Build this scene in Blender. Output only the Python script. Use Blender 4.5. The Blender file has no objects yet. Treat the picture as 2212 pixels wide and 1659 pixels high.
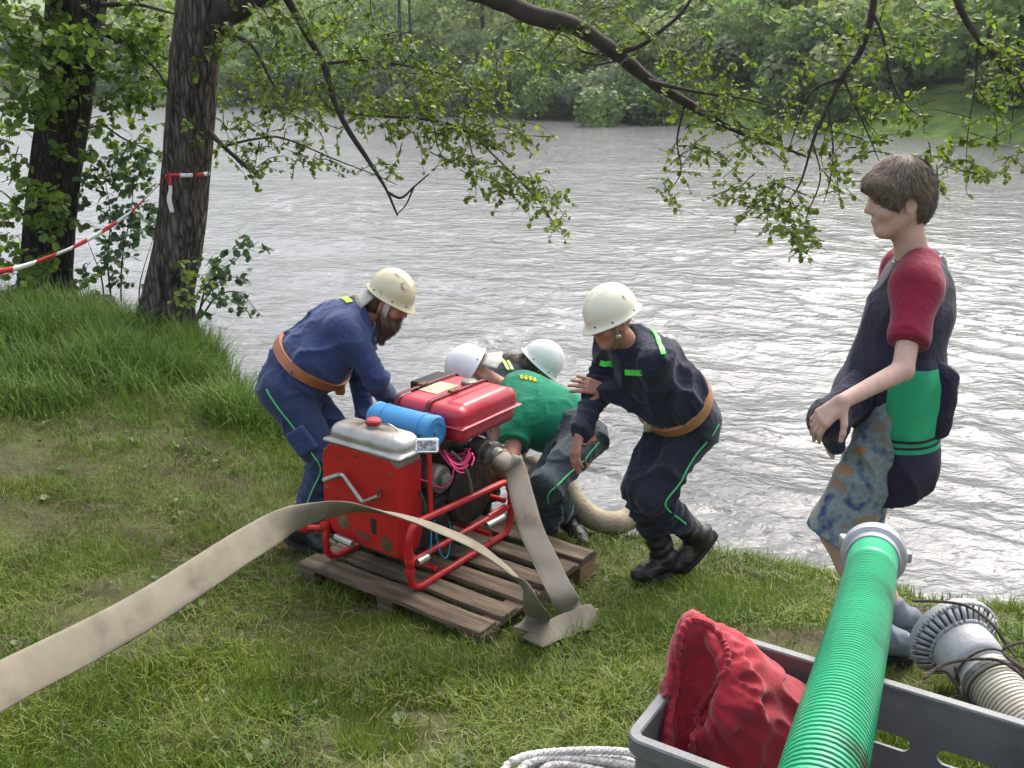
# Volunteer firemen starting a portable pump on a river bank.
import bpy, math, random
import numpy as np
from mathutils import Vector, Matrix

SC = bpy.context.scene
COL = SC.collection
random.seed(7)
RNG = np.random.default_rng(7)

# ------------------------------------------------------------------ camera
F, PITCH, CZ = 2125.0, math.radians(17.3), 2.6       # focal length in units of a 2212 px wide frame
cam_d = bpy.data.cameras.new("camera")
cam_d.sensor_fit = 'HORIZONTAL'
cam_d.sensor_width = 36.0
cam_d.lens = 36.0 * F / 2212.0
cam_d.clip_start, cam_d.clip_end = 0.05, 3000.0
cam = bpy.data.objects.new("camera", cam_d)
COL.objects.link(cam)
cam.location = (0, 0, CZ)
cam.rotation_euler = (math.pi / 2 - PITCH, 0, 0)
SC.camera = cam

# ------------------------------------------------------------------ sky, sun, exposure
SUN_EL, SUN_AZ = math.radians(52), math.radians(28)     # azimuth clockwise from +Y (over the river)
w = bpy.data.worlds.new("World")
SC.world = w
w.use_nodes = True
nt = w.node_tree
bg = nt.nodes["Background"]
sky = nt.nodes.new("ShaderNodeTexSky")
sky.sky_type = 'NISHITA'
sky.sun_disc = False
sky.sun_elevation = SUN_EL
sky.sun_rotation = SUN_AZ
sky.air_density, sky.dust_density, sky.ozone_density = 1.0, 6.0, 1.0
hsv = nt.nodes.new("ShaderNodeHueSaturation")            # a closed cloud cover: grey-white sky
hsv.inputs["Saturation"].default_value = 0.58
nt.links.new(sky.outputs[0], hsv.inputs["Color"])
nt.links.new(hsv.outputs[0], bg.inputs[0])
bg.inputs[1].default_value = 0.15
sd = bpy.data.lights.new("sun", 'SUN')
sd.energy, sd.angle, sd.color = 0.6, math.radians(24), (1.0, 0.97, 0.92)
sun = bpy.data.objects.new("sun", sd)
COL.objects.link(sun)
_dir = Vector((math.sin(SUN_AZ) * math.cos(SUN_EL), math.cos(SUN_AZ) * math.cos(SUN_EL), math.sin(SUN_EL)))
sun.rotation_euler = _dir.to_track_quat('Z', 'Y').to_euler()
SC.view_settings.view_transform = 'Standard'
SC.view_settings.look = 'None'
SC.view_settings.gamma = 1.0
SC.view_settings.use_curve_mapping = False
SC.view_settings.exposure = 1.58
SC.cycles.max_bounces = 6
SC.cycles.transparent_max_bounces = 8
SC.cycles.caustics_reflective = False
SC.cycles.caustics_refractive = False
SC.cycles.use_denoising = True

# ------------------------------------------------------------------ measuring help: photo pixel -> point in the place
_c, _s = math.cos(PITCH), math.sin(PITCH)
def ray(px, py):
    x, y = (px - 1106) / F, -(py - 829.5) / F
    return np.array([x, _c + y * _s, -_s + y * _c])
CAM = np.array([0, 0, CZ])
def atz(px, py, z):
    r = ray(px, py); return CAM + r * ((z - CZ) / r[2])
def aty(px, py, Y):
    r = ray(px, py); return CAM + r * (Y / r[1])
def reach(p, px, py, L, far=False):
    """point on the sight line of (px, py) at distance L from p (or the closest one)"""
    r = ray(px, py); r = r / np.linalg.norm(r)
    m = np.asarray(p) - CAM
    b = m @ r; c = m @ m - L * L
    D = b * b - c
    if D < 0:
        q = CAM + r * b
        return p + (q - p) / np.linalg.norm(q - p) * L
    return CAM + r * (b + math.sqrt(D) if far else b - math.sqrt(D))
A3 = lambda *a: np.array(a, float)
def nrm(v):
    v = np.asarray(v, float); n = np.linalg.norm(v); return v / n if n > 1e-9 else v

# ------------------------------------------------------------------ lattice noise
_LAT = np.random.default_rng(3).random((32, 32, 32)).astype(np.float32) * 2 - 1
def noise3(P, s=1.0):
    P = np.asarray(P, np.float32) * s
    i = np.floor(P).astype(np.int64); f = P - i
    f = f * f * (3 - 2 * f)
    i0 = i & 31; i1 = (i + 1) & 31
    x0, y0, z0 = i0[..., 0], i0[..., 1], i0[..., 2]; x1, y1, z1 = i1[..., 0], i1[..., 1], i1[..., 2]
    fx, fy, fz = f[..., 0], f[..., 1], f[..., 2]
    a = _LAT[x0, y0, z0] * (1 - fx) + _LAT[x1, y0, z0] * fx
    b = _LAT[x0, y1, z0] * (1 - fx) + _LAT[x1, y1, z0] * fx
    c = _LAT[x0, y0, z1] * (1 - fx) + _LAT[x1, y0, z1] * fx
    d = _LAT[x0, y1, z1] * (1 - fx) + _LAT[x1, y1, z1] * fx
    a = a * (1 - fy) + b * fy; c = c * (1 - fy) + d * fy
    return a * (1 - fz) + c * fz

# ------------------------------------------------------------------ materials
def mat(name, cols, scale=8.0, detail=4.0, rough=0.6, metal=0.0, bump=0.0, bump_scale=None, spec=0.5, stretch=None, rough_var=0.0, coat=0.0, sheen=0.0, trans=None, bump_d=.02):
    """procedural material: noise through a colour ramp; cols = [(pos, (r,g,b)), ...] or one colour"""
    m = bpy.data.materials.new(name); m.use_nodes = True
    N, L = m.node_tree.nodes, m.node_tree.links
    b = N["Principled BSDF"]
    if not isinstance(cols, list):
        c = cols; cols = [(0.3, tuple(v * 0.86 for v in c)), (0.7, tuple(min(1, v * 1.12) for v in c))]
    tc = N.new("ShaderNodeTexCoord"); src = tc.outputs["Object"]
    if stretch:
        mp = N.new("ShaderNodeMapping"); mp.inputs["Scale"].default_value = stretch
        L.new(src, mp.inputs[0]); src = mp.outputs[0]
    nz = N.new("ShaderNodeTexNoise"); nz.inputs["Scale"].default_value = scale; nz.inputs["Detail"].default_value = detail
    nz.inputs["Roughness"].default_value = 0.6
    L.new(src, nz.inputs["Vector"])
    rp = N.new("ShaderNodeValToRGB"); e = rp.color_ramp.elements
    while len(e) < len(cols): e.new(0.5)
    for k, (p, c) in enumerate(cols): e[k].position = p; e[k].color = (*c, 1)
    L.new(nz.outputs["Fac"], rp.inputs[0]); L.new(rp.outputs[0], b.inputs["Base Color"])
    b.inputs["Roughness"].default_value = rough; b.inputs["Metallic"].default_value = metal
    b.inputs["Specular IOR Level"].default_value = spec
    if coat: b.inputs["Coat Weight"].default_value = coat; b.inputs["Coat Roughness"].default_value = 0.15
    if sheen: b.inputs["Sheen Weight"].default_value = sheen; b.inputs["Sheen Roughness"].default_value = 0.5
    if rough_var:
        mr = N.new("ShaderNodeMapRange"); mr.inputs["To Min"].default_value = max(0.02, rough - rough_var); mr.inputs["To Max"].default_value = min(1, rough + rough_var)
        L.new(nz.outputs["Fac"], mr.inputs[0]); L.new(mr.outputs[0], b.inputs["Roughness"])
    if bump:
        n2 = N.new("ShaderNodeTexNoise"); n2.inputs["Scale"].default_value = bump_scale or scale * 4; n2.inputs["Detail"].default_value = 3
        L.new(src, n2.inputs["Vector"])
        bp = N.new("ShaderNodeBump"); bp.inputs["Strength"].default_value = bump; bp.inputs["Distance"].default_value = bump_d
        L.new(n2.outputs["Fac"], bp.inputs["Height"]); L.new(bp.outputs[0], b.inputs["Normal"])
    if trans:
        tl = N.new("ShaderNodeBsdfTranslucent"); mx = N.new("ShaderNodeMixShader"); mx.inputs[0].default_value = trans
        L.new(rp.outputs[0], tl.inputs[0]); L.new(b.outputs[0], mx.inputs[1]); L.new(tl.outputs[0], mx.inputs[2])
        L.new(mx.outputs[0], N["Material Output"].inputs[0])
    return m

# ------------------------------------------------------------------ objects
def tag(o, label=None, cat=None, group=None, kind=None):
    if label: o["label"] = label
    if cat: o["category"] = cat
    if group: o["group"] = group
    if kind: o["kind"] = kind
    return o
def empty(name, loc=(0, 0, 0), rz=0.0):
    o = bpy.data.objects.new(name, None); COL.objects.link(o)
    o.location = loc; o.rotation_euler = (0, 0, rz); o.empty_display_size = 0.1
    return o
def mesh_np(name, V, Fc, mats, parent=None, smooth=True, uv=None):
    """V (n,3), Fc (m,k) int array or list of tuples"""
    me = bpy.data.meshes.new(name)
    V = np.asarray(V, np.float32)
    if isinstance(Fc, np.ndarray):
        m, k = Fc.shape
        me.vertices.add(len(V)); me.vertices.foreach_set("co", V.ravel())
        me.loops.add(m * k); me.loops.foreach_set("vertex_index", Fc.astype(np.int32).ravel())
        me.polygons.add(m)
        me.polygons.foreach_set("loop_start", np.arange(0, m * k, k, dtype=np.int32))
        me.polygons.foreach_set("loop_total", np.full(m, k, np.int32))
        me.update(calc_edges=True)
    else:
        me.from_pydata(V.tolist(), [], [list(map(int, f)) for f in Fc]); me.update()
    me.polygons.foreach_set("use_smooth", np.full(len(me.polygons), bool(smooth)))
    for m_ in (mats if isinstance(mats, (list, tuple)) else [mats]): me.materials.append(m_)
    o = bpy.data.objects.new(name, me); COL.objects.link(o)
    if parent: o.parent = parent
    return o
def copy_to(o, parent=None, loc=None, rot=None, scale=None):
    c = o.copy(); COL.objects.link(c); c.parent = parent
    if loc is not None: c.location = loc
    if rot is not None: c.rotation_euler = rot
    if scale is not None: c.scale = scale
    return c

def catmull(P, n=8):
    P = np.asarray(P, float)
    if len(P) < 3: 
        t = np.linspace(0, 1, n + 1)[:, None]; return P[0] * (1 - t) + P[-1] * t
    Q = np.vstack([2 * P[0] - P[1], P, 2 * P[-1] - P[-2]])
    out = []
    for i in range(1, len(Q) - 2):
        p0, p1, p2, p3 = Q[i - 1], Q[i], Q[i + 1], Q[i + 2]
        for k in range(n):
            t = k / n
            out.append(0.5 * (2 * p1 + (p2 - p0) * t + (2 * p0 - 5 * p1 + 4 * p2 - p3) * t * t + (3 * p1 - p0 - 3 * p2 + p3) * t ** 3))
    out.append(P[-1])
    return np.array(out)

class MB:
    """collects shapes that become ONE mesh object"""
    def __init__(s): s.v = []; s.f = []
    def add(s, V, Fs):
        o = len(s.v); s.v += [tuple(map(float, p)) for p in V]; s.f += [tuple(int(i) + o for i in f) for f in Fs]; return s
    def box(s, lo, hi, R=None, c=None):
        (a, b, d), (e, g, h) = lo, hi
        V = np.array([(a, b, d), (e, b, d), (e, g, d), (a, g, d), (a, b, h), (e, b, h), (e, g, h), (a, g, h)], float)
        if R is not None: V = (V - V.mean(0)) @ np.asarray(R).T + V.mean(0)
        return s.add(V, [(0, 3, 2, 1), (4, 5, 6, 7), (0, 1, 5, 4), (1, 2, 6, 5), (2, 3, 7, 6), (3, 0, 4, 7)])
    def rbox(s, lo, hi, r=0.01, n=3):
        """box with rounded edges (superellipsoid-like lattice)"""
        lo, hi = np.array(lo, float), np.array(hi, float); c = (lo + hi) / 2; h = (hi - lo) / 2; r = min(r, h.min() * 0.99)
        k = n * 2 + 2
        def axis(hh):
            a = [-hh + r - r * math.cos(math.pi / 2 * i / n) if False else -hh + r * (1 - math.cos(0)) for i in range(0)]
            return a
        # sphere directions mapped to corner offset
        V = []; Fc = []; idx = {}
        m = 4 * n + 4; rings = 2 * n + 2
        for i in range(rings):
            th = (i if i <= n else i - 1) * math.pi / (2 * n)
            zs = 1 if i <= n else -1
            for j in range(m):
                q = j // (n + 1); jj = j % (n + 1)
                ph = q * math.pi / 2 + jj * math.pi / (2 * n)
                sx = 1 if q in (0, 3) else -1; sy = 1 if q in (0, 1) else -1
                d = np.array([math.sin(th) * math.cos(ph), math.sin(th) * math.sin(ph), math.cos(th)])
                V.append(c + np.array([sx, sy, zs]) * (h - r) + d * r)
        for i in range(rings - 1):
            for j in range(m):
                Fc.append((i * m + j, i * m + m + j, i * m + m + (j + 1) % m, i * m + (j + 1) % m))
        Fc.append(tuple(range(m))); Fc.append(tuple(reversed(range((rings - 1) * m, rings * m))))
        return s.add(V, Fc)
    def tube(s, P, r, n=10, cap=True, closed=False):
        P = np.asarray(P, float); N = len(P); r = np.broadcast_to(np.asarray(r, float), (N,))
        T = np.gradient(P, axis=0)
        if closed: T = np.roll(P, -1, 0) - np.roll(P, 1, 0)
        T /= np.maximum(np.linalg.norm(T, axis=1, keepdims=True), 1e-9)
        u = np.cross(T[0], (0, 0, 1.0));
        if np.linalg.norm(u) < 0.1: u = np.cross(T[0], (1.0, 0, 0))
        u = nrm(u); V = []
        for i in range(N):
            u = u - T[i] * (u @ T[i]); u = nrm(u); w_ = np.cross(T[i], u)
            for k in range(n):
                a = 2 * math.pi * k / n; V.append(P[i] + (u * math.cos(a) + w_ * math.sin(a)) * r[i])
        Fc = []
        for i in range(N if closed else N - 1):
            for k in range(n):
                j = (i + 1) % N
                Fc.append((i * n + k, i * n + (k + 1) % n, j * n + (k + 1) % n, j * n + k))
        if cap and not closed: Fc += [tuple(reversed(range(n))), tuple(range((N - 1) * n, N * n))]
        return s.add(V, Fc)
    def lathe(s, prof, c=(0, 0, 0), axis=(0, 0, 1), n=24, cap=True):
        """prof = [(radius, along axis), ...]"""
        ax = nrm(axis); u = nrm(np.cross(ax, (0, 0, 1.0) if abs(ax[2]) < 0.9 else (1.0, 0, 0))); w_ = np.cross(ax, u); c = np.asarray(c, float)
        V = [c + ax * h + (u * math.cos(2 * math.pi * k / n) + w_ * math.sin(2 * math.pi * k / n)) * r for r, h in prof for k in range(n)]
        Fc = [(i * n + k, i * n + (k + 1) % n, (i + 1) * n + (k + 1) % n, (i + 1) * n + k) for i in range(len(prof) - 1) for k in range(n)]
        if cap: Fc += [tuple(reversed(range(n))), tuple(range((len(prof) - 1) * n, len(prof) * n))]
        return s.add(V, Fc)
    def prism(s, poly, d, origin=(0, 0, 0), ex=(1, 0, 0), ey=(0, 0, 1)):
        """2-d outline in the plane ex/ey, extruded by vector d"""
        ex, ey, d, o_ = map(lambda q: np.asarray(q, float), (ex, ey, d, origin)); n = len(poly)
        V = [o_ + ex * a + ey * b for a, b in poly] + [o_ + ex * a + ey * b + d for a, b in poly]
        Fc = [tuple(range(n)), tuple(reversed(range(n, 2 * n)))] + [(i, i + n, (i + 1) % n + n, (i + 1) % n) for i in range(n)]
        return s.add(V, Fc)
    def strip(s, P, Wd, w):
        """ribbon with thickness: centre line P, across directions Wd, half width w, Wd normals crossing give thickness"""
        P = np.asarray(P); V = []; N = len(P)
        return s
    def build(s, name, m, parent=None, smooth=True, flip=False, auto=35):
        o = mesh_np(name, np.array(s.v), s.f, m, parent, smooth)
        import bmesh
        b = bmesh.new(); b.from_mesh(o.data); bmesh.ops.recalc_face_normals(b, faces=b.faces)
        if smooth and auto:
            for e in b.edges:
                if len(e.link_faces) == 2 and e.calc_face_angle(0) > math.radians(auto): e.smooth = False
        b.to_mesh(o.data); b.free()
        return o
def bevel(o, w=0.004, seg=2):
    md = o.modifiers.new("bevel", 'BEVEL'); md.width = w; md.segments = seg; md.limit_method = 'ANGLE'; md.angle_limit = math.radians(40); return o
# ================================================================== near bank, river, far bank
BANK = np.array([(-400, 430), (-60, 66), (-20, 24), (-9, 13), (-5, 10.6), (-3.6, 9.7), (-2.65, 8.7), (-2.05, 7.5), (-1.3, 6.2), (-.4, 5.62), (.54, 5.38), (1.16, 5.12), (1.58, 4.92), (2.05, 4.6), (2.6, 4.42), (4, 4.0), (8, 3.0), (40, -14), (400, -300)], float)
FARB = np.array([(-400, 520), (-60, 134), (-34.5, 104.8), (5.6, 63.4), (15.4, 49.2), (21.2, 42.2), (60, 8), (400, -190)], float)
def ybank(x): return np.interp(x, BANK[:, 0], BANK[:, 1])
def yfar(x): return np.interp(x, FARB[:, 0], FARB[:, 1])
_G = np.array([(-1.03, 4.29, .245), (-.13, 3.62, .300), (-.62, 3.90, .285), (.43, 4.43, .205), (-.47, 5.07, .18), (-.3, 4.35, .225), (.15, 3.95, .26), (-1.1, 4.63, .22), (.64, 4.3, .205), (1.36, 3.08, .60), (1.9, 3.0, .60), (1.5, 2.75, .64), (1.1, 3.7, .38), (2.3, 3.5, .42),
    (.3, 1.4, .66), (1.5, 1.5, .70), (0, 2.69, .44), (-.9, 3.2, .37), (-1.63, 2.63, .46), (-3, 3.5, .55), (-1.9, 4.6, .34), (-3.16, 5.74, .50), (-2.2, 6.2, .36), (-4.5, 7, .56), (-3.05, 7.6, .46), (-3.03, 8.3, .42), (-4.5, 9.14, .46), (-6.5, 9.5, .5), (-1.9, 6.9, .2),
    (0, 0, .8), (-3, 0, .8), (3, 0, .85), (5, 1.5, .7), (-6, 4, .75), (-6, 0, .9), (0, -4, 1.0), (7, -2, .9), (-8, -3, 1.0)] +
    [(x, y, 0.0) for x, y in BANK[3:17]] + [(x + .35, y + .75, -.55) for x, y in BANK[3:17]])
def _tps(r): return np.where(r > 1e-6, r * r * np.log(np.maximum(r, 1e-6)), 0)
_K = _tps(np.hypot(_G[:, None, 0] - _G[None, :, 0], _G[:, None, 1] - _G[None, :, 1])) + np.eye(len(_G)) * 1e-3
_PM = np.c_[np.ones(len(_G)), _G[:, :2]]
_SOL = np.linalg.solve(np.block([[_K, _PM], [_PM.T, np.zeros((3, 3))]]), np.r_[_G[:, 2], 0, 0, 0])
def ground_z(x, y, rough=True):
    x, y = np.broadcast_arrays(np.asarray(x, float), np.asarray(y, float)); sh = x.shape; xf, yf = x.ravel(), y.ravel()
    out = np.empty(len(xf))
    for i in range(0, len(xf), 60000):
        a, b = xf[i:i + 60000], yf[i:i + 60000]
        z = _tps(np.hypot(a[:, None] - _G[:, 0], b[:, None] - _G[:, 1])) @ _SOL[:len(_G)] + _SOL[-3] + _SOL[-2] * a + _SOL[-1] * b
        d = (ybank(a) - b) * 0.75
        zf = np.clip(d * 0.25, -1.2, 0.85)
        t = np.clip((np.hypot(a, b - 4) - 6.5) / 3.0, 0, 1); t = t * t * (3 - 2 * t)
        z = np.clip(z, -1.2, 1.3) * (1 - t) + zf * t
        if rough:
            p = np.c_[a, b, b * 0]
            lump = 0.022 * noise3(p, 2.3) + 0.012 * noise3(p, 6.1) + .006 * noise3(p, 15)
            z = z + lump * np.clip((z + .02) / .2, 0.15, 1)
        out[i:i + 60000] = z
    return out.reshape(sh)
def gz(x, y): return float(ground_z(x, y))

def grid_mesh(name, xs, ys, zf, m, mask=None):
    X, Y = np.meshgrid(xs, ys); Z = zf(X, Y); nx, ny = len(xs), len(ys)
    I = np.arange(nx * ny).reshape(ny, nx)
    Fc = np.stack([I[:-1, :-1], I[:-1, 1:], I[1:, 1:], I[1:, :-1]], -1).reshape(-1, 4)
    V = np.stack([X, Y, Z], -1).reshape(-1, 3)
    if mask is not None:
        ok = mask(V[Fc].mean(1)); Fc = Fc[ok]
        used = np.unique(Fc); re = np.zeros(len(V), int); re[used] = np.arange(len(used)); V = V[used]; Fc = re[Fc]
    return mesh_np(name, V, Fc, m, None, True)
def geo(lo, a, b, hi, step, g=1.25):
    """fine spacing between a and b, growing outwards"""
    c = list(np.arange(a, b, step)) + [b]
    s, x = step, b
    while x < hi: s *= g; x = min(hi, x + s); c.append(x)
    s, x = step, a
    L = []
    while x > lo: s *= g; x = max(lo, x - s); L.append(x)
    return np.array(L[::-1] + c)

# --- soil / turf base of the near bank
def soil_material():
    m = mat("turf_soil", [(.34, (.040, .025, .013)), (.45, (.050, .046, .014)), (.58, (.062, .070, .014)), (.72, (.080, .088, .020))], scale=3.2, detail=8, rough=.95, bump=.6, bump_scale=40)
    return m
near = grid_mesh("near_bank", geo(-300, -7, 6, 300, .09, 1.3), geo(-250, .4, 11, 380, .09, 1.3), ground_z, soil_material(), mask=lambda c: c[:, 2] > -1.15)
tag(near, kind="structure")

# --- far bank: a low cut bank, then a hillside
def far_z(X, Y):
    d = (Y - yfar(X)) * 0.75
    p = np.stack([X, Y, X * 0], -1)
    up = np.clip(d / 2.5, -1, 1) * 0.7
    z = np.where(d < 0, np.clip(d * .4, -1.2, 0), up + np.clip(d - 2, 0, 400) * 0.20 + np.clip(d - 30, 0, 400) * .10)
    return np.minimum(z, 70) + (0.25 * noise3(p, .35) + .8 * noise3(p, .08)) * np.clip(d / 4, 0, 1)
far_m = mat("hillside_grass", [(.3, (.050, .085, .016)), (.5, (.110, .180, .030)), (.7, (.17, .25, .045))], scale=.9, detail=10, rough=.95, bump=1.0, bump_scale=5, bump_d=.2)
farb = grid_mesh("far_bank", geo(-420, -70, 60, 420, 1.0, 1.25), geo(-200, 15, 130, 700, 1.0, 1.25), far_z, far_m, mask=lambda c: c[:, 2] > -1.1)
tag(farb, kind="structure")

# --- river
FLOW = nrm((1.0, -.62, 0))
def wave_z(X, Y):
    ax = X * FLOW[0] + Y * FLOW[1]; ay = -X * FLOW[1] + Y * FLOW[0]
    wx = ax + .35 * noise3(np.stack([ax * .8, ay * .8, ax * 0], -1)); wy = ay + .35 * noise3(np.stack([ax * .8, ay * .8, ax * 0 + 9], -1))
    n = lambda sx, sy, o: noise3(np.stack([wx * sx, wy * sy, wx * 0 + o], -1))
    rid = lambda q: 1 - 2 * np.abs(q)
    z = .032 * n(.45, .8, 1.3) + .015 * rid(n(.8, 1.9, 4.7)) * (1 + .8 * n(.25, .3, 21)) + .013 * rid(n(2.0, 3.7, 7.1)) * (1 + n(.4, .5, 31)) + .006 * rid(n(4.5, 8, 11.4)) + .002 * n(11, 17, 14)
    edge = np.clip((Y - ybank(X)) / .8, .25, 1)
    return z * edge
wm = bpy.data.materials.new("river_water"); wm.use_nodes = True
N, L = wm.node_tree.nodes, wm.node_tree.links
b = N["Principled BSDF"]
b.inputs["Base Color"].default_value = (.118, .122, .124, 1); b.inputs["Roughness"].default_value = .12; b.inputs["IOR"].default_value = 1.33
tc = N.new("ShaderNodeTexCoord"); mp = N.new("ShaderNodeMapping"); mp.inputs["Rotation"].default_value = (0, 0, math.atan2(.62, 1.0)); mp.inputs["Scale"].default_value = (1.0, 1.6, 1)
L.new(tc.outputs["Object"], mp.inputs[0])
prev = None
for sc_, st, di in ((.9, .6, .10), (2.6, .6, .06), (7, .65, .028), (20, .5, .008)):
    nz = N.new("ShaderNodeTexNoise"); nz.inputs["Scale"].default_value = sc_; nz.inputs["Detail"].default_value = 3; nz.inputs["Distortion"].default_value = .7
    L.new(mp.outputs[0], nz.inputs["Vector"])
    bp = N.new("ShaderNodeBump"); bp.inputs["Strength"].default_value = st; bp.inputs["Distance"].default_value = di
    L.new(nz.outputs["Fac"], bp.inputs["Height"])
    if prev: L.new(prev.outputs[0], bp.inputs["Normal"])
    prev = bp
L.new(prev.outputs[0], b.inputs["Normal"])
river = grid_mesh("river", geo(-420, -5, 6, 420, .045, 1.035), geo(-320, 4, 13, 700, .04, 1.03), wave_z, wm, mask=lambda c: (c[:, 1] > ybank(c[:, 0]) - 1.0) & (c[:, 1] < yfar(c[:, 0]) + 4))
tag(river, kind="structure")
# ================================================================== organic shapes: smooth unions of tapered limbs, meshed by surface nets
class Shape:
    """list of primitives (fn, lo, hi, k, op); smooth union in order"""
    def __init__(s): s.p = []; s.disp = []; s.cuts = []
    def add(s, fn, lo, hi, k=.02, op='u'):
        s.p.append((fn, np.asarray(lo, float), np.asarray(hi, float), k, op)); return s
    def cap(s, a, b, ra, rb=None, k=.02, op='u', fold=0.0, fk=180.0, ft=(.5, .25), fdir=None):
        """tapered capsule; fold = height of cloth folds across it round t=ft[0]"""
        a, b = np.asarray(a, float), np.asarray(b, float); rb = ra if rb is None else rb
        ba = b - a; l2 = max(ba @ ba, 1e-12); ln = math.sqrt(l2)
        def fn(P):
            q = P - a; t = np.clip(q @ ba / l2, 0, 1)
            d = np.linalg.norm(q - t[:, None] * ba, axis=1)
            r = ra + (rb - ra) * t
            if fold:
                wob = 2.2 * noise3(P, 9.0)
                env = np.exp(-((t - ft[0]) / ft[1]) ** 2)
                f_ = np.sin(t * ln * fk + wob * 2) * env
                if fdir is not None: f_ = f_ * np.clip(.45 + .75 * ((q - t[:, None] * ba) @ fdir) / np.maximum(r, 1e-3), 0, 1)
                r = r + fold * f_
            return d - r
        R = max(ra, rb) + abs(fold)
        return s.add(fn, np.minimum(a, b) - R, np.maximum(a, b) + R, k, op)
    def ecap(s, a, b, side, wa, da, wb, db, k=.03, op='u'):
        """capsule of elliptic section: half width w along `side`, half depth d across it"""
        a, b = np.asarray(a, float), np.asarray(b, float); ba = b - a; ln = max(np.linalg.norm(ba), 1e-6); ax = ba / ln
        sd_ = nrm(np.asarray(side) - ax * (np.asarray(side) @ ax)); fr = np.cross(ax, sd_)
        def fn(P):
            q = P - a; h = q @ ax; t = np.clip(h / ln, 0, 1); ov = h - t * ln
            W = wa + (wb - wa) * t; D = da + (db - da) * t; m = np.minimum(W, D)
            r = np.sqrt((q @ sd_ / W) ** 2 + (q @ fr / D) ** 2 + (ov / m) ** 2 + 1e-9)
            return (r - 1) * m
        R = max(wa, da, wb, db)
        return s.add(fn, np.minimum(a, b) - R, np.maximum(a, b) + R, k, op)
    def ell(s, c, rad, M=None, k=.02, op='u'):
        """ellipsoid, M rows = its axes"""
        c = np.asarray(c, float); rad = np.asarray(rad, float); M = np.eye(3) if M is None else np.asarray(M)
        def fn(P):
            q = (P - c) @ M.T / rad; r = np.sqrt((q * q).sum(1) + 1e-12)
            g = np.sqrt(((q / rad) ** 2).sum(1) + 1e-9)
            return r * (r - 1) / g
        R = rad.max()
        return s.add(fn, c - R, c + R, k, op)
    def rbx(s, c, half, M=None, r=.01, k=.01, op='u'):
        c = np.asarray(c, float); half = np.asarray(half, float); M = np.eye(3) if M is None else np.asarray(M)
        def fn(P):
            q = np.abs((P - c) @ M.T) - (half - r)
            return np.linalg.norm(np.maximum(q, 0), axis=1) + np.minimum(q.max(1), 0) - r
        R = np.linalg.norm(half)
        return s.add(fn, c - R, c + R, k, op)
    def cut(s, c, n):
        """keep only the side of plane (c, n) that n points away from"""
        s.cuts.append((np.asarray(c, float), nrm(n))); return s
    def eval(s, P):
        P = np.asarray(P, np.float64); full = len(P) < 3000; D = np.full(len(P), 9. if full else .25)
        for fn, lo, hi, k, op in s.p:
            m = k + .03
            ix = np.arange(len(P)) if full and op == 'u' else np.nonzero(((P > lo - m) & (P < hi + m)).all(1))[0]
            if not len(ix): continue
            d = fn(P[ix]); e = D[ix]
            if op == 'u':
                h = np.maximum(k - np.abs(d - e), 0) / k; D[ix] = np.minimum(d, e) - h * h * k * .25
            elif op == 's':
                h = np.maximum(k - np.abs(-d - e), 0) / k; D[ix] = np.maximum(-d, e) + h * h * k * .25
            elif op == 'i':
                D[ix] = np.maximum(d, e)
        for g in s.disp: D = D - g(P)
        for c, n in s.cuts: D = np.maximum(D, (P - c) @ n)
        return D
    def grad(s, P, e=.003):
        g = np.stack([s.eval(P + v) - s.eval(P - v) for v in np.eye(3) * e], 1)
        return g / np.maximum(np.linalg.norm(g, axis=1, keepdims=True), 1e-9)
    def project(s, P, off=.0, it=5):
        P = np.array(P, float)
        for _ in range(it): P = P - s.grad(P) * (s.eval(P) - off)[:, None] * .9
        return P
    def bounds(s):
        lo = np.min([q[1] for q in s.p if q[4] == 'u'], 0); hi = np.max([q[2] for q in s.p if q[4] == 'u'], 0); return lo, hi
    def nets(s, h):
        lo, hi = s.bounds(); lo = lo - 4 * h - .01; hi = hi + 4 * h + .01
        B = 4; nb = np.ceil((hi - lo) / (h * B)).astype(int) + 1
        g = [lo[i] + np.arange(nb[i]) * h * B for i in range(3)]
        G = np.stack(np.meshgrid(*g, indexing='ij'), -1)
        C = s.eval((G.reshape(-1, 3) + h * B / 2)).reshape(nb)
        act = np.abs(C) < h * B * 1.35 + .004
        n = nb * B
        D = np.repeat(np.repeat(np.repeat(C, B, 0), B, 1), B, 2).astype(np.float32)
        am = np.repeat(np.repeat(np.repeat(act, B, 0), B, 1), B, 2)
        I = np.argwhere(am)
        val = np.empty(len(I), np.float32)
        for i in range(0, len(I), 400000): val[i:i + 400000] = s.eval(lo + I[i:i + 400000] * h)
        D[tuple(I.T)] = val
        # surface nets
        neg = D < 0
        cn = np.zeros(np.array(D.shape) - 1, np.uint8)
        for a in (0, 1):
            for b_ in (0, 1):
                for c in (0, 1):
                    cn += neg[a:neg.shape[0] - 1 + a, b_:neg.shape[1] - 1 + b_, c:neg.shape[2] - 1 + c]
        cells = np.argwhere((cn > 0) & (cn < 8)); idx = np.full(cn.shape, -1, np.int64); idx[tuple(cells.T)] = np.arange(len(cells))
        S = np.zeros((len(cells), 3)); cnt = np.zeros(len(cells))
        corners = [(a, b_, c) for a in (0, 1) for b_ in (0, 1) for c in (0, 1)]
        for i, p in enumerate(corners):
            for j, q in enumerate(corners):
                if j > i and sum(abs(x - y) for x, y in zip(p, q)) == 1:
                    v0 = D[tuple((cells + p).T)]; v1 = D[tuple((cells + q).T)]; m = (v0 < 0) != (v1 < 0)
                    t = np.where(m, v0 / np.where(m, v0 - v1, 1), 0)
                    pt = np.array(p) + t[:, None] * (np.array(q) - np.array(p)); S[m] += pt[m]; cnt[m] += 1
        V = lo + (cells + S / np.maximum(cnt, 1)[:, None]) * h
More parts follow.
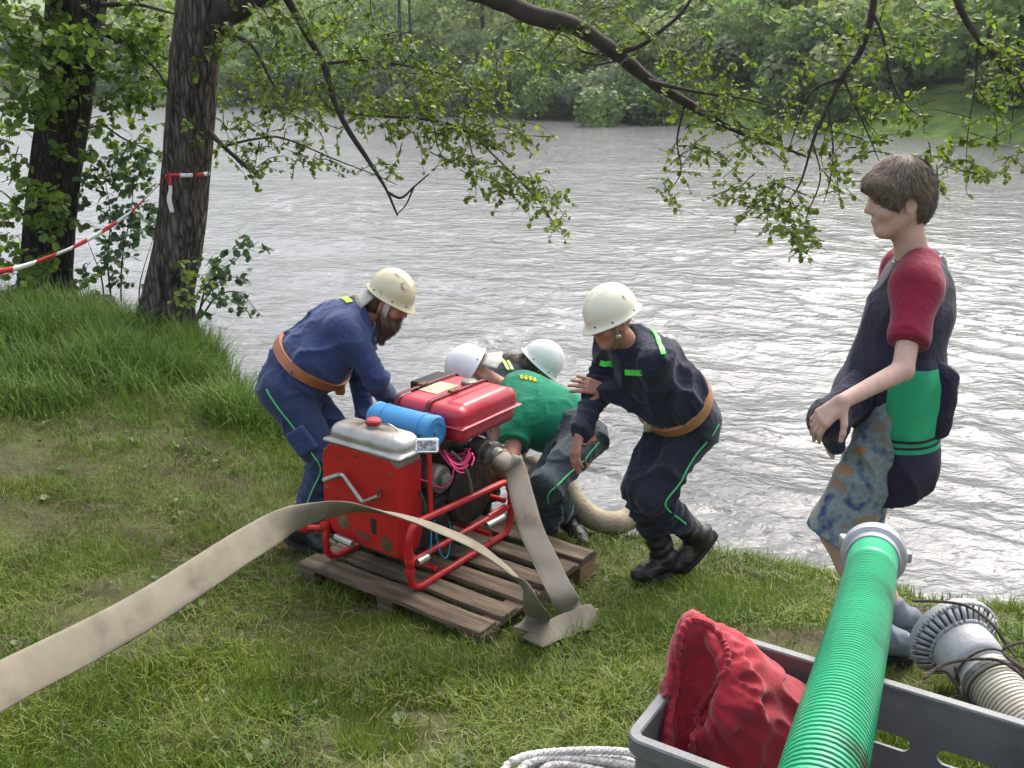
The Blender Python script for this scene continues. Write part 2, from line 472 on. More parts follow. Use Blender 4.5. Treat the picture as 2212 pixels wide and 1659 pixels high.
        Fc = []
        for ax in range(3):
            o1, o2 = [e for e in range(3) if e != ax]
            sl0 = [slice(None)] * 3; sl1 = [slice(None)] * 3; sl0[ax] = slice(0, -1); sl1[ax] = slice(1, None)
            n0 = neg[tuple(sl0)]; n1 = neg[tuple(sl1)]; X = np.argwhere(n0 != n1)
            X = X[(X[:, o1] > 0) & (X[:, o2] > 0) & (X[:, o1] < cn.shape[o1]) & (X[:, o2] < cn.shape[o2]) & (X[:, ax] < cn.shape[ax])]
            if not len(X): continue
            d1 = np.zeros(3, int); d1[o1] = 1; d2 = np.zeros(3, int); d2[o2] = 1
            q = np.stack([idx[tuple((X - d1 - d2).T)], idx[tuple((X - d2).T)], idx[tuple(X.T)], idx[tuple((X - d1).T)]], 1)
            fl = n0[tuple(X.T)] if ax != 1 else ~n0[tuple(X.T)]
            q[~fl] = q[~fl][:, ::-1]; Fc.append(q[(q >= 0).all(1)])
        return V, np.concatenate(Fc)
    def build(s, name, h, m, parent=None, origin=None):
        V, Fc = s.nets(h)
        if origin is not None: V = V - np.asarray(origin)
        return mesh_np(name, V, Fc, m, parent, True)

def ribbon_on(shape, name, path, width, m, parent, origin, off=.004, n=40, up=None, closed=False, thick=.0015):
    """strip laid on the surface of a shape along a path"""
    P = np.asarray(path, float)
    P = catmull(np.vstack([P, P[:1]]) if closed else P, max(2, n // max(1, len(P) - 1)))
    P = shape.project(P, off); Nn = shape.grad(P)
    for _ in range(0 if closed else 4):
        P[1:-1] = (P[:-2] + 2 * P[1:-1] + P[2:]) / 4; Nn[1:-1] = (Nn[:-2] + 2 * Nn[1:-1] + Nn[2:]) / 4; Nn[0], Nn[-1] = Nn[1], Nn[-2]
    Nn /= np.linalg.norm(Nn, axis=1, keepdims=True)
    if not closed: P = P + Nn * .003
    T = np.gradient(P, axis=0); T /= np.linalg.norm(T, axis=1, keepdims=True)
    W = np.cross(Nn, T); W /= np.linalg.norm(W, axis=1, keepdims=True)
    if up is not None: W = np.where((W @ np.asarray(up))[:, None] < 0, -W, W)
    cols = [P + W * (width / 2 * f) for f in (-1, -.33, .33, 1)]
    if closed: cols = [shape.project(c, off, 3) for c in cols]
    k = len(P); out = cols + [c - Nn * (off + thick) for c in (cols[3], cols[0])]
    V = np.concatenate(out) - np.asarray(origin); Fc = []
    for a, b_ in ((0, 1), (1, 2), (2, 3), (3, 4), (4, 5), (5, 0)):
        for i in range(k - 1): Fc.append((a * k + i, b_ * k + i, b_ * k + i + 1, a * k + i + 1))
    b_ = MB(); b_.v = [tuple(q) for q in V]; b_.f = Fc
    return b_.build(name, m, parent, True, auto=40)

def _cyl(s, a, b, ra, rb=None, k=.006, rd=.004, op='u'):
    """flat-ended tapered cylinder (cuffs, hems)"""
    a, b = np.asarray(a, float), np.asarray(b, float); rb = ra if rb is None else rb
    ln = np.linalg.norm(b - a); ax = (b - a) / ln
    def fn(P):
        q = P - a; h = q @ ax; t = np.clip(h / ln, 0, 1); rr = np.linalg.norm(q - h[:, None] * ax, axis=1)
        x = rr - (ra + (rb - ra) * t) + rd; y = np.abs(h - ln / 2) - ln / 2 + rd
        return np.minimum(np.maximum(x, y), 0) + np.hypot(np.maximum(x, 0), np.maximum(y, 0)) - rd
    R = max(ra, rb)
    return s.add(fn, np.minimum(a, b) - R, np.maximum(a, b) + R, k, op)
Shape.cyl = _cyl
# ================================================================== pallet and portable pump
PAL_A, PAL_R = A3(-1.033, 4.288, 0.0), math.radians(-35.3)
PU, PV = A3(math.cos(PAL_R), math.sin(PAL_R), 0), A3(-math.sin(PAL_R), math.cos(PAL_R), 0)
def pal(u, v, z=0.0): return PAL_A + PU * u + PV * v + A3(0, 0, z)      # pallet coordinates -> world (z absolute above 0)
PT = .36
wood = mat("weathered_wood", [(.28, (.036, .024, .014)), (.48, (.100, .070, .043)), (.64, (.178, .132, .086)), (.8, (.28, .22, .15))], scale=5, detail=9, rough=.85, bump=.5, bump_scale=30, stretch=(.6, 6, 6))
wood2 = mat("pale_end_wood", [(.3, (.16, .09, .045)), (.7, (.34, .20, .10))], scale=14, detail=6, rough=.85, bump=.3, stretch=(.6, 6, 6))
pallet = empty("pallet", PAL_A + A3(0, 0, PT - .15), PAL_R)
tag(pallet, "weathered wooden pallet lying on the grass under the pump", "pallet")
rg = random.Random(4)
def plank(x0, x1, y0, y1, z0, z1, name="plank", m=wood):
    b_ = MB(); n = 9; jx = rg.uniform(-.008, .008); V = []
    for i in range(n):
        t = i / (n - 1); x = x0 + (x1 - x0) * t + jx; dz = .003 * math.sin(t * 5 + rg.random() * 6); dy = .002 * rg.uniform(-1, 1)
        V += [(x, y0 + dy, z0 + dz), (x, y1 + dy, z0 + dz), (x, y1 + dy - .003, z1 + dz + rg.uniform(-.0015, .0015)), (x, y0 + dy + .003, z1 + dz + rg.uniform(-.0015, .0015))]
    Fc = [(i * 4 + k, i * 4 + (k + 1) % 4, i * 4 + 4 + (k + 1) % 4, i * 4 + 4 + k) for i in range(n - 1) for k in range(4)] + [(3, 2, 1, 0), tuple((n - 1) * 4 + k for k in range(4))]
    b_.add(V, Fc); o = b_.build(name, m, pallet, smooth=False); return bevel(o, .003, 1)
PW, PD = 1.10, .965
for i in range(6):
    y = i * .1635; wd = (.126, .112, .118, .113, .112, .130)[i]; plank(0, PW, y, y + wd, .128, .150)
for x in (0, (PW - .1) / 2, PW - .1): plank(0, 0, 0, 0, 0, 0) if False else None
for x in (0, .50, 1.0):
    b_ = MB().box((x, .004, .106), (x + .098, PD - .004, .1275)); bevel(b_.build("stringer_board", wood, pallet, smooth=False), .003, 1)
    for y in (.006, .415, .82):
        bevel(MB().box((x + .002, y, .022), (x + .096, y + .14, .1055)).build("block", wood2 if (x, y) == (1.0, .82) else wood, pallet, smooth=False), .004, 1)
for y in (0, .41, .815): bevel(MB().box((-.004, y, 0), (PW + .004, y + .15, .0215)).build("bottom_board", wood, pallet, smooth=False), .003, 1)

# --- pump
red = mat("red_paint", [(.28, (.12, .012, .010)), (.35, (.38, .010, .012)), (.44, (.45, .010, .013)), (.75, (.52, .012, .016))], scale=13, detail=10, rough=.42, bump=.06, bump_scale=50, rough_var=.12)
red_t = mat("red_tank_paint", [(.25, (.24, .012, .018)), (.42, (.38, .014, .030)), (.75, (.46, .03, .045))], scale=5, detail=8, rough=.33, bump=.04, rough_var=.12, coat=.2)
blue = mat("blue_paint", [(.24, (.04, .08, .10)), (.36, (.030, .20, .42)), (.75, (.05, .25, .48))], scale=7, detail=8, rough=.38, bump=.04, rough_var=.1)
alu = mat("dull_aluminium", [(.25, (.16, .09, .04)), (.38, (.34, .31, .27)), (.7, (.52, .51, .49))], scale=6, detail=8, rough=.42, metal=.85, bump=.12, rough_var=.15)
cast = mat("dirty_cast_iron", [(.3, (.010, .009, .007)), (.6, (.035, .031, .025)), (.8, (.10, .09, .075))], scale=12, detail=8, rough=.6, metal=.3, bump=.5, bump_scale=40)
castg = mat("grey_cast_alloy", [(.3, (.08, .075, .065)), (.7, (.26, .25, .22))], scale=10, detail=8, rough=.5, metal=.5, bump=.3)
blk = mat("black_rubber", (.012, .012, .012), scale=20, rough=.6)
chrome = mat("chrome", (.75, .75, .75), scale=8, rough=.12, metal=1.0)
glass = mat("lamp_glass", [(.4, (.22, .22, .23)), (.6, (.6, .6, .6))], scale=40, rough=.12, metal=.8, bump=.4, bump_scale=150)
pinkc = mat("pink_cable", (.55, .03, .13), scale=20, rough=.45)
bluec = mat("blue_cable", (.01, .22, .36), scale=20, rough=.5)
label_m = mat("faded_label", [(.3, (.22, .20, .12)), (.55, (.42, .39, .25)), (.7, (.52, .49, .34))], scale=26, detail=6, rough=.7)
rust = mat("rusty_steel", [(.3, (.10, .045, .02)), (.6, (.20, .10, .05)), (.8, (.35, .28, .22))], scale=16, detail=7, rough=.7, metal=.3)
pump = empty("fire_pump", PAL_A + A3(0, 0, PT + .002), PAL_R)
tag(pump, "portable fire pump in a red tube frame, with red fuel tank, standing on the pallet", "pump")
def rnd_poly(pts, r, n=5):
    """2-d outline with rounded corners"""
    out = []; P = [np.array(p, float) for p in pts]; N_ = len(P)
    for i in range(N_):
        a, b_, c = P[i - 1], P[i], P[(i + 1) % N_]; d1, d2 = nrm(a - b_), nrm(c - b_); rr = r[i] if isinstance(r, (list, tuple)) else r
        p0, p1 = b_ + d1 * rr, b_ + d2 * rr
        for t in np.linspace(0, 1, n): out.append(tuple((1 - t) ** 2 * p0 + 2 * t * (1 - t) * b_ + t * t * p1))
    return out
# frame: one tube loop on each side, cross tubes, carrying grips
fr_ = MB(); R_ = .0165
def bend(pts, r=.06, n=6):
    out = [np.array(pts[0], float)]
    for a, b_, c in zip(pts[:-2], pts[1:-1], pts[2:]):
        a, b_, c = map(lambda q: np.array(q, float), (a, b_, c)); p0, p1 = b_ + nrm(a - b_) * r, b_ + nrm(c - b_) * r
        out += [(1 - t) ** 2 * p0 + 2 * t * (1 - t) * b_ + t * t * p1 for t in np.linspace(0, 1, n)]
    out.append(np.array(pts[-1], float)); return np.array(out)
for u in (.125, .655):
    top = .345 if u > .4 else .215; back = .30 if u > .4 else .215
    fr_.tube(bend([(u, .40, R_), (u, .07, R_), (u, .07, top), (u, .85, back), (u, .85, R_), (u, .40, R_)], .085), R_, 10)
fr_.tube([(.125, .12, .165), (.655, .12, .165)], .014, 10); fr_.tube([(.125, .80, .20), (.655, .80, .20)], .014, 10)
fr_.tube([(.125, .25, .06), (.655, .25, .06)], .014, 10); fr_.tube([(.125, .68, .06), (.655, .68, .06)], .014, 10)
fr_.tube([(.655, .07, .165), (.655, .84, .155)], .014, 10)
fr_.tube([(.125, .09, .18), (.03, .02, .185)], .015, 10); fr_.tube([(.655, .80, .17), (.655, .66, .165)], .013, 8)
frm = fr_.build("frame", red, pump)
for p0, p1 in (((.22, .045, .178), (.33, .045, .172)), ((.672, .62, .135), (.672, .76, .130)), ((.672, .10, .158), (.672, .17, .156))):
    MB().tube([p0, p1], .019, 10).build("carrying_grip", alu, frm)
for u, v, z in ((.655, .07, .165), (.655, .07, .12), (.125, .07, .20), (.03, .02, .185), (.655, .85, .25)):
    MB().lathe([(.022, -.016), (.024, -.010), (.024, .010), (.022, .016)], (u, v, z), (0, 0, 1), 12).build("clamp", red, frm)
# radiator shell: red front panel with a deep bent side
poly = rnd_poly([(.105, .20), (.255, .155), (.575, .150), (.585, .600), (.520, .628), (.165, .628), (.115, .560)], [.02, .05, .01, .015, .018, .035, .035])
pn = MB().prism(poly, (0, .17, 0), (0, .085, 0)).build("radiator_shell", red, pump, smooth=False); bevel(pn, .012, 3)
MB().prism(rnd_poly([(.415, .235), (.445, .235), (.445, .315), (.415, .315)], .013), (0, .004, 0), (0, .0825, 0)).build("slot", blk, pn)
MB().prism(rnd_poly([(.320, .195), (.400, .190), (.400, .222), (.320, .227)], .004), (0, .003, 0), (0, .0815, 0)).build("maker_plate", rust, pn)
for u, z in ((.14, .585), (.55, .56), (.13, .23), (.56, .18), (.14, .40), (.56, .37), (.34, .60)):
    MB().lathe([(.009, 0), (.009, .004), (.005, .007)], (u, .086, z), (0, -1, 0), 8).build("bolt", rust, pn)
for u, z in ((.235, .245), (.505, .205)):
    MB().lathe([(.040, .000), (.040, .002), (.008, .003), (.008, .009)], (u, .0855, z), (0, -1, 0), 16).build("mount", rust, pn)
# starting crank clipped to the panel
ck = MB(); ck.tube(bend([(.185, .035, .462), (.285, .045, .512), (.395, .055, .398), (.50, .055, .455)], .018), .0095, 8); ck.tube([(.178, .034, .459), (.270, .044, .505)], .0135, 8)
ck.build("starting_crank", alu, pump)
MB().tube([(.497, .085, .475), (.497, .045, .475)], .006, 6).tube([(.497, .05, .44), (.497, .05, .475)], .005, 6).build("crank_clip", rust, pump)
# aluminium header tank
S = Shape(); S.rbx((.375, .170, .665), (.225, .085, .060), None, .055, .01); S.rbx((.375, .170, .640), (.240, .098, .010), None, .009, .012); S.rbx((.375, .170, .612), (.215, .080, .03), None, .02, .01)
S.disp.append(lambda P: .0015 * noise3(P, 18) + .003 * noise3(P, 6)); tk = S.build("header_tank", .0075, alu, pump)
MB().lathe([(.026, 0), (.030, .004), (.030, .012), (.022, .016)], (.375, .17, .722), (0, 0, 1), 16).build("filler_neck", alu, tk)
MB().lathe([(.035, 0), (.037, .004), (.037, .016), (.030, .024), (.012, .027)], (.375, .17, .738), (0, 0, 1), 16).build("filler_cap", mat("worn_red_cap", (.36, .03, .04), scale=20, rough=.5), tk)
MB().tube(catmull([(.41, .17, .745), (.47, .18, .748), (.53, .20, .70), (.55, .24, .63)], 6), .0035, 6).build("overflow_pipe", alu, tk)
# blue cylindrical air-filter tank
cx = [(.004, .0), (.055, .002), (.074, .012), (.079, .022), (.079, .030), (.076, .034), (.076, .36), (.079, .364), (.079, .375), (.070, .384), (.045, .386), (.040, .381), (.014, .381), (.012, .386), (.004, .387)]
bt = MB().lathe(cx, (.215, .345, .690), (1, 0, 0), 32).build("air_cylinder", blue, pump)
for u in (.30, .53): MB().lathe([(.0775, -.010), (.0790, -.009), (.0790, .009), (.0775, .010)], (u, .345, .690), (1, 0, 0), 32, cap=False).build("clamp_band", blue, bt)
MB().prism([(.24, .60), (.58, .60), (.56, .66), (.26, .66)], (0, .012, 0), (0, .345, 0)).build("cylinder_bracket", cast, bt)
# red fuel tank
S = Shape(); S.rbx((.470, .665, .725), (.205, .235, .058), None, .045, .01); S.rbx((.470, .665, .655), (.198, .228, .050), None, .045, .008); S.rbx((.470, .665, .690), (.217, .247, .005), None, .004, .008)
S.rbx((.60, .665, .775), (.045, .17, .015), None, .012, .03); S.disp.append(lambda P: .002 * noise3(P, 7)); ft = S.build("fuel_tank", .0075, red_t, pump)
MB().lathe([(.038, 0), (.040, .003), (.040, .020), (.034, .024), (.014, .025)], (.445, .79, .778), (0, 0, 1), 18).build("fuel_cap", castg, ft)
MB().rbox((.305, .565, .782), (.425, .735, .7855), .0015, 2).build("instruction_label", label_m, ft)
for v in (.52, .80):
    pass
for u in (.285, .475):
    P = bend([(u, .415, .60), (u, .415, .700), (u, .430, .792), (u, .900, .792), (u, .917, .70), (u, .917, .60)], .04)
    st = MB()
    for a, b_ in zip(P[:-1], P[1:]): pass
    V = [q + A3(s_ * .011, 0, 0) for q in P for s_ in (-1, 1)]; st.add(V, [(2 * i, 2 * i + 1, 2 * i + 3, 2 * i + 2) for i in range(len(P) - 1)])
    o = st.build("tank_strap", mat("dark_red_strap", (.13, .012, .016), scale=30, rough=.6), ft); md = o.modifiers.new("t", 'SOLIDIFY'); md.thickness = .004
    MB().rbox((u - .016, .60, .789), (u + .016, .65, .802), .004).build("strap_buckle", rust, o)
# black box behind the tank
MB().rbox((.13, .70, .70), (.245, .93, .765), .012).build("battery_box", blk, pump)
# engine: block, finned cylinder, carburettor, starter, exhaust
MB().rbox((.20, .27, .10), (.56, .52, .34), .03).build("engine_block", cast, pump)
MB().rbox((.24, .27, .34), (.54, .43, .58), .03).build("cylinder_head", cast, pump)
for i in range(9): MB().rbox((.215, .265, .355 + i * .022), (.565, .46, .364 + i * .022), .004, 2).build("cooling_fin", cast, pump)
MB().lathe([(.02, 0), (.155, .004), (.170, .02), (.170, .085), (.155, .10), (.03, .105)], (.60, .62, .30), (-1, 0, 0), 32).build("flywheel_housing", cast, pump)
MB().lathe([(.02, 0), (.060, .004), (.066, .015), (.066, .13), (.055, .14), (.02, .142)], (.50, .335, .47), (1, 0, 0), 20).build("starter_motor", castg, pump)
MB().lathe([(.02, 0), (.035, .003), (.038, .02), (.02, .03)], (.642, .335, .47), (1, 0, 0), 14).build("starter_cap", castg, pump)
MB().rbox((.30, .45, .46), (.47, .60, .60), .025).build("carburettor", castg, pump)
S = Shape(); S.ell((.42, .74, .32), (.17, .13, .19), None, .02); S.cap((.42, .74, .32), (.42, .90, .40), .08, .07, .04); S.cap((.45, .70, .44), (.60, .66, .515), .05, .045, .04); S.disp.append(lambda P: .004 * noise3(P, 14))
S.build("pump_casing", .010, cast, pump)
MB().tube(bend([(.25, .45, .50), (.16, .52, .50), (.15, .70, .40), (.17, .80, .30)], .05), .030, 12).build("exhaust_pipe", rust, pump)
# delivery outlet with coupling, pointing to the side
od = nrm((.93, -.20, -.10))
MB().lathe([(.045, -.06), (.045, 0), (.058, .004), (.060, .012), (.060, .028), (.053, .032), (.053, .044), (.061, .048), (.063, .056), (.063, .078), (.056, .083), (.045, .086), (.043, .125), (.040, .128)], (.635, .655, .520), od, 28).build("delivery_coupling", castg, pump)
for a in range(4):
    ang = a * math.pi / 2 + .4; x = nrm(np.cross(od, (0, 0, 1))); y = np.cross(od, x); c = A3(.635, .655, .52) + od * .067 + (x * math.cos(ang) + y * math.sin(ang)) * .064
    MB().rbox(c - .010, c + .010, .004).build("coupling_lug", castg, pump)
MB().tube(bend([(.62, .70, .60), (.64, .69, .56), (.63, .66, .55)], .01), .012, 8).build("valve_lever", castg, pump)
# work lamp on a red post
MB().tube([(.645, .235, .32), (.645, .235, .640)], .0115, 10).build("lamp_post", red, pump)
lc = A3(.640, .225, .672); ld = nrm((.55, -.72, .30)); lx = nrm(np.cross(ld, (0, 0, 1))); ly = np.cross(lx, ld)
hs = MB().prism(rnd_poly([(-.055, -.034), (.055, -.034), (.055, .034), (-.055, .034)], .012), -ld * .045, lc, lx, ly).build("work_lamp", chrome, pump); bevel(hs, .006, 2)
MB().prism(rnd_poly([(-.044, -.024), (.044, -.024), (.044, .024), (-.044, .024)], .008), -ld * .003, lc + ld * .0035, lx, ly).build("lens", glass, hs)
MB().rbox(lc - A3(.012, .0, .045), lc + A3(.012, .03, -.02), .004).build("lamp_bracket", castg, hs)
# cables
for i in range(5):
    c = A3(.70 - .02 * i, .40 + .01 * i, .545 + .012 * (i % 3)); a0 = i * .5
    P = [c + A3(.055 * math.cos(t + a0) * (1 + .1 * i), .06 * math.sin(t + a0), .025 * math.sin(2 * t + i)) for t in np.linspace(0, 5.6, 22)]; MB().tube(P, .0042, 6).build("pink_cable", pinkc, pump)
MB().tube(catmull([(.655, .40, .54), (.67, .36, .47), (.66, .30, .45), (.60, .26, .48), (.57, .24, .49)], 6), .0042, 6).build("pink_cable", pinkc, pump)
MB().tube(catmull([(.66, .24, .31), (.672, .25, .18), (.675, .28, .11), (.665, .33, .10), (.66, .36, .20), (.66, .35, .26)], 6), .0035, 6).build("blue_cable", bluec, pump)
MB().tube(catmull([(.66, .22, .30), (.67, .20, .20), (.665, .18, .12)], 6), .0035, 6).build("blue_cable", bluec, pump)
MB().tube(catmull([(.62, .42, .58), (.655, .46, .52), (.66, .50, .44), (.655, .53, .34)], 6), .009, 6).build("control_rod", castg, pump)
MB().tube(catmull([(.55, .24, .45), (.62, .22, .40), (.64, .20, .30), (.60, .17, .12)], 6), .008, 6).build("black_hose", blk, pump)
# ================================================================== hoses
canvas = mat("canvas_hose", [(.25, (.125, .105, .076)), (.45, (.18, .158, .115)), (.75, (.235, .208, .155))], scale=9, detail=8, rough=.92, bump=.2, bump_scale=260, bump_d=.004)
canvas2 = mat("pale_canvas_hose", [(.26, (.17, .125, .095)), (.45, (.255, .222, .172)), (.75, (.33, .292, .235))], scale=7, detail=7, rough=.92, bump=.2, bump_scale=260, bump_d=.004)
def flat_hose(name, P, W, w, m, label, th=.007, n=10, taper=None):
    """flattened canvas hose: centre points, width directions, width"""
    W = [nrm(np.cross(np.asarray(P[min(i + 1, len(P) - 1)]) - P[max(i - 1, 0)], P[i] - CAM)) * -1 if q is None else nrm(q) for i, q in enumerate(W)]
    for i in range(1, len(W)): W[i] = W[i] if W[i] @ W[i - 1] > 0 else -W[i]
    P = catmull(P, n); W = catmull(W, n); k = len(P); T = np.gradient(P, axis=0); T = nrm_rows_(T); W = nrm_rows_(W - T * (W * T).sum(1, keepdims=True)); Nn = np.cross(T, W)
    w = np.broadcast_to(np.asarray(w, float), (len(P),)) if np.ndim(w) == 0 else np.interp(np.linspace(0, 1, k), np.linspace(0, 1, len(w)), w)
    prof = [(math.cos(a), math.sin(a)) for a in np.linspace(0, 2 * math.pi, 16, endpoint=False)]
    tt = np.full(k, th) if taper is None else np.interp(np.linspace(0, 1, k), np.linspace(0, 1, len(taper)), taper)
    V = [P + W * (abs(c) ** .7 * np.sign(c) * w / 2)[:, None] + Nn * ((s_ * tt) + .0025 * noise3(P * 1.0 + c, 9))[:, None] for c, s_ in prof]
    q = len(prof); V = np.stack(V, 1).reshape(-1, 3); Fc = [(i * q + j, i * q + (j + 1) % q, (i + 1) * q + (j + 1) % q, (i + 1) * q + j) for i in range(k - 1) for j in range(q)] + [tuple(range(q)), tuple(range((k - 1) * q, k * q))]
    o = mesh_np(name, V, Fc, m, None, True); tag(o, label, "hose"); return o
def nrm_rows_(V): return V / np.maximum(np.linalg.norm(V, axis=1, keepdims=True), 1e-9)
# long slack hose arching in from the side, over the front of the pump and down to the grass
up = A3(0, 0, 1)
P = [aty(-420, 1690, 1.55), aty(-190, 1590, 1.85), aty(0, 1482, 2.15), aty(300, 1325, 2.6), aty(540, 1172, 3.1), aty(650, 1117, 3.38), aty(770, 1100, 3.62), aty(900, 1126, 3.72), aty(1020, 1176, 3.66), aty(1110, 1243, 3.58), aty(1152, 1298, 3.52), atz(1158, 1335, .37), atz(1132, 1362, .350)]
W = [None, None, None, None, None, A3(0, -.6, 1), A3(-.05, -1, .72), A3(.1, -1, .25), A3(.25, -1, .05), A3(.4, -1, .0), A3(.7, -.9, .1), A3(.9, -.6, .25), A3(1, -.3, .1)]
flat_hose("canvas_hose", P, W, .118, canvas, "flat canvas hose arching through the air in front of the red panel")
# hose from the delivery coupling down over the pallet's edge, folded back on the grass
oc = pal(.635, .655, PT + .52) + (PU * od[0] + PV * od[1] + A3(0, 0, od[2])) * .10
P = [oc, oc + (PU * .93 - PV * .2 - A3(0, 0, .1)) * .07, aty(1112, 1010, 4.36), aty(1128, 1075, 4.26), aty(1150, 1150, 4.14), aty(1183, 1220, 4.02), aty(1214, 1282, 3.90), atz(1240, 1318, .325), atz(1285, 1328, .325)]
W = [A3(.6, .7, .3), A3(.7, .7, .2), A3(1, .35, .1), A3(1, .2, .1), A3(1, .1, .1), A3(1, 0, .1), A3(1, .05, .05), A3(1, .45, 0), A3(.3, 1, 0)]
flat_hose("canvas_hose", P, W, [.085, .092, .108, .115, .115, .115, .115, .115, .115], canvas2, "pale canvas hose hanging from the pump's coupling down across the pallet", taper=[.036, .03, .014, .009, .008, .008, .008, .007, .007])
P = [atz(1288, 1330, .335), atz(1262, 1336, .36), atz(1228, 1348, .35), atz(1185, 1368, .345), atz(1150, 1388, .345)]
flat_hose("canvas_hose", P, [A3(.2, 1, .3), A3(.1, 1, .5), A3(.2, 1, .4), A3(.4, 1, .1), A3(.4, 1, 0)], .115, canvas, "short folded end of canvas hose lying on the grass at the pallet corner")
# thick suction hose from the pump into the water
rub = mat("beige_suction_hose", [(.3, (.24, .20, .13)), (.7, (.37, .32, .22))], scale=9, rough=.75, bump=.25, bump_scale=60)
P = catmull([pal(.42, .88, PT + .38), pal(.42, 1.00, PT + .34), pal(.52, 1.12, PT + .20), aty(1150, 1010, 5.28), aty(1215, 1040, 5.22), aty(1240, 1082, 5.14), aty(1282, 1120, 5.08), aty(1340, 1128, 5.1), aty(1400, 1092, 5.3), atz(1450, 1070, -.06), atz(1560, 1045, -.14), atz(1700, 1020, -.3)], 12)
S_ = MB(); S_.tube(P, .066 + .0012 * np.sin(np.arange(len(P)) * 2.1), 20); o = S_.build("suction_hose", rub, None); tag(o, "thick beige suction hose curving from behind the pump into the river", "hose")
# ================================================================== crates and gear close to the photographer
plas = mat("grey_plastic", [(.3, (.105, .110, .112)), (.7, (.15, .155, .158))], scale=14, detail=8, rough=.55, bump=.12, bump_scale=120)
plas2 = mat("dark_grey_plastic", [(.3, (.06, .062, .064)), (.7, (.09, .092, .095))], scale=14, detail=8, rough=.55, bump=.12, bump_scale=120)
RIM = 1.57
cA, cB = atz(1345, 1590, RIM), atz(1540, 1352, RIM)             # near-left and far-left rim corners
C_ROT = math.atan2((cB - cA)[1], (cB - cA)[0]) - math.pi / 2      # crate's y runs from cA to cB
CL, CWD, CH = .62, float(np.linalg.norm(cB - cA)), .30
def wall_with_slots(b_, L, H, th, slots, origin, ex, n_in):
    """upright wall L x H with rounded slots cut through (slots: x0,x1,z0,z1); built as bands round each slot"""
    xs = sorted({0, L} | {v for s in slots for v in s[:2]}); zs = sorted({0, H} | {v for s in slots for v in s[2:]})
    ex, n_in, o_ = nrm(ex), nrm(n_in), np.asarray(origin, float); ez = A3(0, 0, 1)
    pt = lambda x, z, d: o_ + ex * x + ez * z + n_in * d
    for x0, x1 in zip(xs[:-1], xs[1:]):
        for z0, z1 in zip(zs[:-1], zs[1:]):
            mx, mz = (x0 + x1) / 2, (z0 + z1) / 2
            hit = [s for s in slots if s[0] < mx < s[1] and s[2] < mz < s[3]]
            if hit:
                s = hit[0]
                # rounded ends: fill the four corners of the slot
                r = min(s[1] - s[0], s[3] - s[2]) / 2 * .98
                for cx_, cz_, sx, sz in ((s[0], s[2], 1, 1), (s[1], s[2], -1, 1), (s[1], s[3], -1, -1), (s[0], s[3], 1, -1)):
                    if not (x0 <= cx_ <= x1 and z0 <= cz_ <= z1): continue
                    arc = [(cx_ + sx * r * (1 - math.cos(t)), cz_ + sz * r * (1 - math.sin(t))) for t in np.linspace(0, math.pi / 2, 7)]
                    poly = [(cx_, cz_)] + arc
                    V = [pt(x, z, d) for d in (0, th) for x, z in poly]; m = len(poly)
                    b_.add(V, [tuple(range(m)), tuple(reversed(range(m, 2 * m)))] + [(i, i + m, (i + 1) % m + m, (i + 1) % m) for i in range(m)])
                continue
            V = [pt(x, z, d) for d in (0, th) for x, z in ((x0, z0), (x1, z0), (x1, z1), (x0, z1))]
            b_.add(V, [(0, 1, 2, 3), (7, 6, 5, 4), (0, 4, 5, 1), (1, 5, 6, 2), (2, 6, 7, 3), (3, 7, 4, 0)])
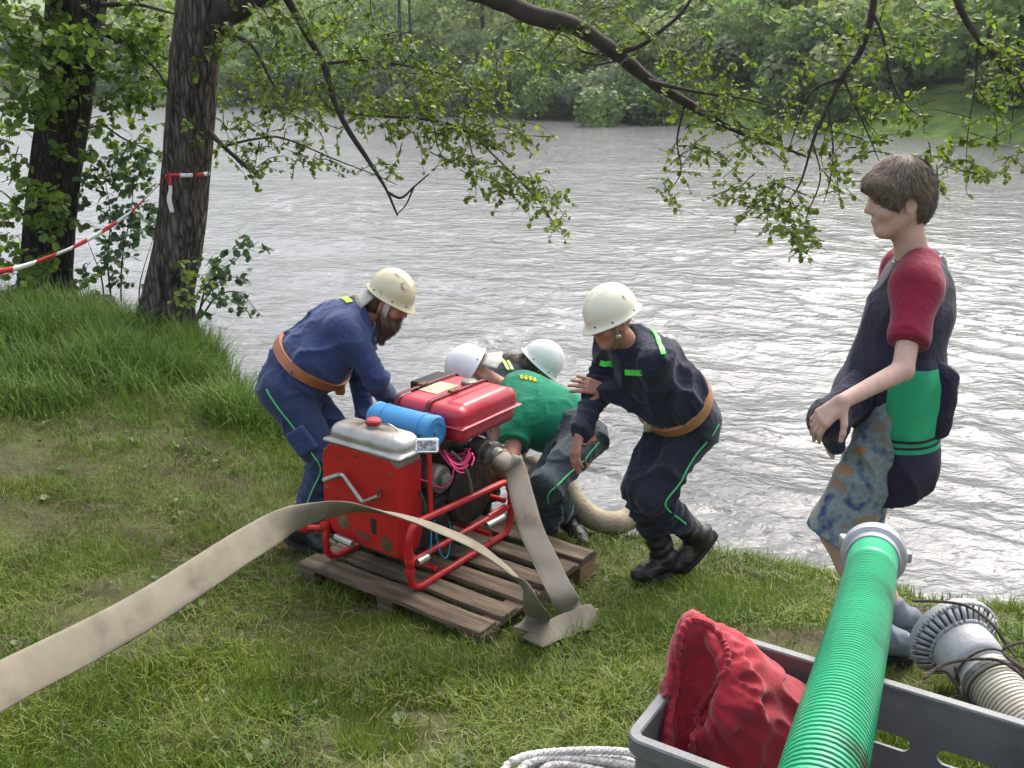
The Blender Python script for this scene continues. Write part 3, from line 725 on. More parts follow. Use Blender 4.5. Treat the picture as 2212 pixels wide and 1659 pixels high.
def make_crate(z0, label, m):
    """crate local frame: x along the long side, y from near to far"""
    root = empty("plastic_crate", (cA[0], cA[1], z0), C_ROT); tag(root, label, "crate", "grey plastic crates in one stack")
    th, r = .006, .03; H = CH - .012
    longs = [(.05, .19, H - .115, H - .085)] + [(.235, .385, H - .115, H - .085), (.43, .57, H - .115, H - .085)] + [(.06 + .075 * i, .095 + .075 * i, H - .235, H - .155) for i in range(7)]
    ends = [(.06, CWD - .06, H - .105, H - .060)] + [(.05 + .075 * i, .085 + .075 * i, H - .235, H - .155) for i in range(4)]
    for nm, L, o_, ex, ni, sl in (("long_wall", CL - 2 * r, (r, CWD - .012, 0), (1, 0, 0), (0, -1, 0), longs), ("long_wall", CL - 2 * r, (r, .012, 0), (1, 0, 0), (0, 1, 0), longs),
                                 ("end_wall", CWD - 2 * r, (.012, r, 0), (0, 1, 0), (1, 0, 0), ends), ("end_wall", CWD - 2 * r, (CL - .012, r, 0), (0, 1, 0), (-1, 0, 0), ends)):
        sl = [(max(.002, a - r), b_ - r, c, d) for a, b_, c, d in sl]
        w_ = MB(); wall_with_slots(w_, L, H, th, sl, o_, ex, ni); o = w_.build(nm, m, root, smooth=False)
    b_ = MB(); b_.rbox((.014, .014, 0), (CL - .014, CWD - .014, .010), .004, 2); b_.build("floor", m, root)
    # rounded corners and rim
    for cx_, cy_, a0 in ((r, r, math.pi), (CL - r, r, 1.5 * math.pi), (CL - r, CWD - r, 0), (r, CWD - r, .5 * math.pi)):
        k = MB(); poly = [(cx_ + (r - .012) * math.cos(a), cy_ + (r - .012) * math.sin(a)) for a in np.linspace(a0, a0 + math.pi / 2, 7)] + [(cx_ + (r - .018) * math.cos(a), cy_ + (r - .018) * math.sin(a)) for a in np.linspace(a0 + math.pi / 2, a0, 7)]
        k.prism(poly, (0, 0, H), (0, 0, 0), (1, 0, 0), (0, 1, 0)); k.build("corner", m, root)
    out, inn = [], []
    for cx_, cy_, a0 in ((r, r, math.pi), (CL - r, r, 1.5 * math.pi), (CL - r, CWD - r, 0), (r, CWD - r, .5 * math.pi)):
        for a in np.linspace(a0, a0 + math.pi / 2, 8): out.append((cx_ + r * math.cos(a), cy_ + r * math.sin(a))); inn.append((cx_ + (r - .021) * math.cos(a), cy_ + (r - .021) * math.sin(a)))
    n = len(out); rings = [(out, CH - .030), (out, CH - .003), ([(np.array(o_) * .85 + np.array(i_) * .15) for o_, i_ in zip(out, inn)], CH), ([(np.array(o_) * .12 + np.array(i_) * .88) for o_, i_ in zip(out, inn)], CH), (inn, CH - .003), (inn, CH - .010), ([(np.array(o_) * .85 + np.array(i_) * .15) for o_, i_ in zip(out, inn)], CH - .012), ([(np.array(o_) * .85 + np.array(i_) * .15) for o_, i_ in zip(out, inn)], CH - .030)]
    V = [(p[0], p[1], z) for rg_, z in rings for p in rg_]; R_ = len(rings)
    MB().add(V, [(i * n + j, i * n + (j + 1) % n, ((i + 1) % R_) * n + (j + 1) % n, ((i + 1) % R_) * n + j) for i in range(R_) for j in range(n)]).build("rim", m, root, auto=30)
    return root
g0 = gz(*(cA[:2] + .2))
crate = make_crate(RIM - CH, "grey plastic crate holding the red cloth bag, topmost of its stack", plas)
make_crate(RIM - 2 * CH + .004, "grey plastic crate in the middle of the stack, below the bag's crate", plas2)
make_crate(RIM - 3 * CH + .008, "lowest grey plastic crate of the stack, standing on the grass", plas2)
CX, CY = A3(math.cos(C_ROT), math.sin(C_ROT), 0), A3(-math.sin(C_ROT), math.cos(C_ROT), 0)
def cr(x, y, z): return A3(cA[0], cA[1], 0) + CX * x + CY * y + A3(0, 0, z)      # crate frame -> world

# --- red drawstring bag, slumped in the crate
def bag():
    m = mat("red_cotton", [(.28, (.20, .003, .011)), (.5, (.30, .005, .018)), (.75, (.37, .009, .024))], scale=9, detail=4, rough=.85, bump=.12, bump_scale=160, sheen=.25, bump_d=.008)
    zb = RIM - CH + .012; Yb = float(cr(.13, .22, 0)[1]); q = lambda x, y, d=0.0: aty(x, y, Yb + d); S = Shape()
    S.cap(q(1496, 1362, .03), q(1530, 1430, .02), .020, .050, .05); S.cap(q(1530, 1430, .02), q(1560, 1500, .01), .050, .075, .05); S.cap(q(1560, 1450, .03), q(1690, 1555, .06), .030, .060, .05)
    S.cap(q(1560, 1510, .0), q(1690, 1590, .04), .075, .090, .06); S.cap(q(1478, 1400, .02), q(1470, 1500, .0), .016, .026, .03); S.cap(q(1470, 1500, .0), q(1455, 1610, -.02), .026, .022, .03); S.cap(q(1480, 1620, -.01), q(1640, 1625, .02), .045, .085, .06); S.cap(q(1600, 1660, 0), q(1760, 1655, .04), .075, .080, .05)
    # the open mouth: a long hollow between the two gathered edges
    for a, b2, r0, r1 in (((1505, 1385, .0), (1508, 1450, -.015), .020, .032), ((1508, 1450, -.015), (1490, 1530, -.03), .034, .030), ((1490, 1530, -.03), (1470, 1620, -.04), .028, .020), ((1505, 1440, -.02), (1488, 1540, -.07), .026, .026)): S.cap(q(*a), q(*b2), r0, r1, .022, 's')
    hubs = q(1500, 1470, -.03)
    def folds(P):
        d = P - hubs; r = np.linalg.norm(d, axis=1); u = d / np.maximum(r, 1e-4)[:, None]
        rad = 1 - 2 * np.abs(noise3(u * 3.4 + r[:, None] * .8, 1.5)); return .011 * rad * np.clip((r - .03) / .08, 0, 1) + .007 * (crease_(P, 8.5) - .4) + .002 * noise3(P, 40)
    crease_ = lambda P, s_: np.clip(1 - 1.6 * np.abs(noise3(P, s_)), 0, 1) ** 2
    S.disp.append(folds)
    def flr(P): return zb + .003 - P[:, 2]
    S.cuts.append((A3(0, 0, zb + .003), A3(0, 0, -1)))
    root = empty("cloth_bag", cr(.2, .2, zb)); tag(root, "crumpled red cloth bag with gathered mouth, lying in the crate", "bag"); off = np.array(root.location)
    S.build("bag_body", .0048, m, root, off)
    for px_ in ([(1494, 1338), (1530, 1350), (1562, 1385), (1572, 1415), (1568, 1450), (1545, 1485), (1520, 1522), (1508, 1560), (1500, 1600), (1492, 1632)], [(1494, 1338), (1474, 1362), (1464, 1400), (1463, 1440), (1456, 1500), (1447, 1560), (1440, 1610)]):
        P = []
        for x_, y_ in px_:
            d = nrm(q(x_, y_) - CAM); t = 1.0; best = (9, t)
            for _ in range(50):
                v = S.eval((CAM + d * t)[None])[0]
                if v < best[0]: best = (v, t)
                if v < .001 or t > 2.6: break
                t += max(v * .8, .002)
            P.append(S.project((CAM + d * best[1])[None], .002)[0])
        P = catmull(P, 16); P = S.project(P, .002); P[1:-1] = (P[:-2] + 2 * P[1:-1] + P[2:]) / 4; k = len(P)
        MB().tube(P - off, .0052 + .0012 * np.sin(np.arange(k) * .9 + 9 * noise3(P, 16)) + .002 * noise3(P, 30), 8).build("gathered_hem", m, root)
bag()

# --- green ribbed suction hose lying over the crate rims, grey coupling at its far end
gm = bpy.data.materials.new("green_pvc"); gm.use_nodes = True; N, L = gm.node_tree.nodes, gm.node_tree.links; b_ = N["Principled BSDF"]
nz = N.new("ShaderNodeTexNoise"); nz.inputs["Scale"].default_value = 5; nz.inputs["Detail"].default_value = 9; tcn = N.new("ShaderNodeTexCoord"); L.new(tcn.outputs["Object"], nz.inputs["Vector"])
rp = N.new("ShaderNodeValToRGB"); e = rp.color_ramp.elements; e.new(.5)
for q, (a, c) in zip(e, ((.30, (.02, .035, .012)), (.39, (.012, .27, .125)), (.7, (.022, .37, .175)))): q.position = a; q.color = (*c, 1)
L.new(nz.outputs[0], rp.inputs[0]); L.new(rp.outputs[0], b_.inputs["Base Color"]); b_.inputs["Roughness"].default_value = .28; b_.inputs["Subsurface Weight"].default_value = .0
gm2 = mat("green_pvc_valley", [(.3, (.012, .05, .025)), (.7, (.010, .11, .055))], scale=8, rough=.45)
GR = .057
def gpt(px, py, t): return aty(px, py, t)
far_c = aty(1886, 1205, 2.12); rimc = atz(1836, 1440, RIM + GR + .004); near_c = aty(1778, 1668, 1.12)
P = catmull([far_c, (far_c + rimc) / 2 + A3(.002, 0, -.004), rimc, near_c, near_c + (near_c - rimc) * .9 + A3(0, 0, -.05), near_c + (near_c - rimc) * 1.9 + A3(.04, 0, -.16)], 60)
seg = np.r_[0, np.cumsum(np.linalg.norm(np.diff(P, axis=0), axis=1))]; u_ = np.arange(0, seg[-1], .0016)
Pd = np.stack([np.interp(u_, seg, P[:, i]) for i in range(3)], 1)
pitch = .0125; ph = (u_ / pitch) % 1
sm = np.clip((u_ - .10) / .05, 0, 1)                                # smooth sleeve next to the coupling, ribs beyond
rad = GR - .0045 * sm * (np.abs(ph - .5) * 2 > .62) 
hose = empty("green_suction_hose", tuple(rimc)); tag(hose, "bright green ribbed suction hose resting across the crate", "hose"); O_ = np.array(hose.location)
MB().tube(Pd - O_, rad, 28).build("ribbed_pipe", gm, hose, auto=60)
ga = mat("grey_cast_coupling", [(.3, (.24, .25, .26)), (.7, (.40, .41, .42))], scale=12, rough=.45, metal=.4, bump=.1)
d0 = nrm(P[0] - P[4])
MB().lathe([(0.0541, -0.0270), (0.0607, -0.0270), (0.0623, 0.0000), (0.0738, 0.0054), (0.0763, 0.0108), (0.0763, 0.0405), (0.0722, 0.0468), (0.0640, 0.0495), (0.0640, 0.0765), (0.0541, 0.0792), (0.0508, 0.0450), (0.0492, -0.0180)], far_c - O_ + d0 * .006, d0, 40, cap=False).build("coupling", ga, hose)
for k in range(2):
    x = nrm(np.cross(d0, (0, 0, 1))); y = np.cross(d0, x); c = far_c - O_ + d0 * .085 + (x * math.cos(.1 + k * math.pi) + y * math.sin(.1 + k * math.pi)) * .07
    MB().rbox(c - .014, c + .014, .005).build("coupling_lug", ga, hose)

# --- strainer on a pale ribbed hose, lying on the grass, wound with brown cord
sc_m = mat("grey_strainer_paint", [(.3, (.26, .27, .275)), (.7, (.38, .39, .395))], scale=10, detail=7, rough=.5, bump=.15)
st_c = A3(*atz(2072, 1392, .82)); sdir = nrm(atz(2185, 1525, .78) - st_c)             # axis from basket to hose
st = empty("suction_strainer", tuple(A3(st_c[0], st_c[1], gz(*st_c[:2])))); tag(st, "grey slotted suction strainer on the grass behind the crate", "strainer"); O_ = np.array(st.location)
ax = sdir; x = nrm(np.cross(ax, (0, 0, 1))); y = np.cross(x, ax)
BR = .150
bk = MB(); bk.lathe([(.02, -.075), (.11, -.072), (.142, -.060), (BR, -.045), (BR, -.030)], st_c - O_, ax, 44); bk.build("basket_bottom", sc_m, st)
nsl = 36                                                                        # slotted cone: bars between slots
cone0, cone1 = (BR, -.030), (.098, .012); bars = MB(); rim_ = MB()
pt_ = lambda r, h, a: st_c - O_ + ax * h + (x * math.cos(a) + y * math.sin(a)) * r
def ringband(b_, a, c, n=72):
    for i in range(n):
        t0, t1 = 2 * math.pi * i / n, 2 * math.pi * (i + 1) / n; b_.add([pt_(*a, t0), pt_(*a, t1), pt_(*c, t1), pt_(*c, t0)], [(0, 1, 2, 3)])
lerp = lambda t: (cone0[0] + (cone1[0] - cone0[0]) * t, cone0[1] + (cone1[1] - cone0[1]) * t)
ringband(bars, cone0, lerp(.18)); ringband(bars, lerp(.82), cone1)
for i in range(nsl):
    a = 2 * math.pi * i / nsl; da = 2 * math.pi / nsl
    bars.add([pt_(*lerp(.18), a + da * .34), pt_(*lerp(.18), a + da), pt_(*lerp(.82), a + da), pt_(*lerp(.82), a + da * .34)], [(0, 1, 2, 3)])
o = bars.build("slotted_cone", sc_m, st, auto=30); md = o.modifiers.new("t", 'SOLIDIFY'); md.thickness = .003
MB().lathe([(.05, -.03), (.088, .0), (.09, .03), (.05, .04)], st_c - O_, ax, 24).build("inner_body", mat("dark_inside", (.012, .012, .012), rough=.8), st)
MB().lathe([(.098, .012), (.100, .050), (.096, .10), (.088, .112), (.082, .116), (.082, .15), (.088, .152), (.090, .160), (.090, .185), (.084, .19)], st_c - O_, ax, 40).build("neck", sc_m, st)
MB().lathe([(.0905, .162), (.093, .164), (.093, .182), (.0905, .184)], st_c - O_, ax, 40, cap=False).build("clamp_ring", castg, st)
ph_m = mat("pale_ribbed_pvc", [(.3, (.34, .31, .24)), (.7, (.50, .47, .39))], scale=8, rough=.45, bump=.1)
L0 = np.arange(.17, 1.5, .0018); hp = np.stack([st_c - O_ + ax * l + A3(0, 0, 1) * (-.10 * np.clip(l - .2, 0, 1) ** 2) * 0 for l in L0])
gzl = np.array([gz(*(q + O_)[:2]) for q in hp[::20]]); gzl = np.interp(np.arange(len(hp)), np.arange(len(hp))[::20], gzl)
hp[:, 2] = np.maximum(hp[:, 2], gzl - O_[2] + .08)
r_ = .080 - .006 * ((np.abs((L0 / .0135) % 1 - .5) * 2) > .6); ho = MB().tube(hp, r_, 28).build("ribbed_hose", ph_m, st, auto=60)
cord = mat("brown_cord", [(.35, (.030, .020, .013)), (.65, (.085, .062, .042))], scale=60, rough=.9, bump=.5, bump_scale=200)
rope = empty("cord", tuple(O_ + A3(.1, -.1, 0))); tag(rope, "thin brown cord looped round the strainer and its pale hose", "cord"); Oc = np.array(rope.location)
def twisted(P, r, m, name, parent, off, n=3, pitch_=.02, seg_n=6):
    P = catmull(P, 10); s_ = np.r_[0, np.cumsum(np.linalg.norm(np.diff(P, axis=0), axis=1))]; u2 = np.arange(0, s_[-1], pitch_ / 7); Q = np.stack([np.interp(u2, s_, P[:, i]) for i in range(3)], 1)
    T = nrm_rows_(np.gradient(Q, axis=0)); a = nrm_rows_(np.cross(T, A3(.2, .3, 1))); b2 = np.cross(T, a); mb = MB()
    for k in range(n):
        phs = u2 / pitch_ * 2 * math.pi / 1.0 + 2 * math.pi * k / n; mb.tube(Q + (a * np.cos(phs)[:, None] + b2 * np.sin(phs)[:, None]) * r * .5 - off, r * .56, seg_n)
    return mb.build(name, m, parent)
ringp = lambda l, rr, a0, a1, n=9: [st_c + ax * l + (x * math.cos(a) + y * math.sin(a)) * rr for a in np.linspace(a0, a1, n)]
twisted([aty(1972, 1298, 2.62)] + [aty(2035, 1300, 2.66)] + [aty(2090, 1310, 2.64), aty(2140, 1345, 2.55), aty(2176, 1395, 2.5), aty(2196, 1420, 2.45)], .0046, cord, "cord_strand", rope, Oc)
twisted(ringp(.13, .089, 0, 6.4, 22), .0046, cord, "cord_strand", rope, Oc)
twisted(ringp(.20, .092, .6, 7.2, 22), .0046, cord, "cord_strand", rope, Oc)
twisted([aty(1996, 1466, 2.30), aty(2030, 1440, 2.36), aty(2080, 1426, 2.37), aty(2140, 1424, 2.33), aty(2170, 1432, 2.3), aty(2210, 1460, 2.25), aty(2260, 1500, 2.2)], .0046, cord, "cord_strand", rope, Oc)
twisted([aty(2166, 1405, 2.32), aty(2180, 1395, 2.33), aty(2230, 1385, 2.4), aty(2290, 1392, 2.4)], .0046, cord, "cord_strand", rope, Oc)
twisted([aty(2168, 1408, 2.31), aty(2176, 1420, 2.28), aty(2230, 1455, 2.2), aty(2300, 1480, 2.15)], .0046, cord, "cord_strand", rope, Oc)
twisted([aty(1996, 1466, 2.30), aty(2010, 1450, 2.36), aty(2045, 1452, 2.36), aty(2065, 1480, 2.34), aty(2070, 1500, 2.34), aty(2050, 1510, 2.33)], .0042, cord, "cord_strand", rope, Oc)
twisted([aty(2062, 1440, 2.36), aty(2072, 1470, 2.36), aty(2075, 1500, 2.33), aty(2068, 1512, 2.33)], .0042, cord, "cord_strand", rope, Oc)
# end of a flat hose at the picture's edge
z_ = gz(2.3, 3.25)
flat_hose("canvas_hose", [A3(1.95, 3.15, gz(1.95, 3.15) + .05), A3(2.2, 3.08, gz(2.2, 3.08) + .05), A3(2.6, 2.95, gz(2.6, 2.95) + .05)], [A3(.1, 1, 0)] * 3, .11, canvas, "flat canvas hose on the grass just behind the strainer")

# --- coil of white rope on a low crate
wr = mat("white_rope", [(.35, (.36, .35, .33)), (.65, (.60, .59, .57))], scale=60, rough=.85, bump=.3, bump_scale=200)
cc = atz(1262, 1728, 1.30); coil = empty("rope_coil", tuple(cc)); tag(coil, "coil of thick white rope on the support beside the crates", "rope")
rgx = np.random.default_rng(5)
for k in range(9):
    a0 = rgx.random() * 6; rx, ry = .150 - .010 * (k % 5) + .004 * rgx.random(), .120 - .009 * (k % 5); zz = .0 + .015 * (k // 3) - .013 * abs((k % 5) - 1)
    Pp = [A3(rx * math.cos(t) + .02 * math.sin(t * 2 + k), ry * math.sin(t), zz + .006 * math.sin(t * 3 + k)) for t in np.linspace(a0, a0 + 6.2, 26)]
    twisted(Pp, .0082, wr, "rope_turn", coil, A3(0, 0, 0), pitch_=.012, seg_n=5)
def low_box():
    g = gz(cc[0], cc[1]) - .02; r2 = empty("wooden_box", (cc[0], cc[1], g), .3); tag(r2, "narrow wooden box standing under the white rope coil", "box"); hgt = cc[2] - .035 - g
    for i in range(4):
        a, b2 = hgt * i / 4 + .004, hgt * (i + 1) / 4 - .004
        for lo, hi in (((-.10, -.09), (.10, -.075)), ((-.10, .075), (.10, .09)), ((-.10, -.074), (-.085, .074)), ((.085, -.074), (.10, .074))): MB().box((*lo, a), (*hi, b2)).build("slat", wood, r2, smooth=False)
    MB().box((-.099, -.089, hgt), (.099, .089, hgt + .012)).build("lid", wood, r2, smooth=False)
low_box()
# ================================================================== trees, leaves, shrubs
def leaf_material(name, c, tr=.35, var=.35, rough=.5):
    """leaf colour varies from leaf to leaf"""
    m = bpy.data.materials.new(name); m.use_nodes = True; N, L = m.node_tree.nodes, m.node_tree.links; b_ = N["Principled BSDF"]
    g = N.new("ShaderNodeNewGeometry"); rp = N.new("ShaderNodeValToRGB"); e = rp.color_ramp.elements; e.new(.5)
    dark = tuple(v * (1 - var) for v in c); lite = (c[0] * (1 + var * 1.3), c[1] * (1 + var), c[2] * (1 + var * .3))
    for q, (a, k) in zip(e, ((0, dark), (.5, c), (1, lite))): q.position = a; q.color = (*k, 1)
    L.new(g.outputs["Random Per Island"], rp.inputs[0]); L.new(rp.outputs[0], b_.inputs["Base Color"]); b_.inputs["Roughness"].default_value = rough
    if tr:
        t = N.new("ShaderNodeBsdfTranslucent"); mx = N.new("ShaderNodeMixShader"); mx.inputs[0].default_value = tr
        L.new(rp.outputs[0], t.inputs[0]); L.new(b_.outputs[0], mx.inputs[1]); L.new(t.outputs[0], mx.inputs[2]); L.new(mx.outputs[0], N["Material Output"].inputs[0])
    return m
_LF = np.array([(0, 0, 0), (-.42, .30, .07), (-.40, .74, .06), (0, 1, -.05), (.40, .74, .06), (.42, .30, .07)])
def leaf_verts(P, D, Nn, size):
    """P base, D along the leaf, Nn leaf normal, size -> (n*6,3), faces"""
    D = D / np.maximum(np.linalg.norm(D, axis=1, keepdims=True), 1e-9); X = np.cross(D, Nn); X /= np.maximum(np.linalg.norm(X, axis=1, keepdims=True), 1e-9); Z = np.cross(X, D)
    V = P[:, None] + (X[:, None] * _LF[None, :, 0:1] + D[:, None] * _LF[None, :, 1:2] + Z[:, None] * _LF[None, :, 2:3]) * size[:, None, None]
    I = np.arange(len(P))[:, None] * 6
    return V.reshape(-1, 3), np.concatenate([I + [0, 3, 2, 1], I + [0, 5, 4, 3]])
def bark_material(name, dark, mid, lite):
    m = bpy.data.materials.new(name); m.use_nodes = True; N, L = m.node_tree.nodes, m.node_tree.links; b_ = N["Principled BSDF"]; b_.inputs["Roughness"].default_value = .95; b_.inputs["Specular IOR Level"].default_value = .2
    tc = N.new("ShaderNodeTexCoord"); mp = N.new("ShaderNodeMapping"); mp.inputs["Scale"].default_value = (1, 1, .20); L.new(tc.outputs["Object"], mp.inputs[0])
    nz = N.new("ShaderNodeTexNoise"); nz.inputs["Scale"].default_value = 14; nz.inputs["Detail"].default_value = 5; L.new(mp.outputs[0], nz.inputs["Vector"])
    ad = N.new("ShaderNodeMix"); ad.data_type = 'VECTOR'; ad.inputs[0].default_value = .06; L.new(mp.outputs[0], ad.inputs[4]); L.new(nz.outputs["Color"], ad.inputs[5])
    vo = N.new("ShaderNodeTexVoronoi"); vo.feature = 'DISTANCE_TO_EDGE'; vo.inputs["Scale"].default_value = 26; L.new(ad.outputs[1], vo.inputs["Vector"])
    mr = N.new("ShaderNodeMath"); mr.operation = 'MULTIPLY_ADD'; L.new(nz.outputs["Fac"], mr.inputs[0]); mr.inputs[1].default_value = .55; mr.inputs[2].default_value = -.18
    sm = N.new("ShaderNodeMath"); sm.operation = 'ADD'; L.new(vo.outputs["Distance"], sm.inputs[0]); L.new(mr.outputs[0], sm.inputs[1])
    rp = N.new("ShaderNodeValToRGB"); e = rp.color_ramp.elements; e.new(.5)
    for q, (a, c) in zip(e, ((.06, dark), (.22, mid), (.55, lite))): q.position = a; q.color = (*c, 1)
    L.new(sm.outputs[0], rp.inputs[0]); L.new(rp.outputs[0], b_.inputs["Base Color"])
    bp = N.new("ShaderNodeBump"); bp.inputs["Strength"].default_value = .9; bp.inputs["Distance"].default_value = .05; L.new(sm.outputs[0], bp.inputs["Height"]); L.new(bp.outputs[0], b_.inputs["Normal"])
    return m
bark1 = bark_material("dark_bark", (.012, .011, .009), (.030, .027, .023), (.062, .056, .048))
bark2 = bark_material("grey_bark", (.022, .018, .014), (.080, .066, .055), (.19, .16, .135))
twig_m = mat("twig_bark", [(.3, (.020, .015, .012)), (.7, (.055, .042, .035))], scale=12, rough=.9)
def trunk(name, C, R, m, parent, off, n=30, k=14, flare=0.0, furrow=0.0):
    P = catmull(C, k); r = np.interp(np.linspace(0, 1, len(P)), np.linspace(0, 1, len(R)), R); a = 2 * np.pi * np.arange(n) / n
    U = np.c_[np.cos(a), np.sin(a), a * 0]; K = len(P); z = np.repeat(P[:, 2], n); aa = np.tile(a, K); UU = np.tile(U, (K, 1)); ca, sa = UU[:, 0], UU[:, 1]
    w_ = np.repeat(r, n) * (1 + .05 * noise3(np.c_[ca * 1.4, sa * 1.4, z * .8], 1) + .045 * (1 - 2 * np.abs(noise3(np.c_[ca * 2.6, sa * 2.6, z * .9], 1))))
    if furrow:
        wob = .35 * noise3(np.c_[ca * 2, sa * 2, z * 2.5], 1); w_ = w_ + furrow * (1 - 2 * np.abs(noise3(np.c_[ca * 7 + wob, sa * 7 + wob, z * 2.6], 1))) + furrow * .5 * noise3(np.c_[ca * 14, sa * 14, z * 7], 1)
    if flare: w_ = w_ * (1 + flare * np.exp(-np.maximum(0, z - P[0][2]) / .16) * (1 + .45 * np.sin(aa * 4 + 1)))
    V = np.repeat(P, n, 0) + UU * w_[:, None] - off
    I = (np.arange(K - 1)[:, None] * n); J_ = np.arange(n)[None]; J1 = (J_ + 1) % n
    Fc = np.stack([I + J_, I + J1, I + n + J1, I + n + J_], -1).reshape(-1, 4)
    return mesh_np(name, V, Fc, m, parent, True)
class Foliage:
    """twigs and leaves of one plant"""
    def __init__(s, seed): s.rg = np.random.default_rng(seed); s.P = []; s.D = []; s.N = []; s.S = []; s.tw = MB()
    def twig(s, p, d, L, nl, size, droop=.5):
        rg = s.rg; q = np.array(p, float); d = nrm(d); pts = [q.copy()]; k = 6
        for i in range(k):
            d = nrm(d + A3(0, 0, -droop / k) + rg.normal(0, .14, 3)); q = q + d * L / k; pts.append(q.copy())
        pts = np.array(pts); s.tw.tube(pts, np.linspace(.0062, .0018, len(pts)) * min(1.6, max(.7, L / .35)), 3, cap=False)
        t = np.sort(rg.random(nl)) * .95 + .05; pos = np.stack([np.interp(t * k, np.arange(k + 1), pts[:, i]) for i in range(3)], 1)
        dd = rg.normal(0, 1, (nl, 3)); dd = nrm_rows_(dd) * .8 + d * .45 + A3(0, 0, -.25)
        nn = A3(0, 0, 1) + rg.normal(0, .55, (nl, 3)); s.P.append(pos); s.D.append(dd); s.N.append(nn); s.S.append(size * (.6 + .7 * rg.random(nl)))
    def cloud(s, cx, cy, rx, ry, Y, dY, n, size=.045, L=.32, nl=10, droop=.5, bias=(0, 0, 0)):
        for _ in range(n):
            a, r = s.rg.random() * 6.283, math.sqrt(s.rg.random()); px, py = cx + rx * r * math.cos(a), cy + ry * r * math.sin(a)
            p = aty(px, py, Y + s.rg.uniform(-dY, dY)); d = s.rg.normal(0, 1, 3) * (1, 1, .5) + np.array(bias)
            s.twig(p - nrm(d) * L * .4, d, L * (.6 + .7 * s.rg.random()), max(3, int(nl * (.6 + .8 * s.rg.random()))), size, droop)
    def volume(s, c, rad, n, size, L, nl, droop=.5):
        for _ in range(n):
            q = nrm(s.rg.normal(0, 1, 3)) * s.rg.random() ** .4; p = np.array(c) + q * rad; s.twig(p, s.rg.normal(0, 1, 3) * (1, 1, .4) + q * .6, L * (.6 + .8 * s.rg.random()), nl, size, droop)
    def build(s, parent, off, m, tm, singles=0, name="crown"):
        P, D, Nn, S = (np.concatenate(q) for q in (s.P, s.D, s.N, s.S)); off = np.asarray(off)
        if singles:
            vis = S / np.maximum(P[:, 1], .5); px = 1106 + F * P[:, 0] / np.maximum(P[:, 1] * _c - (P[:, 2] - CZ) * _s, .3); up_ = P[:, 1] * _s + (P[:, 2] - CZ) * _c; py = 829.5 - F * up_ / np.maximum(P[:, 1] * _c - (P[:, 2] - CZ) * _s, .3)
            vis[(px < 0) | (px > 2212) | (py < 0) | (py > 1659)] = 0; big = np.argsort(-vis)[:singles]
            V, Fc = leaf_verts(np.zeros((1, 3)), A3(0, 1, 0)[None], A3(0, 0, 1)[None], np.ones(1)); proto = None
            for i in big:
                d = nrm(D[i]); x = nrm(np.cross(d, Nn[i])); z = np.cross(x, d); M_ = Matrix(np.array([x, d, z]).T.tolist()).to_4x4(); M_.translation = Vector((P[i] - off).tolist()); M_ = M_ @ Matrix.Scale(float(S[i]), 4)
                if proto is None: o = proto = mesh_np("leaf", V, Fc, m, parent, False)
                else: o = proto.copy(); COL.objects.link(o); o.parent = parent
                o.matrix_local = M_
            keep = np.ones(len(P), bool); keep[big] = False; P, D, Nn, S = P[keep], D[keep], Nn[keep], S[keep]
        V, Fc = leaf_verts(P - off, D, Nn, S); o = mesh_np(name, V, Fc, m, parent, False); o["kind"] = "stuff"
        if s.tw.v: tg = mesh_np("twigs", np.array(s.tw.v) - off, s.tw.f, tm, parent, True); tg["kind"] = "stuff"
        return o

leaf_a = leaf_material("alder_leaf", (.130, .200, .022), .52, .45)
leaf_b = leaf_material("alder_leaf_cool", (.110, .185, .024), .52, .45)
leaf_s = leaf_material("sapling_leaf", (.055, .110, .042), .34, .40)
class Many:
    """each tube becomes a mesh of its own"""
    def __init__(s): s.m = []
    def tube(s, *a, **k): s.m.append(MB().tube(*a, **k))
    def build(s, name, m, parent, off):
        for q in s.m:
            o = q.build(name, m, parent); o.data.transform(Matrix.Translation(Vector((-np.asarray(off)).tolist())))
def branch(mb, pts, r0, r1, k=8, n=8, wob=.012):
    P = catmull(pts, k); P = P + wob * np.stack([noise3(P, 3.1), noise3(P + 4, 3.1), noise3(P + 8, 3.1)], 1); r = np.linspace(r0, r1, len(P)) * (1 + .12 * noise3(P, 9.0)); mb.tube(P, r * .85, n); return P

# --- alder with the barrier tape, its limbs reaching out over the water
b2 = A3(*atz(352, 700, .42)); Yt = b2[1]
t2 = empty("alder_tree", tuple(b2)); tag(t2, "grey-barked alder with the red and white tape, limbs over the water", "tree")
C = [b2 - A3(0, 0, .15), aty(362, 640, Yt), aty(388, 500, Yt), aty(405, 330, Yt), aty(420, 150, Yt), aty(436, 20, Yt), aty(446, -160, Yt), aty(452, -420, Yt + .1), aty(470, -900, Yt + .2), aty(480, -1500, Yt + .3)]
trunk("trunk", C, [.250, .215, .200, .198, .200, .205, .17, .15, .12, .08], bark2, t2, b2, 72, 34, flare=.28, furrow=.010)
mb = Many(); Yl = Yt - .1
limb = branch(mb, [aty(438, 60, Yt), aty(490, 25, Yl), aty(560, -10, Yl - .1), aty(700, -60, Yl - .2), aty(880, -60, Yl - .3), aty(1060, -8, Yl - .4), aty(1150, 34, Yl - .4), aty(1250, 62, Yl - .4), aty(1330, 115, Yl - .4), aty(1400, 172, Yl - .3), aty(1480, 222, Yl - .2), aty(1545, 258, Yl - .1), aty(1640, 300, Yl), aty(1740, 340, Yl)], .16, .012, 8, 12)
br = []
def BR_(pts, r0, r1): br.append(branch(mb, pts, r0, r1))
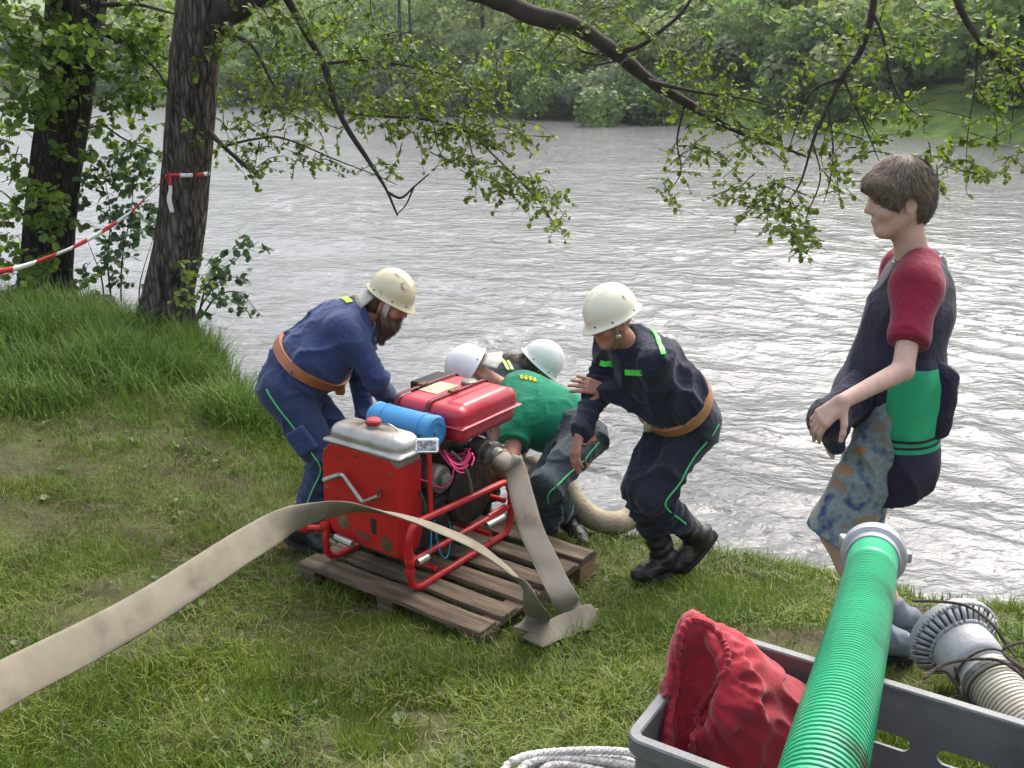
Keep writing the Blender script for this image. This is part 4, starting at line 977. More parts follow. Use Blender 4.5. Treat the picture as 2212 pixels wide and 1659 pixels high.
BR_([aty(600, -40, Yl - .1), aty(640, 30, Yl), aty(700, 140, Yl), aty(730, 240, Yl), aty(790, 340, Yl), aty(835, 410, Yl), aty(860, 466, Yl)], .050, .010)
BR_([aty(838, 416, Yl), aty(868, 428, Yl), aty(895, 405, Yl), aty(928, 376, Yl)], .016, .006); BR_([aty(895, 405, Yl), aty(880, 440, Yl), aty(860, 462, Yl)], .010, .005)
BR_([aty(450, 70, Yt), aty(520, 85, Yt - .2), aty(555, 115, Yt - .2), aty(590, 180, Yt - .2), aty(640, 240, Yt - .1)], .030, .006)
BR_([aty(450, 280, Yt), aty(490, 320, Yt - .2), aty(530, 355, Yt - .2), aty(562, 382, Yt - .2)], .028, .012); BR_([aty(488, 314, Yt - .2), aty(550, 300, Yt - .2), aty(615, 298, Yt - .2), aty(740, 350, Yt - .2), aty(860, 400, Yt - .1)], .015, .004)
BR_([aty(730, 240, Yl), aty(800, 250, Yl - .1), aty(900, 255, Yl - .2), aty(1000, 280, Yl - .2), aty(1080, 350, Yl - .2), aty(1150, 420, Yl - .1), aty(1205, 490, Yl - .1)], .020, .004)
BR_([aty(700, 140, Yl), aty(800, 130, Yl + .2), aty(920, 150, Yl + .3), aty(1050, 200, Yl + .3)], .018, .004)
BR_([aty(1010, 290, Yl - .2), aty(1018, 330, Yl - .2), aty(1028, 380, Yl - .2)], .009, .003)
BR_([aty(1330, 115, Yl - .4), aty(1380, 100, Yl - .6), aty(1430, 65, Yl - .7), aty(1480, 20, Yl - .7), aty(1520, -60, Yl - .7)], .028, .012)
BR_([aty(1390, 170, Yl - .3), aty(1440, 185, Yl - .5), aty(1540, 205, Yl - .5), aty(1620, 215, Yl - .5), aty(1690, 235, Yl - .4)], .024, .005)
BR_([aty(1330, 120, Yl - .4), aty(1260, 110, Yl - .2), aty(1230, 80, Yl - .1), aty(1180, 60, Yl)], .014, .004); BR_([aty(1340, 130, Yl - .4), aty(1280, 140, Yl - .6), aty(1240, 130, Yl - .6)], .012, .004)
BR_([aty(1480, 222, Yl - .2), aty(1462, 300, Yl - .2), aty(1470, 370, Yl - .2), aty(1440, 420, Yl - .2)], .012, .003)
BR_([aty(1880, -300, Yl - 1.2), aty(1892, -100, Yl - 1.2), aty(1885, 30, Yl - 1.2), aty(1860, 110, Yl - 1.2), aty(1820, 165, Yl - 1.2), aty(1790, 230, Yl - 1.2), aty(1755, 310, Yl - 1.2), aty(1725, 400, Yl - 1.2), aty(1700, 440, Yl - 1.2)], .040, .004)
BR_([aty(1820, 165, Yl - 1.2), aty(1760, 190, Yl - 1.1), aty(1730, 240, Yl - 1.0), aty(1700, 330, Yl - 1.0)], .014, .004); BR_([aty(1822, 168, Yl - 1.2), aty(1850, 230, Yl - 1.3), aty(1880, 300, Yl - 1.3), aty(1900, 350, Yl - 1.3)], .012, .003)
BR_([aty(1886, 20, Yl - 1.2), aty(1910, 80, Yl - 1.3), aty(1925, 170, Yl - 1.3), aty(1960, 235, Yl - 1.3), aty(2000, 260, Yl - 1.3)], .016, .003)
BR_([aty(1790, 240, Yl - 1.2), aty(1800, 320, Yl - 1.2), aty(1790, 400, Yl - 1.2), aty(1780, 440, Yl - 1.2)], .010, .003); BR_([aty(1755, 310, Yl - 1.2), aty(1770, 390, Yl - 1.2), aty(1745, 470, Yl - 1.2), aty(1740, 525, Yl - 1.2)], .009, .003)
BR_([aty(2010, -200, Yl - 1.5), aty(2070, 0, Yl - 1.5), aty(2115, 80, Yl - 1.5), aty(2160, 125, Yl - 1.5), aty(2200, 180, Yl - 1.5), aty(2260, 260, Yl - 1.5)], .035, .008)
BR_([aty(2115, 80, Yl - 1.5), aty(2105, 180, Yl - 1.5), aty(2090, 270, Yl - 1.5), aty(2085, 350, Yl - 1.5)], .010, .003); BR_([aty(2150, 118, Yl - 1.5), aty(2185, 210, Yl - 1.5), aty(2180, 310, Yl - 1.5)], .010, .003)
BR_([aty(700, -60, Yl - .2), aty(1100, -420, Yl - .6), aty(1500, -560, Yl - 1), aty(1880, -300, Yl - 1.2), aty(2010, -200, Yl - 1.5)], .10, .035); BR_([aty(446, -200, Yt), aty(250, -420, Yt - .6), aty(80, -700, Yt - 1.2)], .08, .03); BR_([aty(452, -420, Yt), aty(760, -900, Yt + .8), aty(1000, -1300, Yt + 1.5)], .09, .03)
mb.build("branch", twig_m, t2, b2)
FO = Foliage(21)
for (cx, cy, rx, ry, dep, n, sz) in [
    (560, 50, 110, 70, -.3, 26, .045), (610, 170, 110, 70, -.2, 30, .042), (560, 255, 90, 45, -.2, 16, .042), (540, 330, 80, 40, -.2, 12, .040), (650, 330, 90, 30, -.1, 12, .038), (760, 70, 110, 80, .2, 30, .042), (700, 230, 90, 60, .2, 22, .042), (860, 150, 130, 80, .2, 42, .042), (900, 250, 140, 50, -.1, 36, .042),
    (1010, 180, 130, 70, .2, 36, .042), (990, 300, 110, 45, -.2, 28, .042), (1085, 275, 90, 55, -.1, 22, .042), (1060, 375, 60, 30, -.2, 16, .042), (1130, 395, 55, 28, -.2, 14, .042), (1175, 430, 45, 24, -.1, 12, .042), (1205, 475, 16, 22, -.1, 4, .04), (860, 360, 60, 22, .1, 5, .036),
    (1180, 90, 120, 60, -.1, 20, .040), (1250, 20, 120, 40, -.3, 16, .04), (1340, 50, 110, 50, -.6, 18, .04), (1455, 110, 110, 55, -.5, 24, .04), (1560, 170, 110, 55, -.4, 26, .04), (1470, 200, 110, 40, -.4, 14, .04), (1620, 230, 90, 55, -.4, 24, .04), (1590, 290, 110, 50, -.1, 28, .04), (1700, 290, 110, 60, -.8, 34, .042),
    (1470, 330, 45, 30, -.2, 8, .038), (1440, 400, 35, 25, -.2, 8, .038), (1540, 350, 80, 30, -.1, 14, .038), (1560, 400, 30, 20, -.2, 4, .038), (1650, 400, 80, 40, -1.1, 20, .042), (1690, 460, 80, 35, -1.2, 22, .044), (1750, 500, 45, 26, -1.2, 12, .044), (1745, 528, 20, 12, -1.2, 4, .04), (1800, 170, 100, 75, -1.2, 26, .042),
    (1840, 80, 100, 60, -1.2, 18, .042), (1880, 270, 80, 70, -1.3, 20, .042), (1820, 390, 50, 40, -1.2, 10, .044), (1970, 90, 80, 60, -1.4, 12, .042), (1960, 220, 70, 60, -1.4, 14, .042), (2090, 40, 100, 50, -1.5, 14, .044), (2140, 200, 70, 90, -1.5, 18, .044), (2120, 340, 60, 50, -1.5, 14, .046), (2190, 110, 60, 80, -1.5, 14, .044), (2040, 350, 60, 40, -1.4, 9, .046), (2190, 350, 30, 40, -1.5, 5, .044),
    (440, 110, 50, 50, -.25, 5, .05), (425, 270, 40, 40, -.25, 3, .055), (400, 600, 50, 50, -.3, 6, .055)]:
    FO.cloud(cx, cy, rx, ry, Yt + dep, .45, int(n * (1.45 if cx < 1230 else .95)), sz * 1.05, .30, 11, .6)
for c_, r_, n_ in ((aty(452, -1100, Yt), A3(3.0, 3.0, 1.8), 120), (aty(1200, -760, Yt - .6), A3(2.4, 2, 1.2), 80), (aty(1900, -500, Yt - 1.4), A3(2.0, 1.8, .9), 60)): FO.volume(c_, r_, n_, .07, .7, 16)
FO.build(t2, b2, leaf_a, twig_m, 260)

# --- dark alder at the frame's edge
b1 = A3(*atz(92, 652, .44)); Y1 = b1[1]
t1 = empty("alder_tree", tuple(b1)); tag(t1, "dark-trunked leaning alder with leafy shoots on its bark, beside the water", "tree")
C = [b1 - A3(0, 0, .15), aty(98, 590, Y1), aty(108, 470, Y1), aty(122, 350, Y1), aty(142, 220, Y1), aty(158, 80, Y1), aty(170, -60, Y1), aty(190, -300, Y1), aty(220, -700, Y1), aty(250, -1300, Y1)]
trunk("trunk", C, [.270, .235, .225, .225, .235, .250, .25, .2, .16, .10], bark1, t1, b1, 64, 30, flare=.2, furrow=.010)
mb = Many()
branch(mb, [aty(190, 60, Y1), aty(260, 90, Y1 - .2), aty(330, 140, Y1 - .3), aty(370, 200, Y1 - .3)], .035, .008); branch(mb, [aty(95, 250, Y1), aty(40, 235, Y1 - .2), aty(-40, 200, Y1 - .2)], .03, .01); branch(mb, [aty(210, 260, Y1), aty(270, 300, Y1 - .2), aty(330, 330, Y1 - .2), aty(400, 380, Y1 - .2)], .014, .004); branch(mb, [aty(200, 10, Y1), aty(300, 10, Y1 - .3), aty(380, 30, Y1 - .4)], .03, .01)
branch(mb, [aty(60, 480, Y1), aty(20, 430, Y1 - .1), aty(-20, 400, Y1 - .1)], .015, .005); branch(mb, [aty(190, -300, Y1), aty(0, -600, Y1 - .5), aty(-200, -900, Y1 - 1)], .09, .03); branch(mb, [aty(200, -400, Y1), aty(500, -800, Y1 - 1), aty(700, -1000, Y1 - 1.6)], .08, .03)
mb.build("branch", twig_m, t1, b1)
FO = Foliage(22)
for (cx, cy, rx, ry, dep, n, sz) in [(50, 60, 120, 90, -.7, 44, .058), (130, 140, 90, 80, -.6, 26, .058), (60, 190, 90, 70, -.5, 22, .058), (250, 80, 110, 80, -.2, 34, .052), (300, 190, 100, 60, -.2, 26, .050), (330, 60, 70, 60, .1, 16, .048), (250, 270, 80, 40, 0, 12, .048), (300, 330, 60, 40, .1, 8, .048),
    (20, 320, 60, 50, -.2, 12, .055), (30, 440, 50, 50, -.1, 10, .055), (20, 540, 40, 50, -.1, 7, .055), (95, 420, 40, 60, -.5, 8, .062), (110, 470, 40, 40, -.5, 7, .062), (80, 560, 40, 40, -.5, 7, .062), (150, 330, 50, 40, -.5, 4, .055), (180, 620, 50, 40, -.3, 5, .055), (60, 650, 60, 40, -.8, 8, .06), (250, 380, 90, 30, .2, 8, .046)]:
    FO.cloud(cx, cy, rx, ry, Y1 + dep, .4, int(n * 1.3), sz * 1.35, .32, 10, .5)
for c_, r_, n_ in ((aty(220, -900, Y1), A3(3.2, 3, 2.0), 120), (aty(-300, -400, Y1 - .8), A3(2.2, 2, 1.3), 70)): FO.volume(c_, r_, n_, .075, .7, 16)
FO.build(t1, b1, leaf_b, twig_m, 260)

# --- saplings growing between and beside the trunks
def sapling(label, base_px, zb, stems, clouds, seed, lm=leaf_s, singles=200):
    b0 = A3(*atz(*base_px, zb)); r0 = empty("alder_sapling", tuple(b0)); tag(r0, label, "sapling", "saplings at the water's edge"); Y = b0[1]; mb = Many()
    for pts in stems: branch(mb, [aty(x, y, Y + .08 * i) for i, (x, y) in enumerate(pts)], .012, .003, 6, 6)
    mb.build("stem", twig_m, r0, b0)
    FO = Foliage(seed)
    for cx, cy, rx, ry, n, sz in clouds: FO.cloud(cx, cy, rx, ry, Y + .1, .3, n, sz * 1.3, .22, 7, .2, (0, 0, .5))
    FO.build(r0, b0, lm, twig_m, singles, "foliage"); return r0
sapling("leafy sapling with round leaves growing between the two alder trunks", (235, 655), .42, [[(240, 650), (232, 560), (238, 470), (225, 380)], [(262, 650), (265, 560), (285, 440), (290, 350)], [(225, 650), (215, 590), (190, 520)], [(300, 655), (305, 600), (330, 520)]],
    [(225, 360, 45, 45, 10, .062), (270, 380, 55, 45, 12, .062), (300, 350, 40, 30, 6, .06), (215, 440, 40, 40, 7, .062), (270, 460, 60, 40, 13, .062), (300, 520, 55, 35, 9, .06), (240, 530, 50, 40, 10, .062), (330, 470, 30, 40, 6, .058), (215, 600, 40, 30, 4, .055), (275, 600, 55, 30, 6, .05)], 31)
sapling("drooping sapling leaning out over the water beside the taped trunk", (420, 700), .40, [[(425, 695), (445, 620), (500, 570), (560, 520)], [(430, 690), (470, 640), (520, 630), (555, 670)], [(420, 690), (440, 650), (480, 600)]],
    [(445, 590, 35, 35, 7, .055), (490, 575, 45, 35, 9, .055), (540, 530, 35, 22, 6, .05), (500, 620, 45, 30, 8, .052), (545, 660, 30, 20, 4, .048), (450, 650, 40, 30, 6, .05), (420, 540, 25, 40, 4, .055)], 32)
# cut stump between the trunks
sp = A3(*atz(215, 672, .42)); S = Shape(); S.cyl(sp - A3(0, 0, .2), sp + A3(0, 0, .14), .20, .15, .02, .02); S.disp.append(lambda P: .02 * noise3(P, 7) + .01 * noise3(P, 18)); so_ = S.build("tree_stump", .015, bark2, None, sp); so_.location = sp; tag(so_, "low old stump in the grass between the two alders", "stump")

# --- red and white barrier tape, tied round the trunk and running off to the side
tp_m = bpy.data.materials.new("barrier_tape"); tp_m.use_nodes = True; N, L = tp_m.node_tree.nodes, tp_m.node_tree.links; b_ = N["Principled BSDF"]; b_.inputs["Roughness"].default_value = .4
at_ = N.new("ShaderNodeAttribute"); at_.attribute_name = "along"; mth = N.new("ShaderNodeMath"); mth.operation = 'FRACT'; L.new(at_.outputs["Fac"], mth.inputs[0]); rp = N.new("ShaderNodeValToRGB"); rp.color_ramp.interpolation = 'CONSTANT'
rp.color_ramp.elements[0].color = (.55, .02, .03, 1); rp.color_ramp.elements[1].position = .5; rp.color_ramp.elements[1].color = (.78, .78, .78, 1); L.new(mth.outputs[0], rp.inputs[0]); L.new(rp.outputs[0], b_.inputs["Base Color"])
def tape(P, W, w, name, parent, off, rep=.30, ph=0.0):
    P = catmull(P, 10); W = catmull(W, 10); V = np.stack([P - W * w / 2, P + W * w / 2], 1).reshape(-1, 3) - off; k = len(P); s_ = np.r_[0, np.cumsum(np.linalg.norm(np.diff(P, axis=0), axis=1))] / rep + ph
    o = mesh_np(name, V, np.array([(2 * i, 2 * i + 1, 2 * i + 3, 2 * i + 2) for i in range(k - 1)]), tp_m, parent, True)
    a = o.data.attributes.new("along", 'FLOAT', 'POINT'); a.data.foreach_set("value", np.repeat(s_, 2).astype(np.float32)); md = o.modifiers.new("t", 'SOLIDIFY'); md.thickness = .0012; return o
knot = aty(365, 375, Yt - .22); tr = empty("barrier_tape", tuple(knot)); tag(tr, "red and white barrier tape tied round the alder's trunk", "tape")
P = [knot, aty(340, 402, Yt - .4), aty(280, 460, Yt - .8), aty(200, 512, Yt - 1.3), aty(120, 550, Yt - 1.8), aty(0, 586, Yt - 2.3), aty(-200, 590, Yt - 3)]
tape(P, [nrm(q) for q in (A3(.5, -.2, .8), A3(.5, 0, .8), A3(.3, .3, .8), A3(.1, -.2, 1), A3(.3, .5, .6), A3(.1, .0, 1), A3(0, 0, 1))], .040, "tape_run", tr, knot, .42)
tc_ = aty(402, 374, Yt); P = [tc_ + A3(math.cos(a), math.sin(a), 0) * .208 + A3(0, 0, .03 * math.cos(a) * 0) for a in np.linspace(0, 2 * math.pi, 13)]; tape(P, [A3(0, 0, 1) + .2 * A3(math.cos(3 * a), math.sin(2 * a), 0) for a in np.linspace(0, 2 * math.pi, 13)], .035, "tape_loop", tr, knot, .22)
tape([knot + A3(0, -.02, 0), knot + A3(.01, -.03, -.12), knot + A3(-.01, -.03, -.22), knot + A3(.0, -.02, -.33)], [A3(1, .2, 0), A3(.9, -.4, 0), A3(1, .3, 0), A3(.8, .5, 0)], .04, "tape_tail", tr, knot, .5, .3)

# ------------------------------------------------------------------ far bank: bushes and trees
def bush_mesh(name, seed, h, wd, nl, size, col, weep=0.0, gap=.25):
    rg = np.random.default_rng(seed); lobes = [(rg.normal(0, .33, 2) * wd, rg.uniform(.25, .8) * h, rg.uniform(.28, .5) * wd * .75) for _ in range(11)]
    P = []; Nn = []; D = []
    for (xy, z, r) in lobes:
        k = nl // len(lobes); q = nrm_rows_(rg.normal(0, 1, (k, 3))); rr = r * (1 - .45 * rg.random(k) ** 2); p = np.c_[xy[0] + q[:, 0] * rr, xy[1] + q[:, 1] * rr, np.maximum(z + q[:, 2] * rr * .85, .05 * h)]
        keep = noise3(p + seed, 2.2 / wd * 2) > -gap - .4 * rg.random(k); p = p[keep]; q = q[keep]; P.append(p); Nn.append(q + rg.normal(0, .5, p.shape) + A3(0, 0, .4)); D.append(rg.normal(0, .6, p.shape) + A3(0, 0, -.2 - weep * 1.5) + q * .3)
    P, Nn, D = map(np.concatenate, (P, Nn, D)); V, Fc = leaf_verts(P, D, Nn, size * (.6 + .8 * rg.random(len(P))))
    return V, Fc
far_cols = [("pale_willow", (.235, .300, .125), .20), ("dark_bush", (.095, .165, .048), .30), ("mid_bush", (.150, .240, .062), .28), ("yellow_bush", (.205, .275, .062), .28), ("grey_willow", (.190, .250, .125), .20)]  # leaf colours, raised paler to imitate haze over the far bank
protos = []
for k, (nm, col, vr) in enumerate(far_cols):
    lm = leaf_material(nm + "_leaf", col, .45, vr, .6)
    for v_ in range(2):
        V, Fc = bush_mesh(nm, 50 + k * 3 + v_, 4.0, 4.4, 5600, .29, col, .3 if 'willow' in nm else 0); root = empty("far_shrub", (0, 0, -500)); cr_ = mesh_np("crown", V, Fc, lm, root, False); cr_["kind"] = "stuff"
        tm_ = MB()
        for i in range(4): tm_.tube([(0, 0, -.3), (.3 * math.cos(i * 1.6), .3 * math.sin(i * 1.6), .8), (1.0 * math.cos(i * 1.6), 1.0 * math.sin(i * 1.6), 2.2)], [.09, .07, .03], 6)
        tm_.build("trunk", twig_m, root); protos.append((root, k))
LAB = ["pale willow bush", "dark green bush", "leafy mid-green bush", "yellow-green bush", "greyish willow bush"]
SPOT = [(-20, "past the dark alder at the picture's edge"), (120, "behind the dark alder's leaves"), (240, "seen between the two alder trunks"), (360, "hidden behind the taped trunk"), (480, "just beyond the taped trunk"), (590, "above the drooping sapling"), (690, "behind the dead forked branch"), (790, "between dead branch and bearded man's helmet"), (880, "in line with the bearded man's helmet"), (970, "in line with the red fuel tank"), (1060, "in line with the white helmet"), (1140, "in line with the green T-shirt"), (1215, "in line with the navy man's raised hand"),
    (1290, "overhanging the water above the cream helmet"), (1365, "just past the cream helmet"), (1435, "in line with the navy man's belt"), (1515, "just past the navy man"), (1600, "under the limb's thin end"), (1680, "behind the drooping twigs"), (1780, "behind the hanging branch"), (1870, "just before the boy's face"), (2000, "above the boy's head"), (2300, "beyond the boy at the picture's edge")]
rgb_ = np.random.default_rng(77); used_p = set(); said = {}
def far_spot(px, d):
    for Y in np.arange(38, 260, .5):
        q = CAM + ray(px, 300) * (Y / ray(px, 300)[1])
        if q[1] - yfar(q[0]) >= d / .75: return q
def far_bush(px, d, h, kind, wd=1.0):
    """bush whose foot stands d metres inland of the far waterline on the sight line px"""
    best = far_spot(px, d)
    z = float(far_z(np.array([best[0]]), np.array([best[1]]))[0]); i = kind * 2 + int(rgb_.integers(2)); root, k = protos[i]
    if i in used_p:
        r2 = root.copy(); COL.objects.link(r2)
        for ch in root.children: c2 = ch.copy(); COL.objects.link(c2); c2.parent = r2
    else: r2 = root; used_p.add(i)
    r2.location = (best[0], best[1], z - .25); s_ = h / 4.0; r2.scale = (s_ * wd * rgb_.uniform(.85, 1.2), s_ * wd * rgb_.uniform(.85, 1.2), s_ * rgb_.uniform(.9, 1.1)); r2.rotation_euler = (0, 0, rgb_.uniform(0, 6.28))
    lab = LAB[k] + (" at the far waterline, " if d < 4 else " on the far slope, ") + next(t for lim, t in SPOT if px <= lim); said[lab] = said.get(lab, 0) + 1
    tag(r2, lab, "bush", "bushes across the river")
for px, d, h, k in [(-60, 1, 4.5, 2), (60, 1.5, 4, 3), (180, 1, 4.5, 2), (300, 1, 4, 1), (420, 1, 4, 3), (540, .8, 3.6, 2), (640, 1, 4.4, 1), (740, 1, 4.2, 2), (830, 1.2, 3.4, 4), (920, 1, 3.2, 0), (1010, 1, 3.2, 4), (1090, 1, 3.4, 0), (1170, 1, 3.4, 2), (1250, .6, 3.2, 4), (1330, .2, 3.3, 4), (1400, .2, 3.2, 1), (1470, 1.4, 2.0, 2), (1560, 2, 1.6, 3), (1700, 2, 2.2, 1), (1830, 1.6, 1.8, 2),
    (100, 8, 8, 1), (280, 9, 7, 2), (460, 8, 7, 3), (640, 7, 6.5, 2), (800, 6, 5.6, 2), (900, 5, 4.6, 1), (1000, 6, 5, 0), (1110, 5, 4.6, 0), (1230, 5, 4.8, 2), (1330, 5, 4.4, 3), (1440, 5, 4.2, 0), (1540, 6, 3.6, 4), (1640, 6, 4.4, 2), (1730, 5, 4.0, 1), (1820, 7, 4.6, 0), (1900, 6, 3.6, 2), (2180, 3, 2.4, 1), (2240, 7, 6, 2), (2120, 12, 1.5, 0), (2050, 9, 1.4, 3), (2165, 16, 2.0, 4), (1975, 8, 1.6, 4)]:
    far_bush(px, d, h * 1.0, k)
# tall trunks standing on the slope above the willows
for i, (px, Y, w_, t) in enumerate([(862, 84, .32, "behind the bearded man's helmet"), (884, 86, .25, "in line with the blue cylinder"), (1040, 82, .3, "in line with the white helmet"), (1098, 84, .22, "in line with the green T-shirt"), (1150, 80, .2, "in line with the pale helmet behind it")]):
    q = aty(px, 60, Y); z = float(far_z(np.array([q[0]]), np.array([q[1]]))[0]); r2 = empty("far_tree", (q[0], q[1], z)); tag(r2, "slender dark tree on the far slope, " + t, "tree", "slender trees on the far slope")
    trunk("trunk", [A3(0, 0, -.3), A3(.1, 0, 3), A3(.05, .1, 7), A3(.2, 0, 13)], [w_ * .7, w_ * .55, w_ * .4, w_ * .2], bark2, r2, A3(0, 0, 0), 10, 5)
    V, Fc = bush_mesh("c", 90 + i, 6, 5, 2000, .3, None); V = V + A3(0, 0, 7.5); c2 = mesh_np("crown", V, Fc, protos[4][0].children[0].data.materials[0], r2, False); c2["kind"] = "stuff"
# the wood on the slope behind, in four tones
rg = np.random.default_rng(9)
rows = [(px, d, h, int(rg.integers(0, 4))) for d, h, st in ((12, 6.5, 95), (18, 8, 110), (26, 10, 120), (38, 13, 140), (54, 16, 170), (75, 19, 220)) for px in np.arange(-1150, 2700, st) if not (px > 1930 and d < 20)]
for k, (nm, col) in enumerate((("pale", (.210, .280, .110)), ("dark", (.105, .175, .052)), ("mid", (.150, .235, .064)), ("yellow", (.190, .260, .064)))):
    VV, FF, nv = [], [], 0
    for j, (px, d, h, kk) in enumerate(rows):
        if kk != k: continue
        q = far_spot(px + rg.uniform(-40, 40), d + rg.uniform(-3, 3))
        if q is None: continue
        hh = h * rg.uniform(.75, 1.25); inv = -180 < px < 2380; V, Fc = bush_mesh("w", 200 + j, hh, hh * .95, (1700 if d < 30 else 700) if inv else 400, min(.46, hh * .055) if inv and d < 30 else hh * .07, None); V = V + A3(q[0], q[1], float(far_z(np.array([q[0]]), np.array([q[1]]))[0]) - .3); VV.append(V); FF.append(Fc + nv); nv += len(V)
    o = mesh_np("hillside_wood", np.concatenate(VV), np.concatenate(FF), leaf_material(nm + "_wood_leaf", col, .45, .34, .6), None, False); tag(o, nm + " green trees in the wood on the slope beyond the river", "wood", kind="stuff")
# ================================================================== people

def left_of(f): return nrm(A3(-f[1], f[0], 0))
def ik(a, b, L1, L2, pole):
    a, b = np.asarray(a, float), np.asarray(b, float); d = b - a; D = np.linalg.norm(d); ax = d / D
    if D >= L1 + L2: return a + d * L1 / (L1 + L2)
    x = (D * D + L1 * L1 - L2 * L2) / (2 * D); h = math.sqrt(max(L1 * L1 - x * x, 0))
    p = np.asarray(pole, float); p = nrm(p - ax * (p @ ax))
    return a + ax * x + p * h
def frame(f, u):
    f = nrm(f); s_ = nrm(np.cross(np.asarray(u, float), f)); u = np.cross(f, s_); return s_, f, u     # left side, forward, up

MS = {}
MS['skin'] = mat("skin", [(.3, (.36, .17, .115)), (.55, (.47, .245, .165)), (.75, (.52, .29, .20))], scale=14, rough=.55, bump=.08, bump_scale=220)
MS['skin_b'] = mat("skin_tanned", [(.3, (.34, .15, .10)), (.55, (.42, .20, .13)), (.75, (.48, .25, .17))], scale=14, rough=.55, bump=.08, bump_scale=220)
MS['skin_y'] = mat("skin_fair", [(.3, (.44, .27, .21)), (.55, (.54, .345, .27)), (.75, (.58, .39, .31))], scale=12, rough=.55, bump=.06, bump_scale=220)
cloth = lambda n, c, b=.35, r=.88: mat(n, [(.28, tuple(v * .78 for v in c)), (.52, c), (.75, tuple(v * 1.25 for v in c))], scale=7, detail=7, rough=r, bump=b, bump_scale=46, spec=.25, sheen=.15)
MS['blue'] = cloth("blue_work_cloth", (.034, .052, .135))
MS['blue2'] = cloth("blue_trouser_cloth", (.028, .044, .10))
MS['navy'] = cloth("navy_work_cloth", (.014, .018, .034))
MS['navy2'] = cloth("navy_trouser_cloth", (.017, .022, .036))
MS['green'] = cloth("green_jersey", (.008, .20, .105), .25)
MS['slate'] = cloth("slate_denim", (.026, .042, .050))
MS['black'] = mat("black_leather", [(.3, (.008, .008, .008)), (.7, (.020, .019, .018))], scale=20, rough=.42, bump=.25, bump_scale=90)
MS['sole'] = mat("boot_rubber", (.012, .011, .010), scale=30, rough=.8, bump=.3)
MS['belt'] = mat("tan_leather", [(.3, (.22, .075, .024)), (.7, (.38, .14, .05))], scale=9, rough=.5, bump=.1, bump_scale=90)
MS['belt2'] = mat("pale_leather", [(.3, (.30, .13, .055)), (.7, (.46, .23, .10))], scale=9, rough=.5, bump=.1, bump_scale=90)
MS['lime'] = mat("reflective_lime", (.40, .85, .05), scale=60, rough=.4)
MS['lime2'] = mat("reflective_green", (.10, .80, .10), scale=60, rough=.4)
MS['pipe'] = mat("green_piping", (.10, .55, .20), scale=60, rough=.6)
MS['hair_b'] = mat("brown_hair", [(.3, (.055, .030, .017)), (.7, (.15, .085, .05))], scale=60, detail=3, rough=.5, stretch=(1, 1, .2))
MS['hair_d'] = mat("dark_hair", [(.3, (.045, .032, .022)), (.7, (.13, .095, .07))], scale=60, detail=3, rough=.5)
MS['hair_y'] = mat("ash_hair", [(.3, (.10, .073, .052)), (.7, (.23, .175, .13))], scale=70, detail=3, rough=.65, spec=.3)
MS['eye'] = mat("eye_white", (.30, .26, .23), scale=5, rough=.2)
MS['iris'] = mat("iris", (.05, .035, .02), scale=50, rough=.15)
MS['lips'] = mat("lips", (.42, .16, .13), scale=30, rough=.45)
MS['metal'] = mat("bright_metal", (.62, .62, .60), scale=30, rough=.3, metal=1.0)
def helmet_mat(name, base, dirt, lo, sc_=14):
    m = mat(name, [(lo - .09, dirt), (lo - .03, tuple(.55 * a + .45 * b_ for a, b_ in zip(base, dirt))), (lo, base), (.8, tuple(min(1, v * 1.06) for v in base))], scale=sc_, detail=8, rough=.32, bump=.05, bump_scale=30, coat=.2)
    return m
MS['h_cream'] = helmet_mat("cream_helmet_paint", (.74, .70, .55), (.22, .13, .05), .36)
MS['h_old'] = helmet_mat("worn_cream_helmet_paint", (.60, .54, .35), (.20, .14, .07), .42, 24)
MS['h_white'] = helmet_mat("white_helmet_paint", (.80, .80, .80), (.4, .38, .34), .26)
MS['h_grey'] = helmet_mat("offwhite_helmet_paint", (.66, .69, .64), (.3, .28, .22), .31)
MS['strap'] = mat("webbing_strap", (.20, .185, .12), scale=40, rough=.8)
MS['flap'] = mat("grey_leather_flap", (.44, .43, .37), scale=12, rough=.6, bump=.2)

def ridge(P, s, o=0.0): return 1 - 2 * np.abs(noise3(P + o, s))
def crease(P, s, o=0.0):
    q = 1 - np.abs(noise3(P + o, s)) * 1.6; return np.clip(q, 0, 1) ** 3
def cloth_disp(a1=.006, a2=.0025, s1=5.5, s2=13, d=(1, 1, 1)):
    d = np.asarray(d, float)
    def g(P):
        w_ = P * d + .10 * np.stack([noise3(P, 4.0), noise3(P + 7, 4.0), noise3(P + 3, 4.0)], 1)
        return a1 * 1.7 * (crease(w_, s1) - .35) + a1 * .9 * (crease(w_, s1 * 1.9, 1.7) - .3) + a2 * ridge(P * d, s2, 3.3)
    return g

